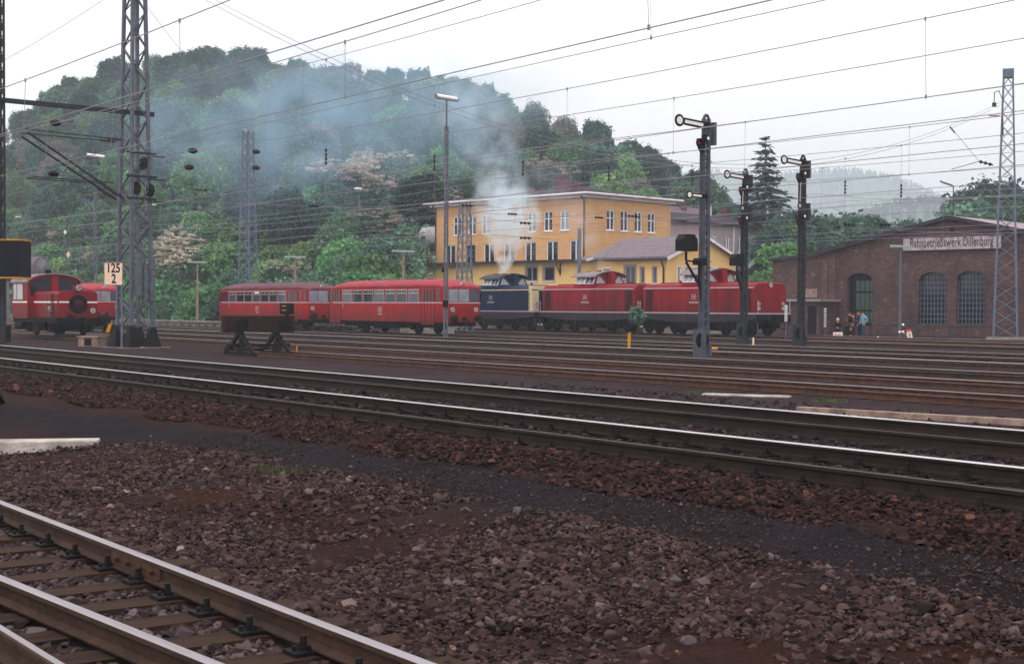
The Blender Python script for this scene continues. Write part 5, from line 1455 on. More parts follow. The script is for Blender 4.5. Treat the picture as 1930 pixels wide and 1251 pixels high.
# steel windows
for i, (a, b, c_, d_) in enumerate(sw):
    f = MB()
    if i != 2:
        n, m_ = 8, 10
        for kk in range(n + 1):
            x = a + (b - a) * kk / n; f_ = abs(kk - n / 2) / (n / 2); zt = d_ - rise + rise * math.sqrt(max(0, 1 - f_ ** 2)) if kk not in (0, n) else d_ - rise
            fbox(f, FL, x - .02, x + .02, -.34, -.3, c_, zt)
        for kk in range(m_):
            z = c_ + (d_ - c_) * kk / m_; fbox(f, FL, a, b, -.335, -.295, z - .02, z + .02)
        w_ = f.build('window', 'steel_blue', E)
        g = MB(); n = 8; mid = (a + b) / 2; hw = (b - a) / 2
        pl = [(a, c_), (b, c_)] + [(mid + hw * math.cos(math.pi * q / 12), d_ - rise + rise * math.sin(math.pi * q / 12)) for q in range(13)]
        g.prism([(y, z) for y, z in pl], .36, .38, 'x'); g.build('pane', 'glass_dark', w_)
    else:
        fbox(f, FL, a, b, -.4, -.34, c_, d_, 0)
        cx0, cx1 = a, a + (b - a) * .74
        hh = d_ - c_
        for (z0, z1) in ((c_ + .05 * hh, c_ + .27 * hh), (c_ + .31 * hh, c_ + .62 * hh), (c_ + .66 * hh, c_ + .86 * hh)):
            for q in range(4):
                xa = cx0 + (cx1 - cx0) * q / 4 + .05; xb = cx0 + (cx1 - cx0) * (q + 1) / 4 - .02
                if z1 < d_ - .1: fbox(f, FL, xa, xb, -.34, -.32, z0, z1, 1)
        f.build('gate_window', ['black_paint', 'door_green'], E)
# flat roofed porch with its door
pf = MB(); pa, pb = Es(1580), Es(1478)
pf.bx(-2.6, .45, pa, pb, -.2, 2.55); pf.build('porch', 'brick_wall', E)
MB().bx(-2.9, .5, pa - .25, pb + .2, 2.55, 2.72).build('porch_roof', 'roof_felt', E)
MB().bx(-2.63, -2.6, pa + .25, pa + 1.0, -.1, 2.2).build('door', 'black_paint', E)
MB().bx(-2.75, -2.7, pa + .15, pa + 1.7, 2.85, 3.5).build('notice_board', 'concrete_pink', E)
lm = MB(); lm.bx(-.14, -.02, Es(1797), Es(1790), 7.5, 7.9); lm.build('wall_lamp', 'black_iron', E)
# weathered name board
sa, sb_ = Es(1886), Es(1703); sz0, sz1 = ez(1790, 470.5), ez(1790, 446.5)
def board_mat():
    m = mat('board_white', S(196, 184, 192), S(158, 144, 154), 3, .85, c3=S(104, 82, 88), c3amt=.95, bump=.2)
board_mat()
NB = thing('name_board', 'long weathered white board with the station name on the brick gable', 'sign', E.location, E.rotation_euler.z)
MB().bx(-.16, -.08, sa, sb_, sz0, sz1).build('board', 'board_white', NB)
bd = MB()
for (a, b, c_, d_) in ((sa, sb_, sz1, sz1 + .05), (sa, sb_, sz0 - .05, sz0)): bd.bx(-.19, -.07, a, b, c_, d_)
bd.build('board_frame', 'roof_dark', NB)
mat('letter_faded', S(52, 42, 56), S(140, 122, 134), 2.2, .8, contrast=(.45, .66))
text_part('Bahnbetriebswerk Dillenburg', .92, 'letter_faded', NB, (-.162, (sa + sb_) / 2, (sz0 + sz1) / 2 + .04), (math.pi / 2, 0, -math.pi / 2), .56, .02, 'lettering', space=1.05)

# --- platform of the station
pm = MB(); pm.bx(-190, -84, 52, 56.5, -.3, .22); pm.bx(-190, -84, 51.8, 52.3, .22, .36)
for i in range(60): pm.bx(-188 + i * 1.7, -187.2 + i * 1.7, 51.93, 52.0, -.22, .0, 1)
tag(pm.build('platform', ['concrete', 'black_iron']), kind='structure')

# ------------------------------------------------------------------ masts and lamps
def lattice(root, zb, zt, wb, wt, n, leg='steel_blue', lw=.09, dbl=True, lwb=None):
    C = [(-1, -1), (1, -1), (1, 1), (-1, 1)]
    def cor(i, z): k = (z - zb) / (zt - zb); w_ = (wb + (wt - wb) * k) / 2; return (C[i % 4][0] * w_, C[i % 4][1] * w_, z)
    for i in range(4):
        m = MB(); m.bar(cor(i, zb), cor(i, zt), lw, lw); m.build('leg', leg, root)
    br = MB(); zs = [zb + (zt - zb) * (1 - (1 - k / n) ** 1.0) for k in range(n + 1)]
    for i in range(4):
        for k in range(n):
            a, b = (cor(i, zs[k]), cor(i + 1, zs[k + 1])) if (k + i) % 2 == 0 else (cor(i + 1, zs[k]), cor(i, zs[k + 1]))
            br.bar(a, b, lw * .55, lw * .3)
            if dbl: 
                a2, b2 = (cor(i + 1, zs[k]), cor(i, zs[k + 1])) if (k + i) % 2 == 0 else (cor(i, zs[k]), cor(i + 1, zs[k + 1])); br.bar(a2, b2, lw * .55, lw * .3)
    br.build('lattice', leg, root)
    return cor
def rib_insulator(mb, p0, p1, r=.07, n=6, mi=0):
    a, b = Vector(p0), Vector(p1); mb.rod(a, b, r * .35, n=6, mi=mi)
    for k in range(n):
        c = a.lerp(b, (k + .5) / n); d = (b - a).normalized() * (.3 * (b - a).length / n); mb.rod(c - d, c + d * .6, r, r * .55, 8, mi)
# big mast on the left
mx, my = atZ(254, 64.7)
BM = thing('overhead_line_mast', 'tall heavy lattice mast carrying the kilometre plate, black feet on a brick base', 'mast', (mx, my, -.2), math.radians(12))
cor = lattice(BM, .75, 18.4, 1.12, .58, 22, 'steel_grey', .14, False)
for i in range(4):
    q = cor(i, .75); m = MB(); m.loft([[(q[0] + a * .3, q[1] + b * .3, .0) for a, b in ((-1, -1), (1, -1), (1, 1), (-1, 1))], [(q[0] + a * .11, q[1] + b * .11, .95) for a, b in ((-1, -1), (1, -1), (1, 1), (-1, 1))]], 0, False); m.build('foot', 'black_iron', BM)
m = MB(); m.bx(-1.15, 1.15, -1.15, 1.15, -.25, .04); m.build('foundation', 'concrete_pink', BM)
m = MB(); m.bar((-.8, -.7, 1.0), (1.1, -.7, 1.0), .05, .06); m.bar((-.55, -.6, .2), (.55, -.6, .85), .05, .05); m.bar((.55, -.6, .2), (-.55, -.6, .85), .05, .05); m.build('crossbar', 'black_iron', BM)
for x, y, z0, z1, r in ((.72, -.28, 2.35, 4.3, .17), (.66, .08, 1.95, 3.75, .14), (.66, .46, 2.15, 4.1, .16)):
    m = MB(); n = 7
    for k in range(n): m.rod((x, y, z0 + (z1 - z0) * k / n), (x, y, z0 + (z1 - z0) * (k + .93) / n), r, n=14)
    m.rod((x, y, .9), (x, y, z0), .018, n=5); m.rod((x, y, z1), (x, y, 7.4), .016, n=5); m.build('counterweight', 'steel_grey', BM)
for x, y, z in ((.6, -.3, 7.2), (.6, .42, 7.15), (.6, .05, 8.35)):
    m = MB(); m.lathe((x, y, z), [(.26, -.03), (.3, -.03), (.3, .03), (.26, .03)], 20, 0, 'y', False); 
    for k in range(3): an = k * math.pi / 3; m.bar((x - .28 * math.cos(an), y, z - .28 * math.sin(an)), (x + .28 * math.cos(an), y, z + .28 * math.sin(an)), .03, .03)
    m.build('tension_wheel', 'black_iron', BM)
m = MB()
for z in (6.75, 7.75, 8.8):
    m = MB(); m.bar((.52, -.75, z), (.52, .8, z), .07, .1); m.bar((.56, .3, z - .1), (.56, 1.2, z - .1), .04, .05); m.build('bracket', 'steel_dark', BM)
# cantilever arms reaching over towards the lens side, in world axes
IM = Matrix.Translation(BM.location) @ Matrix.Rotation(BM.rotation_euler.z, 4, 'Z'); IM = IM.inverted()
def toBM(p): return tuple(IM @ Vector(p))
def cant(dx):
    m = MB(); ax = mx + dx; tipY = my - 4.9
    m.tube([toBM((ax, my - .5, 9.2)), toBM((ax, tipY, 9.35 + dx * .1))], .025, 6)
    m.tube([toBM((ax, my - .5, 6.55)), toBM((ax, tipY + .1, 9.2 + dx * .1))], .05, 6)
    m.tube([toBM((ax, my - 1.0, 7.25)), toBM((ax, my - 4.6, 7.3))], .028, 6)
    m.build('cantilever', 'steel_dark', BM)
    i_ = MB(); rib_insulator(i_, toBM((ax, my - .65, 9.2)), toBM((ax, my - 1.3, 9.22)), .09, 5); i_.build('insulator', 'insulator', BM); i_ = MB(); rib_insulator(i_, toBM((ax, my - .75, 6.67)), toBM((ax, my - 1.45, 7.05)), .09, 6); i_.build('insulator', 'insulator', BM)
cant(0.0); cant(-.9)
# steel yoke beam to the slimmer mast at the frame edge
ex, ey = mx + .4, my - 6.2
m = MB(); m.bar(toBM((mx, my + .9, 10.45)), toBM((ex, ey, 10.45)), .16, .2); m.build('yoke_beam', 'steel_dark', BM)
EM = thing('overhead_line_mast', 'slim lattice mast at the left edge holding one end of the yoke beam', 'mast', (ex, ey, -.2), math.radians(5))
lattice(EM, 0, 17.5, .42, .34, 26, 'steel_dark', .08, True)
# kilometre plate on its post
kx, ky = atZ(214, 62.6)
KP = thing('kilometre_sign', 'cream kilometre plate reading 125 over 2 on a thin post', 'sign', (kx, ky, -.2), math.radians(46))
P_ = MB(); P_.rod((.33, .1, 0), (.33, .1, 3.0), .045, n=8); P_.build('post', 'steel_blue', KP)
P_ = MB(); P_.bx(-.42, .42, -.02, .02, 2.83, 3.8); P_.build('plate', 'cream_plate', KP, bevel=.015)
rim = MB()
for (a, b, c_, d_) in ((-.43, .43, 3.79, 3.82), (-.43, .43, 2.81, 2.84), (-.44, -.41, 2.82, 3.81), (.41, .44, 2.82, 3.81)): rim.bx(a, b, -.03, .022, c_, d_)
rim.build('plate_edge', 'concrete_pink', KP)
text_part('125', .56, 'black_paint', KP, (0, -.024, 3.55), (math.pi / 2, 0, 0), .78, .012)
text_part('2', .56, 'black_paint', KP, (.02, -.024, 3.08), (math.pi / 2, 0, 0), .78, .012)
def mast(label, px, Z, zt, wb, wt, n, m='steel_blue', lw=.085, rz=20, base=True, cap=False, extra=None):
    X, Y = atZ(px, Z); r = thing('lattice_mast', label, 'mast', (X, Y, -.2), math.radians(rz)); lattice(r, .1, zt, wb, wt, n, m, lw)
    if base: MB().bx(-wb * .8, wb * .8, -wb * .8, wb * .8, -.3, .12).build('foundation', 'concrete', r)
    if cap: MB().bx(-wt * .62, wt * .62, -wt * .62, wt * .62, zt - .35, zt + .2).build('cap', m, r)
    return r
M1 = mast('slender lattice mast rising behind the sooty railcar', 467, 120, 16.6, 1.25, .62, 18, rz=28)
M2 = mast('distant thin lattice mast left of the big mast', 161, 205, 17.2, 1.3, .7, 16, rz=28)
M3 = mast('short lattice mast in front of the orange building and its smoke', 875, 106, 9.6, 1.0, .6, 9, rz=28)
M4 = mast('tall lattice mast with a hanging lamp in front of the brick shed', 1895, 92, 17.2, 1.45, .55, 20, 'steel_blue', .1, rz=33, cap=True)
M4x, M4y = M4.location.x, M4.location.y
m = MB(); m.bar((-.55, -.55, 3.3), (.55, -.55, 3.3), .08, .08); m.bar((-.45, -.45, 9.0), (.6, -.45, 9.0), .1, .1); m.build('crossbar', 'steel_dark', M4)
hl = thing('hanging_lamp', 'white bell shaped lamp on a bent arm of the right mast', 'lamp', (0, 0, 0)); hx, hy = atZ(1869, 91.5)
m = MB(); zc_ = zat(1869, 208, 91.5); m.tube([(M4x - .2, M4y - .2, zc_ - 1.6), (M4x - .25, M4y - .25, zc_ + .7), (hx + .2, hy + .2, zc_ + 1.2), (hx, hy, zc_ + 1.1), (hx, hy, zc_ + .4)], .035, 6); m.build('arm', 'steel_dark', hl)
m = MB(); m.lathe((hx, hy, zc_), [(.36, -.4), (.34, -.28), (.24, 0), (.12, .14), (.1, .45), (.01, .48)], 16); m.build('lamp_shade', 'lamp_white', hl)
m = MB(); m.rod((hx, hy, zc_ + .16), (hx, hy, zc_ + .44), .13, n=12); m.build('collar', 'steel_dark', hl)

def tall_lamp(label, px, Z, zt, hw=.19):
    X, Y = atZ(px, Z); r = thing('lamp_pole', label, 'lamp pole', (X, Y, -.2), 0, 'tall steel lamp poles')
    m = MB(); top = zt + .2 - 1.6
    for y in (-hw * .55, hw * .55): m.bar((0, y, 0), (0, y * .7, top), .1, .07)
    for k in range(36): z = .3 + k * (top - .5) / 35; m.bar((0, -hw * .5, z), (0, hw * .5, z), .05, .03)
    m.build('post', 'steel_grey', r)
    m = MB(); m.rod((0, 0, top - .2), (0, 0, zt + .1), .05, n=8); m.build('upper_tube', 'steel_grey', r)
    m = MB(); m.rod((0, -.72, zt + .28), (0, .72, zt + .2), .125, n=14); m.build('lamp_head', 'lamp_white', r)
    m = MB(); m.rod((0, -.76, zt + .28), (0, -.72, zt + .28), .14, n=14); m.rod((0, .72, zt + .2), (0, .76, zt + .2), .14, n=14); m.bar((0, -.7, zt + .14), (0, .7, zt + .08), .08, .05); m.build('lamp_cap', 'cab_roof', r)
    m = MB(); m.bx(-.1, .1, -.16, .1, 1.9, 2.3); m.bx(-.12, .0, -.22, -.12, 3.9, 4.2); m.build('switch_box', 'black_iron', r)
    return r
tall_lamp('tall steel lamp pole standing before the front end of the bright railcar', 840, 82, 13.7)
tall_lamp('tall lamp pole left of the big lattice mast, behind the shunter', 180, 115, 13.7)
def tee_lamp(label, px, Y0, zt=5.75, col='concrete_pink', rz=0, tw=.62):
    X = atY(px, Y0); r = thing('platform_lamp', label, 'lamp', (X, Y0, .2 if Y0 < 60 else -.2), rz, 'lamps with a flat crossbar')
    h = zt - (.2 if Y0 < 60 else -.2)
    m = MB(); m.loft([[(a * .14 * tw, b * .14 * tw, 0) for a, b in ((-1, -1), (1, -1), (1, 1), (-1, 1))], [(a * .085 * tw, b * .085 * tw, h - .15) for a, b in ((-1, -1), (1, -1), (1, 1), (-1, 1))]], 0, False); m.build('post', col, r)
    m = MB(); m.bx(-.11, .11, -.9, .9, h - .15, h); m.build('lamp_head', 'lamp_green', r)
    return r
tee_lamp('platform lamp on a concrete post left of the sooty railcar', 372, 54)
tee_lamp('platform lamp rising behind the roof of the sooty railcar', 556, 54)
tee_lamp('platform lamp behind the bright railcar, by the lean-to', 760, 54)
tee_lamp('platform lamp behind the shunter cab', 84, 54)
tee_lamp('grey crossbar lamp in front of the brick shed name board', 1696, 72, 5.7, 'steel_grey', 0, .5)
def road_lamp(label, px, py_top, Z, zb, m='steel_blue', bent=False):
    X, Y = atZ(px, Z); zt = zat(px, py_top, Z); r = thing('street_lamp', label, 'street lamp', (X, Y, zb), 0, 'street lamps on the hill road'); h = zt - zb
    p = MB(); p.rod((0, 0, 0), (0, 0, h), .08, .05, 8); p.build('post', m, r)
    p = MB()
    if bent: p.tube([(0, 0, h), (-.1, -.2, h + .12), (-.3, -1.0, h + .3), (-.35, -1.5, h + .42)], .09, 8)
    else: p.bx(-.15, .15, -.5, .25, h - .05, h + .16)
    p.build('lamp_head', 'lamp_white' if not bent else 'steel_grey', r)
road_lamp('small street lamp among the trees left of the tall lamp pole', 676, 357, 148, hill_z(676, 148))
road_lamp('small street lamp on the slope behind the big lattice mast', 290, 387, 182, hill_z(290, 182))
road_lamp('small street lamp on the slope at the far left', 36, 410, 225, hill_z(36, 225))
road_lamp('bent arm street lamp behind the brick shed roof', 1794, 352, 135, 0, 'pipe_dark', True)

# ------------------------------------------------------------------ semaphores
def semaphore(label, px, Y0, zt, armz, arms2, H=None, dark=False, box=None, lamp2=None, wid=.44):
    X = atY(px, Y0); r = thing('semaphore_signal', label, 'railway signal', (X, Y0, -.2), 0, 'semaphore signals'); zt += .2
    M_ = 'steel_dark' if dark else 'steel_mid'
    m = MB(); hw = wid / 2
    for y in (-hw * .45, hw * .75): m.bar((0, y, 0), (0, y * .92, zt - .12), .14, .1)
    for k in range(28): z = .5 + k * (zt - .9) / 27; m.bar((-.05, -hw * .45, z), (-.05, hw * .75, z), .02, .08); m.bar((.05, -hw * .45, z + .1), (.05, hw * .75, z + .1), .02, .06)
    arcp = [(-.0, hw * .15 + hw * .55 * math.cos(math.pi * q / 8), zt - .14 + .16 * math.sin(math.pi * q / 8)) for q in range(9)]; m.tube(arcp, .06, 6)
    m.build('post', M_, r)
    m = MB(); m.rod((-.02, -hw * 1.15, .9), (-.02, -hw * 1.05, armz - .6), .035, n=6); m.rod((.06, -hw * .8, .9), (.06, -hw * .8, armz - .6), .018, n=5); m.build('lamp_hoist', M_, r)
    m = MB(); m.bx(-.25, .25, -hw * 1.5, -hw * .55, 0, 1.15); m.rod((.0, hw * 1.1, .15), (.0, hw * 1.1, .55), .12, n=10); m.bx(-.2, .2, -hw * .5, hw * .9, 0, .18); m.build('drive_box', M_, r)
    m = MB(); m.lathe((.12, -hw * .9, .75), [(.05, -.05), (.3, -.05), (.3, .05), (.05, .05)], 18, 0, 'x', False); m.build('wire_wheel', 'black_iron', r)
    m = MB()
    for z in np.arange(2.2, zt - 1.2, .75): m.rod((0, hw * .75, z), (0, hw * 1.55, z), .02, n=5)
    m.build('rung', M_, r)
    def arm(z, L, droop, disc, pivot_y, wd=.2, down=False):
        a = thing('signal_arm', None, None, (.16, pivot_y, z)); a.parent = r
        if down: a.rotation_euler = (math.radians(88), 0, 0)
        else: a.rotation_euler = (math.radians(droop), 0, 0)
        b = MB(); b.bx(-.012, .012, -L, .18, -wd / 2, wd / 2)
        n = 20; b.prism([(-L - disc + disc * 1.0 * math.cos(6.2832 * q / n), disc * math.sin(6.2832 * q / n)) for q in range(n)], -.014, .013, 'x')
        b.build('arm_blade', 'black_paint', a)
        f = MB(); f.bx(.014, .02, -L + disc * .15, -.16, -wd * .22, wd * .22); f.prism([(-L - disc + disc * .62 * math.cos(6.2832 * q / n), disc * .62 * math.sin(6.2832 * q / n)) for q in range(n)], .015, .021, 'x')
        f.build('arm_face', 'white_paint' if not (down and dark) else 'stripe_grey', a)
        return a
    pv = -hw * .6
    arm(armz + .2, 1.12, -4, .23, pv, .27)
    for (z, L, down) in arms2: arm(z + .2, L, -2, .155, pv - (.18 if down else .05), .15, down)
    def spect(z):
        m = MB(); m.prism([(pv - .02, z + .12), (pv - .42, z + .08), (pv - .46, z - .1), (pv - .3, z - .38), (pv - .12, z - .5), (pv, z - .2)], .1, .13, 'x'); s_ = m.build('spectacle', 'black_iron', r)
        m = MB(); m.lathe((.135, pv - .33, z - .08), [(.01, 0), (.075, 0), (.075, .012), (.01, .014)], 14, 0, 'x'); m.build('red_lens', 'red_glass', s_)
        m = MB(); m.rod((.2, pv - .1, z - .02), (.2, pv - .1, z + .22), .13, n=12); m.rod((.3, pv - .1, z + .08), (.38, pv - .1, z + .08), .05, n=8); l = m.build('lantern', 'black_iron', r)
        MB().rod((.38, pv - .1, z + .08), (.4, pv - .1, z + .08), .06, n=10).build('lens', 'lamp_white', l)
        m = MB(); m.bx(-.1, .12, hw * 1.35, hw * 2.1, z - .1, z + .75); m.bar((0, hw * .7, z + .3), (0, hw * 1.4, z + .3), .04, .05); m.bar((0, hw * .7, z - .05), (0, hw * 1.4, z - .05), .04, .05); m.build('counterweight', M_, r)
    spect(armz - .38)
    for (z, L, down) in arms2:
        if down: spect(z - L - .55)
    if box:
        for (y, z, sz) in box:
            m = MB(); m.prism([(y - .36 * sz, z), (y + .36 * sz, z), (y + .36 * sz, z + .42 * sz), (y + .2 * sz, z + .62 * sz), (y - .2 * sz, z + .62 * sz), (y - .36 * sz, z + .42 * sz)], -.2, .25, 'x'); m.rod((0, y, z - .35), (0, y, z), .05, n=6)
            m.bar((0, y, z - .35), (0, -hw, z - .4), .06, .06); m.bar((0, y, z - .4), (0, -hw, z - 1.3), .06, .08); m.build('signal_lantern', 'black_iron', r)
    return r
semaphore('tallest front semaphore, grey post with a raised main arm and a small second arm', 1327, 37.4, zat(1327, 220, 53.5), zat(1327, 240, 53.5), [(zat(1327, 372, 53.5), .62, False)], box=[(-.95, zat(1327, 475, 53.5) + .2, 1.0), (-.28, zat(1327, 500, 53.5) + .2, .42)])
semaphore('middle semaphore, the shortest and farthest, black post with one raised arm', 1402, 57.5 - 3.4, zat(1402, 328, 77), zat(1402, 343, 77), [(zat(1402, 362, 77) , .9, True)], dark=True, box=[(-.55, 4.15, 1.0)])
semaphore('right black semaphore with its lower arm hanging down beside the post', 1510, 52.6, zat(1510, 297, 70), zat(1510, 311, 70), [(zat(1510, 340, 70), 1.15, True)], dark=True)

# ------------------------------------------------------------------ buffer stop and small trackside things
bx_, by_ = XB, 24.9
BS = thing('buffer_stop', 'black buffer stop with a thick timber beam closing the siding', 'buffer stop', (bx_, by_, 0), math.radians(-4))
m = MB(); m.bx(-.35, 0, -1.5, 1.42, .72, 1.36); m.build('beam', 'beam_wood', BS, bevel=.02)
for y in (-.9, .9):
    m = MB(); m.rod((0, y, 1.04), (.28, y, 1.04), .15, n=12); m.rod((.28, y, 1.04), (.33, y, 1.04), .25, n=16); m.build('buffer', 'black_iron', BS)
    m = MB(); m.bar((-.2, y * .83, .72), (-.2, y * .83, -.1), .12, .2); m.bar((-.15, y * .83, .9), (-1.6, y * .83, -.1), .12, .16); m.bar((-.1, y * .83, .6), (1.1, y * .83, -.1), .1, .14)
    m.prism([(-1.85, -.16), (-1.15, -.16), (-1.35, .22), (-1.6, .22)], y * .83 - .1, y * .83 + .1, 'y'); m.prism([(-.5, -.16), (.15, -.16), (-.05, .3), (-.35, .3)], y * .83 - .1, y * .83 + .1, 'y'); m.bar((-1.8, y * .83, -.12), (1.3, y * .83, -.12), .2, .1)
    m.build('support_frame', 'black_iron', BS)
m = MB(); m.bar((-.25, -1.3, .2), (-.25, 1.3, .2), .12, .12); m.bar((-1.3, -1.0, .0), (-1.3, 1.0, .0), .1, .1); m.build('tie_bar', 'black_iron', BS)
mat('lantern_mark', S(150, 112, 82), None)
SL = thing('stop_lantern', 'square black stop lantern with pale marks on top of the buffer stop', 'lantern', (bx_ - .17, by_ + 1.2, 1.36), math.radians(30))
m = MB(); m.bx(-.2, .2, -.2, .2, .06, .5); m.rod((0, 0, 0), (0, 0, .08), .08, n=8); m.build('housing', 'black_paint', SL)
m = MB()
for a0 in (0, 180):
    pl = [(.0 + .12 * math.cos(math.radians(q)), .3 + .055 * math.sin(math.radians(q)) + (.06 if a0 == 0 else -.06)) for q in range(a0, a0 + 181, 20)]; m.prism(pl, -.21, -.2, 'y')
m.build('lens', 'lantern_mark', SL)
def post(label, px, py0, py1, m, r, group=None, z0=-.18, name='marker_post'):
    X, Y, Z = ground_pt(px, py1, z0); h = (py1 - py0) * Z / F_PX; o = thing(name, label, 'post', (X, Y, z0), 0, group)
    mb = MB(); mb.rod((0, 0, 0), (0, 0, h), r, n=10); mb.build('post_tube', m, o); return o, h
o, h = post('thick yellow post between the rails near the middle', 1186, 627, 659, 'yellow_paint', .07); mb = MB(); mb.rod((0, -.1, .42), (0, -.02, .42), .05, n=8); mb.build('cap', 'yellow_paint', o)
post('thin yellow stake right of the buffer stop', 559.5, 652, 669, 'yellow_paint', .028)
post('small yellow and black post by the wheels of the front red locomotive', 1235, 617, 631, 'yellow_paint', .035)
post('white topped peg on the gravel right of the black semaphores', 1655, 634, 641, 'white_paint', .06)
post('pale wooden peg right of the middle semaphore', 1420, 636, 651, 'cream_plate', .05)
o, h = post('low yellow capped pot beside the foot of the tallest semaphore', 1346, 658, 668, 'steel_grey', .09); mb = MB(); mb.rod((0, 0, h), (0, 0, h + .09), .17, .15, 14); mb.build('cap', 'yellow_paint', o)
YS = thing('warning_board', 'slanted black and yellow striped board beside the big mast', 'sign', (*ground_pt(208, 640, -.1)[:2], -.2), math.radians(50))
for k in range(5):
    mb = MB(); mb.prism([(-.45 + k * .2, .5), (-.25 + k * .2, .5), (-.08 + k * .2, .95), (-.28 + k * .2, .95)], -.02, .02, 'y'); mb.build('stripe_panel', 'yellow_paint' if k % 2 else 'black_paint', YS)
mb = MB(); mb.rod((0, .05, 0), (0, .05, .7), .03, n=6); mb.build('post', 'black_iron', YS)
# brick pit edging left of the mast
X, Y, Z = ground_pt(172, 652, -.15)
PT = thing('concrete_box', 'small open concrete box with a dark hole left of the big mast', 'concrete box', (X, Y, -.2), math.radians(40))
mb = MB(); mb.bx(-.5, .5, -.3, -.2, 0, .45); mb.bx(-.5, -.3, -.2, .3, 0, .45); mb.bx(.3, .5, -.2, .3, 0, .45); mb.bx(-.5, .5, .3, .4, 0, .45); mb.bx(-.55, .55, -.35, .45, .45, .52); mb.build('casing', 'concrete_pink', PT)
MB().bx(-.18, .18, -.312, -.302, .08, .4).build('opening', 'black_paint', PT)
# leaning white tag with a 3 and the little sign board
SX, SY, SZ = ground_pt(1716, 638, -.25)
T3 = thing('number_sign', 'leaning white plate with a 3 and an orange top', 'sign', (SX, SY, -.25), math.radians(53)); T3.rotation_euler = (0, math.radians(-14), math.radians(53))
MB().bx(-.16, .16, -.02, .02, .0, .46).build('plate', 'white_paint', T3); MB().bx(-.16, .16, -.02, .02, .462, .62).build('top_plate', 'orange_paint', T3); MB().rod((-.1, .06, 0), (-.3, .06, .5), .03, n=6).build('stake', 'yellow_paint', T3)
text_part('3', .36, 'black_paint', T3, (0, -.026, .23), (math.pi / 2, 0, 0), .8, .01)
SX, SY, SZ = ground_pt(1579, 636.5, -.25)
WB = thing('low_sign', 'low white sign board with faint red writing before the seated person', 'sign', (SX, SY, -.25), math.radians(53))
MB().bx(-.32, .32, -.02, .02, .05, .38).build('board', 'white_paint', WB)
mb = MB(); 
for k in range(9): mb.bx(-.24 + k * .054, -.2 + k * .054, -.03, -.021, .18, .25)
mb.build('lettering', 'red_paint', WB)
for x in (-.25, .25): MB().rod((x, .03, 0), (x, .03, .3), .02, n=5).build('leg', 'steel_grey', WB)
SX, SY, SZ = ground_pt(1600, 639, -.25)
DW = thing('dwarf_signal', 'small black dwarf signal with yellow bands beside the white sign board', 'railway signal', (SX, SY, -.25), math.radians(53))
MB().bx(-.32, .0, -.2, .2, 0, .85).build('housing', 'black_paint', DW); mb = MB(); mb.rod((.1, 0, 0), (.1, 0, .8), .05, n=8); mb.build('post', 'black_paint', DW)
for z in (.08, .55): MB().rod((.1, 0, z), (.1, 0, z + .2), .065, n=8).build('band', 'yellow_paint', DW)
# white ribbed insulator stacks
for px, py0, py1, Z, lab in ((1555, 580, 617, 98.5, 'column of white ribbed insulators by the dark doorway of the shed'), (1481, 575, 606, 84.5, 'column of white ribbed insulators at the front corner of the red locomotive')):
    X, Y = atZ(px, Z); z0, z1 = zat(px, py1, Z), zat(px, py0, Z); o = thing('insulator_column', lab, 'insulator', (X, Y, z0), 0, 'white insulator columns'); n = 8
    for k in range(n):
        mb = MB(); mb.lathe((0, 0, (z1 - z0) * (k + .5) / n), [(.03, -.06), (.1, -.05), (.11, 0), (.05, .05), (.03, .06)], 12); mb.build('insulator_disc', 'porcelain', o)
    mb = MB(); mb.rod((0, 0, -.25 - z0), (0, 0, z1 - z0), .03, n=6); mb.build('rod', 'steel_grey', o)
SX, SY = atZ(1697, 88.4); o = thing('fence_rail', 'low dark railing beside the wall of the brick shed', 'railing', (0, 0, 0))
mb = MB(); pr = []
for px in np.linspace(1640, 1880, 9):
    Z = 97 - (px - 1640) * .022; X, Y = atZ(px, Z); mb.rod((X, Y, -.25), (X, Y, .62), .025, n=5); pr.append((X, Y, .6))
mb.tube(pr, .025, 5); mb.build('rail_bars', 'steel_dark', o)
mb = MB(); mb.ball((SX + .1, SY + .15, .75), .13); mb.ball((SX + .1, SY - .2, .3), .13); mb.ball((SX, SY + .3, .32), .13)
for k, (a, b, c_) in enumerate(((.1, .12, .75), (.1, .12, .3), (.1, -.2, .3))):
    tag(MB().ball((SX + a, SY + b, c_), .085, 10, 6).build('lamp_globe', 'lamp_white'), 'small white globe on the post of the crossbar lamp by the shed', 'lamp globe', 'white globes on the crossbar lamp post')
# black panel, tank and grey column at the left edge
X, Y = atZ(17, 57.5)
o = thing('wooden_hopper', 'black boarded hopper with yellow edges above the shunter', 'hopper', (X, Y, 0), math.radians(53)); z0, z1 = zat(27, 525, 57.5), zat(27, 451, 57.5)
mb = MB(); mb.bx(-.62, .55, -.1, 1.0, z0 + .05, z1 - .05); 
for k in range(9): mb.bx(-.62 + k * .13, -.6 + k * .13, -.115, -.1, z0 + .05, z1 - .05)
mb.build('body', 'wood_black', o)
for z in (z0, z1 - .06):
    MB().bx(-.64, .57, -.13, 1.02, z, z + .06).build('edge_bar', 'yellow_paint', o)
for x in (-.5, -.62): MB().bx(x - .06, x + .05, .6, .72, -.2, z0).build('leg', 'steel_dark', o)
X, Y = atZ(5, 72); o = thing('grey_column', 'grey steel column at the left edge beside the shunter', 'column', (X, Y, -.2), math.radians(53))
mb = MB(); mb.bx(-.35, .22, -.3, .3, .9, 3.1); mb.build('casing', 'cab_roof', o); mb = MB(); mb.bx(-.4, .3, -.35, .35, 0, .9); mb.rod((.1, -.36, 1.9), (.1, -.3, 1.9), .14, n=14); mb.build('plinth', 'underframe', o)
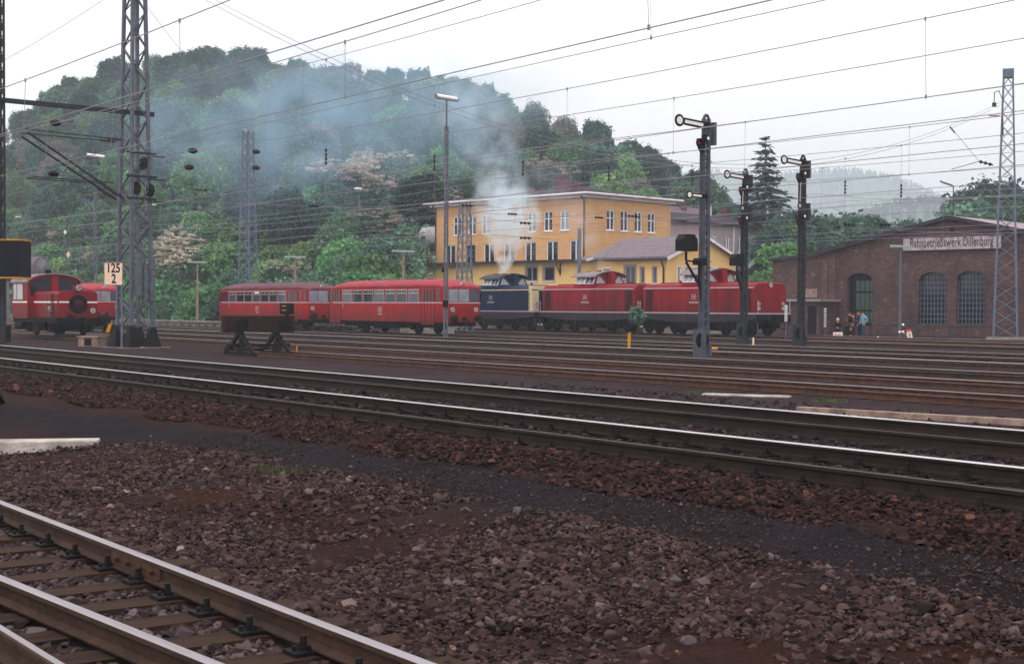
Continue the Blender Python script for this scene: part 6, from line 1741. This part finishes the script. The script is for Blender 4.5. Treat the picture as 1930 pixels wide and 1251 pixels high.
X, Y = atZ(57, 104); k_ = MB(); k_.rod((0, -4.5, 4.4), (0, 1.0, 4.4), 1.0, n=28); k_.rod((0, 1.0, 4.4), (0, 1.35, 4.4), .9, .35, 28); k_.bx(-.6, .6, -3.6, -3.2, 0, 3.5); k_.bx(-.6, .6, -.4, 0, 0, 3.5); k_.rod((0, .4, 5.3), (0, .4, 5.7), .2, n=10)
k_ = k_.build('fuel_tank', 'tank_dull', None, (X, Y, -.2)); k_.rotation_euler = (0, 0, math.radians(-55)); tag(k_, 'grey cylindrical tank behind the black hopper', 'tank')
# pile at left edge in front
X, Y, Z = ground_pt(-6, 760, 0); tv, tf = ROCKS[3]
tag(link_mesh('rubber_mat', from_arrays('rubber_mat', tv * np.array([.22, .3, .28]), tf, 'black_paint'), None, (X, Y, gz(Y) + .1)), 'dark lump at the left edge beside the main track', 'lump')
# small red diamond and round signs on the slope
for px, py, Z, mm, lab, s in ((129, 480, 175, 'cream_plate', 'small pinkish diamond sign on the slope left of the big mast', .28), (123, 438, 178, 'white_paint', 'small white sign on the slope above the diamond sign', .22)):
    X, Y = atZ(px, Z); z = zat(px, py, Z); o = thing('small_sign', lab, 'sign', (X, Y, hill_z(px, Z)), math.radians(53)); h = z - hill_z(px, Z)
    mb = MB(); mb.prism([(0, h - s * 1.4), (s, h), (0, h + s * 1.4), (-s, h)], -.03, .0, 'y'); mb.build('plate', mm, o); MB().rod((0, .03, 0), (0, .03, h + .2), .03, n=5).build('post', 'steel_grey', o)
# ------------------------------------------------------------------ overhead wires
def line(label, Y0, zc, zm, sup, sag=.6, r=.009, drop=9.0, zr=0.0, stag=.25, rm=.0095, m='wire', ext=None):
    t = thing('overhead_line', label, 'overhead line', (0, 0, 0), 0, 'overhead contact lines')
    cw, mw = [], []
    for i in range(len(sup) - 1):
        a, b = sup[i], sup[i + 1]; n = 14
        for k in range(n + (i == len(sup) - 2)):
            f = k / n; x = a + (b - a) * f; s = stag * (1 if i % 2 else -1) * (1 - 2 * f)
            cw.append((x, Y0 + s, zc + zr)); mw.append((x, Y0 + s * .3, zm + zr - sag * 4 * f * (1 - f)))
    if zc: MB().tube(cw, r, 5).build('contact_wire', m, t)
    MB().tube(mw, rm, 5).build('messenger_wire', m, t)
    if zc and drop:
        x = sup[0] + 3
        while x < sup[-1]:
            zz = float(np.interp(x, [p[0] for p in mw], [p[2] for p in mw])); yy = float(np.interp(x, [p[0] for p in mw], [p[1] for p in mw])); yc = float(np.interp(x, [p[0] for p in cw], [p[1] for p in cw]))
            d = MB(); d.rod((x, yc, zc + zr), (x, yy, zz), .006, n=4); d.rod((x, yc, zc + zr - .03), (x, yc, zc + zr + .05), .022, n=5); d.rod((x, yy, zz - .05), (x, yy, zz + .03), .022, n=5); d.build('dropper', m, t); x += drop
    return t
SUP = [-190, -126, -61, 6, 70]
line('contact line over the nearer shiny main track', 10.65, 5.6, 7.3, SUP, zr=.34, rm=.0105, r=.0105)
line('contact line over the second shiny main track', 14.15, 5.6, 7.3, SUP, zr=.34, rm=.0105, r=.0105)
line('pulled off line ending at the arms of the big mast', 19.6, 7.3, 9.3, SUP, drop=15)
line('contact line over the siding in front of the tall semaphore', 33.6, 6.2, 8.4, SUP, drop=11, r=.0115, rm=.0115)
line('contact line over the rusty siding nearest the buffer stop', 24.6, 6.2, 8.4, SUP, drop=12, r=.0105, rm=.0105)
line('contact line between the two rusty sidings', 28.6, 6.3, 8.5, SUP, drop=12, r=.0105, rm=.0105)
line('contact line behind the diesel engines', 76.0, 6.4, 8.9, SUP, drop=13, r=.012, rm=.012)
line('contact line over the yard track with the bright rail', 39.4, 6.3, 8.5, SUP, drop=12, r=.0115, rm=.0115)
line('contact line over the track in front of the railcars', 44.5, 6.3, 8.6, SUP, drop=12, r=.0115, rm=.0115)
line('contact line over the railcars', 49.8, 6.3, 8.6, SUP, drop=13, r=.0115, rm=.0115)
line('contact line between the railcars and the engines', 55.3, 6.3, 8.6, SUP, drop=13, r=.0115, rm=.0115)
line('contact line over the diesel engines', 66.5, 6.3, 8.6, SUP, drop=13, r=.0115, rm=.0115)
line('contact line in front of the brick shed', 71.0, 6.3, 8.6, SUP, drop=13, r=.0115, rm=.0115)
# feeder wires on the mast heads
fd = thing('feeder_wire', 'pair of feeder wires high above the nearer tracks', 'wire', (0, 0, 0))
for y, z in ((18.4, 15.6), (24.4, 16.6)):
    pts = []
    for i in range(len(SUP) - 1):
        for k in range(12):
            f = k / 12; pts.append((SUP[i] + (SUP[i + 1] - SUP[i]) * f, y, z - 5.2 * f * (1 - f)))
    MB().tube(pts, .012, 5).build('wire', 'wire', fd)
# head span between the big mast and the right mast
HS = thing('head_span', 'long sagging cross span of wires with hanging insulators between the outer masts', 'cross span', (0, 0, 0))
ropeY = [24.4, 27.9, 35.2, 44.5, 55.3, 67.6, 76.0, 83.0]; ropeZ = [18.0, 15.7, 13.0, 11.1, 10.3, 10.9, 13.3, 17.0]
cf = np.polyfit(ropeY, ropeZ, 3)
def HX(y): return mx + (M4x - mx) * (y - my) / (M4y - my)
def rope_z(y): return float(np.polyval(cf, y))
yend = M4y - .3
for dz in (0, -.22):
    MB().tube([(HX(y) + dz * .5, y, rope_z(y) + dz) for y in np.linspace(my + .3, yend, 40)], .013, 5).build('span_rope', 'wire', HS)
MB().tube([(HX(y), y, 8.45 + .1 * math.sin(y)) for y in np.linspace(my + .3, yend, 20)], .011, 5).build('cross_wire', 'wire', HS)
MB().tube([(HX(y), y, 6.55) for y in np.linspace(my + .3, yend, 20)], .01, 5).build('cross_wire', 'wire', HS)
for y in (33.6, 39.4, 44.5, 49.8, 55.3, 60.5, 66.5, 71.0):
    x = HX(y); zt = rope_z(y) - .2
    d = MB(); d.rod((x, y, 6.5), (x, y, zt), .008, n=4); d.rod((x, y, zt - .04), (x, y, zt + .06), .05, n=5); d.build('dropper', 'wire', HS)
    i_ = MB(); zc_ = 9.0 if zt > 9.9 else zt - .7; rib_insulator(i_, (x, y, zc_ - .42), (x, y, zc_ + .42), .085, 4); i_.build('insulator', 'insulator_dark', HS)
    i2 = MB(); rib_insulator(i2, (x - .0, y - .95, 6.57), (x, y - .35, 6.57), .07, 3); i2.build('insulator', 'insulator_dark', HS)
for px, py, Z in ((105, 233, 66), (101, 328, 66), (363, 285, 84), (356, 316, 84), (482, 287, 119), (482, 317, 119)):
    X, Y = atZ(px, Z); z = zat(px, py, Z); o = thing('wire_insulator', 'dark egg shaped insulator on a cross wire left of the slender mast' if px > 200 else 'dark egg shaped insulator on a wire left of the big mast', 'insulator', (X, Y, z), math.radians(-20), 'dark egg shaped insulators')
    k = Z / 66
    MB().ball((0, 0, 0), .2 * k ** .5, 12, 8, 0, (1, 1.3, .8)).build('insulator_body', 'insulator_dark', o)
    m = MB(); m.rod((0, -1.6, .06), (0, 1.6, -.06), .012, n=5); m.build('wire_end', 'wire', o)
CW = thing('cross_wire', 'thin cross wires running from the slender mast to the big mast', 'wire', (0, 0, 0))
a0 = (M1.location.x, M1.location.y)
for z0, z1 in ((13.9, 8.9), (12.6, 8.2), (16.4, 16.0)):
    MB().tube([(a0[0] + (mx - a0[0]) * f, a0[1] + (my - a0[1]) * f, z0 + (z1 - z0) * f - 1.0 * f * (1 - f)) for f in np.linspace(0, 1, 12)], .012, 5).build('wire', 'wire', CW)
# pull-off rod with insulator left of the right mast
o = thing('pull_off_arm', 'diagonal pull off wire with dark insulators left of the right mast', 'wire fitting', (0, 0, 0))
W3 = lambda px, py, Z: (*atZ(px, Z), zat(px, py, Z))
m = MB(); m.rod(W3(1788, 241, 86), W3(1842, 305, 86), .012, n=5); m.rod(W3(1790, 320, 86), W3(1842, 305, 86), .02, n=5); m.build('rod', 'wire_dark', o)
m = MB(); rib_insulator(m, W3(1842, 305, 86), W3(1868, 312, 86), .12, 3); rib_insulator(m, W3(1786, 240, 86), W3(1796, 252, 86), .07, 3); m.build('insulator', 'insulator_dark', o)
for px, py, lab in ((880, 388, 'a'), (380, 359, 'b'), (990, 421, 'c'), (752, 384, 'd'), (990, 449, 'e'), (1600, 424, 'f'), (1668, 424, 'g'), (1192, 408, 'h')):
    Z = 100 if px < 1300 else 85; X, Y = atZ(px, Z); z = zat(px, py, Z); o = thing('wire_insulator', 'small dark insulator on a thin wire in front of the ' + ('orange building' if 780 < px < 1260 else 'trees by the shed' if px > 1300 else 'wooded slope'), 'insulator', (X, Y, z), 0, 'small insulators on the yard wires')
    m = MB(); rib_insulator(m, (0, -.5, 0), (0, .5, 0), .11, 3); m.rod((0, -3, .12), (0, 3, -.02), .01, n=4); m.build('insulator_body', 'insulator_dark', o)

# ------------------------------------------------------------------ people
def person(label, px, Z, zb, face, pose, top, legs, hair, group=None, skin='skin', scale=1.0, child=None):
    """pose: joint positions in metres (x right of the figure, y forward, z up)"""
    X, Y = atZ(px, Z); P = dict(pose); names = list(P); idx = {n: i for i, n in enumerate(names)}
    E = [('pelvis', 'waist'), ('waist', 'chest'), ('chest', 'neck'), ('neck', 'head'), ('head', 'crown_'), ('head', 'nose'),
         ('chest', 'shL'), ('shL', 'elL'), ('elL', 'haL'), ('chest', 'shR'), ('shR', 'elR'), ('elR', 'haR'),
         ('pelvis', 'hiL'), ('hiL', 'knL'), ('knL', 'anL'), ('anL', 'toL'), ('pelvis', 'hiR'), ('hiR', 'knR'), ('knR', 'anR'), ('anR', 'toR')]
    R = {'pelvis': .15, 'waist': .14, 'chest': .165, 'neck': .06, 'head': .098, 'crown_': .08, 'nose': .02, 'shL': .075, 'shR': .075, 'elL': .05, 'elR': .05, 'haL': .038, 'haR': .038, 'hiL': .1, 'hiR': .1, 'knL': .068, 'knR': .068, 'anL': .048, 'anR': .048, 'toL': .038, 'toR': .038}
    for s in ('L', 'R'):
        h = Vector(P['ha' + s]); d = (h - Vector(P['el' + s])).normalized(); sd = d.cross(Vector((1, 0, .1))).normalized()
        for k in range(5):
            n = f'f{s}{k}'; off = sd * ((k - 1.5) * .022) if k < 4 else sd * -.06 + Vector((.02, .02, 0))
            ln = (.075, .088, .082, .062, .045)[k]; P[n] = tuple(h + d * (.035 + ln) + off - Vector((0, 0, .012))); idx[n] = len(names); names.append(n); R[n] = .009; E.append(('ha' + s, n))
    me = bpy.data.meshes.new('body'); me.from_pydata([P[n] for n in names], [(idx[a], idx[b]) for a, b in E], []); me.update()
    tmp = bpy.data.objects.new('body', me); COL.objects.link(tmp)
    md = tmp.modifiers.new('skin', 'SKIN'); sv = me.skin_vertices[0].data
    for n in names: sv[idx[n]].radius = (R[n], R[n] * (.72 if n in ('chest', 'waist') else 1)); 
    sv[idx['pelvis']].use_root = True
    sd = tmp.modifiers.new('sub', 'SUBSURF'); sd.levels = 1; sd.render_levels = 1
    dg = bpy.context.evaluated_depsgraph_get(); dg.update(); bm_ = bpy.data.meshes.new_from_object(tmp.evaluated_get(dg)); bpy.data.objects.remove(tmp)
    bm_.materials.clear()
    for mname in (skin, top, legs, 'shoe'): bm_.materials.append(MATS[mname])
    seg = []
    for a, b in E:
        k = 1
        if a in ('neck', 'head') or a.startswith('ha') : k = 0
        if a.startswith(('hi', 'kn')) or b.startswith('hi'): k = 2
        if a.startswith('an'): k = 3
        seg.append((Vector(P[a]), Vector(P[b]), k))
    for p in bm_.polygons:
        p.use_smooth = True; c = p.center; best = None
        for a, b, k in seg:
            ab = b - a; f = max(0, min(1, (c - a).dot(ab) / max(ab.length_squared, 1e-9))); dd = (c - (a + ab * f)).length
            if best is None or dd < best[0]: best = (dd, k)
        p.material_index = best[1]
    r = thing('person', label, 'person', (X, Y, zb), face, group); r.scale = (scale,) * 3
    o = bpy.data.objects.new('body', bm_); COL.objects.link(o); o.parent = r
    hd = Vector(P['head']); cr_ = Vector(P['crown_'])
    m = MB(); c = hd.lerp(cr_, .62) + Vector((0, -.022, .015)); m.ball(c, .112, 12, 8, 0, (.95, 1.02, .95)); m.build('hair', hair, r)
    for s in (-1, 1):
        m = MB(); m.ball(hd + Vector((s * .036, .088, .03)), .012, 6, 5); m.build('eye', 'black_paint', r); m = MB(); m.ball(hd + Vector((s * .1, 0, .0)), .026, 6, 5, 0, (.5, .8, 1.2)); m.build('ear', skin, r)
    m = MB(); m.ball(hd + Vector((0, .09, -.05)), .02, 6, 4, 0, (1.3, .5, .3)); m.build('mouth', 'red_paint', r)
    return r
def stand(dx=.0, bend=0.0, arms='down', step=.06):
    P = {'pelvis': (0, 0, .95), 'waist': (0, .01, 1.1), 'chest': (0, .02 + bend, 1.35), 'neck': (0, .04 + bend, 1.5), 'head': (0, .06 + bend, 1.62), 'crown_': (0, .05 + bend, 1.69), 'nose': (0, .17 + bend, 1.61),
         'shL': (-.19, .01 + bend, 1.41), 'shR': (.19, .01 + bend, 1.41), 'hiL': (-.09, 0, .88), 'hiR': (.09, 0, .88), 'knL': (-.1, .03 + step, .48), 'knR': (.1, .03 - step, .48), 'anL': (-.1, step, .08), 'anR': (.11, -step, .08), 'toL': (-.12, .17 + step, .04), 'toR': (.13, .17 - step, .04)}
    if arms == 'down': P.update({'elL': (-.26, 0, 1.12), 'haL': (-.25, .1, .88), 'elR': (.26, 0, 1.12), 'haR': (.25, .1, .88)})
    if arms == 'hip': P.update({'elL': (-.36, -.05, 1.15), 'haL': (-.2, .08, 1.0), 'elR': (.3, -.02, 1.13), 'haR': (.2, .12, .98)})
    if arms == 'point': P.update({'elL': (-.28, .15, 1.2), 'haL': (-.16, .38, 1.38), 'elR': (.26, 0, 1.12), 'haR': (.25, .1, .88)})
    if arms == 'fold': P.update({'elL': (-.27, .06, 1.14), 'haL': (-.05, .24, 1.12), 'elR': (.27, .06, 1.14), 'haR': (.06, .25, 1.16)})
    return P
sit = {'pelvis': (0, 0, .5), 'waist': (0, .02, .65), 'chest': (0, .06, .9), 'neck': (0, .09, 1.05), 'head': (0, .12, 1.17), 'crown_': (0, .11, 1.24), 'nose': (0, .23, 1.15), 'shL': (-.19, .06, .96), 'shR': (.19, .06, .96),
       'elL': (-.25, .12, .7), 'haL': (-.06, .33, .66), 'elR': (.25, .12, .7), 'haR': (.06, .34, .67), 'hiL': (-.1, .05, .48), 'hiR': (.1, .05, .48), 'knL': (-.13, .42, .5), 'knR': (.13, .42, .5), 'anL': (-.13, .42, .09), 'anR': (.13, .45, .09), 'toL': (-.14, .6, .04), 'toR': (.14, .62, .04)}
FC = lambda deg: math.radians(53.75 + deg)         # 180 faces the lens, 90 faces left in the photo
GRP = 'people standing before the shed window'
person('white haired person in black sitting with hands together behind the low white sign', 1579, 97.5, -.25, FC(165), sit, 'cloth_black', 'cloth_black', 'hair_white')
MBs = MB(); MBs.bx(-.25, .25, -.25, .2, 0, .38); sx, sy = atZ(1579, 97.6); cr0 = MBs.build('seat_crate', 'sleeper_wood', None, (sx, sy, -.25)); tag(cr0, 'low wooden crate under the seated person', 'crate'); cr0.rotation_euler = (0, 0, FC(165))
person('person in dark clothes, hidden mostly behind the purple jacket', 1603.5, 98.2, -.25, FC(60), stand(arms='fold'), 'cloth_black', 'cloth_navy', 'hair_brown', GRP, scale=1.0)
person('shorter person in a purple jacket and navy trousers', 1609, 97, -.25, FC(80), stand(arms='hip'), 'cloth_purple', 'cloth_navy', 'hair_brown', GRP, scale=.94)
person('person in black with a raised hand, behind the blue denim jacket', 1620.5, 97.6, -.25, FC(75), stand(arms='point'), 'cloth_black', 'cloth_black', 'hair_brown', GRP, scale=1.05)
person('tall person in a pale blue denim jacket and blue jeans', 1627, 96.8, -.25, FC(120), stand(arms='hip'), 'denim_pale', 'jeans', 'hair_brown', GRP, scale=1.03)
for px, c_, lab in ((690, 'cloth_black', 'distant person in dark clothes on the hill road'), (703, 'jeans', 'distant person in a blue jacket on the hill road')):
    Z = 146; person(lab, px, Z, hill_z(px, Z), FC(150), stand(arms='down'), c_, 'cloth_navy', 'hair_brown', 'people on the hill road', scale=1.05)
RF = thing('road_fence', 'dark post and rail fence along the hill road left of the orange building', 'fence', (0, 0, 0)); pr = []
for px in np.linspace(688, 818, 8):
    Z = 145; X, Y = atZ(px, Z); z = hill_z(px, Z); m = MB(); m.rod((X, Y, z - .3), (X, Y, z + 1.1), .06, n=6); m.build('post', 'pipe_dark', RF); pr.append((X, Y, z + .95))
MB().tube(pr, .05, 6).build('rail', 'pipe_dark', RF)

# ------------------------------------------------------------------ exhaust smoke (real volumes that drift left and up from the stacks)
def smoke(name, label, base, path, dens, col, aniso=.2, nscale=.35, warp=2.0, top=None):
    """path: list of (height above base, drift along view-right, drift in depth, radius, density)"""
    hs = [p[0] for p in path]; H = hs[-1]
    # a closed tube round the plume carries the volume
    rings = []
    for h, dx, dz, r, d in path:
        ring = []
        for k in range(16):
            a = 6.2832 * k / 16; lx, ly = dx + r * 1.35 * math.cos(a), dz + r * 1.35 * math.sin(a)
            ring.append((lx, ly, h))
        rings.append(ring)
    mb = MB().loft(rings, 0, True)
    m = bpy.data.materials.new(name); m.use_nodes = True; t = m.node_tree; t.nodes.clear()
    o_ = t.nodes.new('ShaderNodeOutputMaterial'); pv = t.nodes.new('ShaderNodeVolumePrincipled'); t.links.new(pv.outputs[0], o_.inputs['Volume'])
    pv.inputs['Color'].default_value = col; pv.inputs['Anisotropy'].default_value = aniso
    ge = t.nodes.new('ShaderNodeNewGeometry'); tc = t.nodes.new('ShaderNodeMapping'); tc.vector_type = 'TEXTURE'; tc.inputs['Location'].default_value = base; tc.inputs['Rotation'].default_value = (0, 0, math.atan2(ct, st)); t.links.new(ge.outputs['Position'], tc.inputs[0]); nz = t.nodes.new('ShaderNodeTexNoise'); nz.inputs['Scale'].default_value = nscale; nz.inputs['Detail'].default_value = 3.0; nz.inputs['Roughness'].default_value = .6
    t.links.new(tc.outputs[0], nz.inputs['Vector'])
    def M2(op, a, b=None):
        n = t.nodes.new('ShaderNodeMath'); n.operation = op
        for i, x in enumerate((a, b)):
            if x is None: continue
            if isinstance(x, (int, float)): n.inputs[i].default_value = x
            else: t.links.new(x, n.inputs[i])
        return n.outputs[0]
    sp = t.nodes.new('ShaderNodeSeparateXYZ'); t.links.new(tc.outputs[0], sp.inputs[0])
    nc = t.nodes.new('ShaderNodeSeparateColor'); t.links.new(nz.outputs['Color'], nc.inputs[0])
    hn = M2('DIVIDE', sp.outputs['Z'], H)
    def curve(vals):
        lo, hi = min(vals), max(vals); rg = (hi - lo) or 1.0
        fc = t.nodes.new('ShaderNodeFloatCurve'); c = fc.mapping.curves[0]
        pts = [(h / H, (v - lo) / rg) for h, v in zip(hs, vals)]
        c.points[0].location = pts[0]; c.points[1].location = pts[-1]
        for p in pts[1:-1]: c.points.new(*p)
        fc.mapping.update(); t.links.new(hn, fc.inputs['Value'])
        return M2('ADD', M2('MULTIPLY', fc.outputs[0], rg), lo)
    cx, cy, rr, dd = [curve([p[i] for p in path]) for i in (1, 2, 3, 4)]
    wob = M2('MULTIPLY', rr, warp * .5)
    x = M2('ADD', M2('SUBTRACT', sp.outputs['X'], cx), M2('MULTIPLY', M2('SUBTRACT', nc.outputs[0], .5), wob))
    y = M2('ADD', M2('SUBTRACT', sp.outputs['Y'], cy), M2('MULTIPLY', M2('SUBTRACT', nc.outputs[1], .5), wob))
    dist = M2('DIVIDE', M2('SQRT', M2('ADD', M2('MULTIPLY', x, x), M2('MULTIPLY', y, y))), rr)
    f = t.nodes.new('ShaderNodeMapRange'); f.interpolation_type = 'SMOOTHSTEP'; f.inputs[1].default_value = .15; f.inputs[2].default_value = 1.0; f.inputs[3].default_value = 1; f.inputs[4].default_value = 0
    t.links.new(dist, f.inputs[0])
    n2 = t.nodes.new('ShaderNodeTexNoise'); n2.inputs['Scale'].default_value = nscale * 2.6; n2.inputs['Detail'].default_value = 4; t.links.new(tc.outputs[0], n2.inputs['Vector'])
    g = t.nodes.new('ShaderNodeMapRange'); g.inputs[1].default_value = .4; g.inputs[2].default_value = .66; t.links.new(n2.outputs['Fac'], g.inputs[0])
    ends = t.nodes.new('ShaderNodeMapRange'); ends.interpolation_type = 'SMOOTHSTEP'; ends.inputs[1].default_value = .8; ends.inputs[2].default_value = 1.0; ends.inputs[3].default_value = 1; ends.inputs[4].default_value = 0; t.links.new(hn, ends.inputs[0])
    den = M2('MULTIPLY', M2('MULTIPLY', M2('MULTIPLY', f.outputs[0], g.outputs[0]), M2('MULTIPLY', dd, ends.outputs[0])), dens)
    if top:
        cm = t.nodes.new('ShaderNodeMixRGB'); cm.inputs[1].default_value = col; cm.inputs[2].default_value = top
        mr = t.nodes.new('ShaderNodeMapRange'); mr.inputs[1].default_value = .15; mr.inputs[2].default_value = .5; t.links.new(hn, mr.inputs[0]); t.links.new(mr.outputs[0], cm.inputs[0]); t.links.new(cm.outputs[0], pv.inputs['Color'])
    t.links.new(den, pv.inputs['Density']); MATS[name] = m
    o = mb.build(name, name, None, base)
    bm = bmesh.new(); bm.from_mesh(o.data); bmesh.ops.remove_doubles(bm, verts=bm.verts[:], dist=1e-4); bmesh.ops.recalc_face_normals(bm, faces=bm.faces[:])
    if bm.calc_volume(signed=True) < 0: bmesh.ops.reverse_faces(bm, faces=bm.faces[:])
    bm.to_mesh(o.data); bm.free()
    o.rotation_euler = (0, 0, math.atan2(ct, st))
    tag(o, label, kind='stuff'); return o
bz = 4.3; Xs, Ys = LB.location.x - .5, LY
kk = 104 / F_PX
smoke('smoke', 'white exhaust rising from the blue locomotive and drifting left over the hill', (Xs, Ys, bz),
      [(0, 0, 0, .55, 12), (1.2, .1, 0, .95, 12), (2.4, .35, 0, 1.9, 8), (4.0, .35, 0, 2.8, 6), (5.6, .2, 0, 2.9, 2.0), (7.5, -.4, 1, 3.0, .6), (10, -1.2, 2, 3.6, .26), (13, -2.2, 4, 4.8, .19), (15.5, -3.4, 6, 5.8, .11), (18, -4.6, 8, 6.4, .02)], 1.0, (.985, .99, 1.0, 1), top=(.66, .84, 1.0, 1))
smoke('smoke', 'thin bluish exhaust of the red locomotive before the orange wall', (LR.location.x - .55, LY, bz), [(0, 0, 0, .35, .8), (1.0, -.1, 0, .8, .45), (2.2, -.6, 0, 1.3, .3), (4, -1.8, 0, 1.9, .2), (6.5, -3.4, 0, 2.4, .12), (8.5, -4.6, 0, 2.4, .05)], 1.0, (.8, .86, 1.0, 1))
Xv, Yv = atZ(630, 152)
smoke('smoke', 'broad bluish veil of drifting exhaust before the wooded slope', (Xv, Yv, 9), [(0, -3, 0, 9, .012), (3.5, -4, 0, 16, .03), (7, -4, 0, 22, .048), (11, -2, 0, 27, .056), (15, 2, 3, 28, .054), (19, 5, 6, 25, .036), (23.5, 6, 8, 20, .008)], 1.0, (.52, .76, 1.0, 1), nscale=.1)

# ------------------------------------------------------------------ hazy valley air
hm = bpy.data.materials.new('haze'); hm.use_nodes = True; t = hm.node_tree; t.nodes.clear()
o_ = t.nodes.new('ShaderNodeOutputMaterial'); pv = t.nodes.new('ShaderNodeVolumePrincipled'); t.links.new(pv.outputs[0], o_.inputs['Volume'])
pv.inputs['Color'].default_value = (.78, .86, 1.0, 1); pv.inputs['Density'].default_value = .00055; pv.inputs['Anisotropy'].default_value = .1
MATS['haze'] = hm
hz = MB().bx(-3800, 2600, -90, 3000, -1.7, 266).build('haze', 'haze'); tag(hz, kind='stuff')
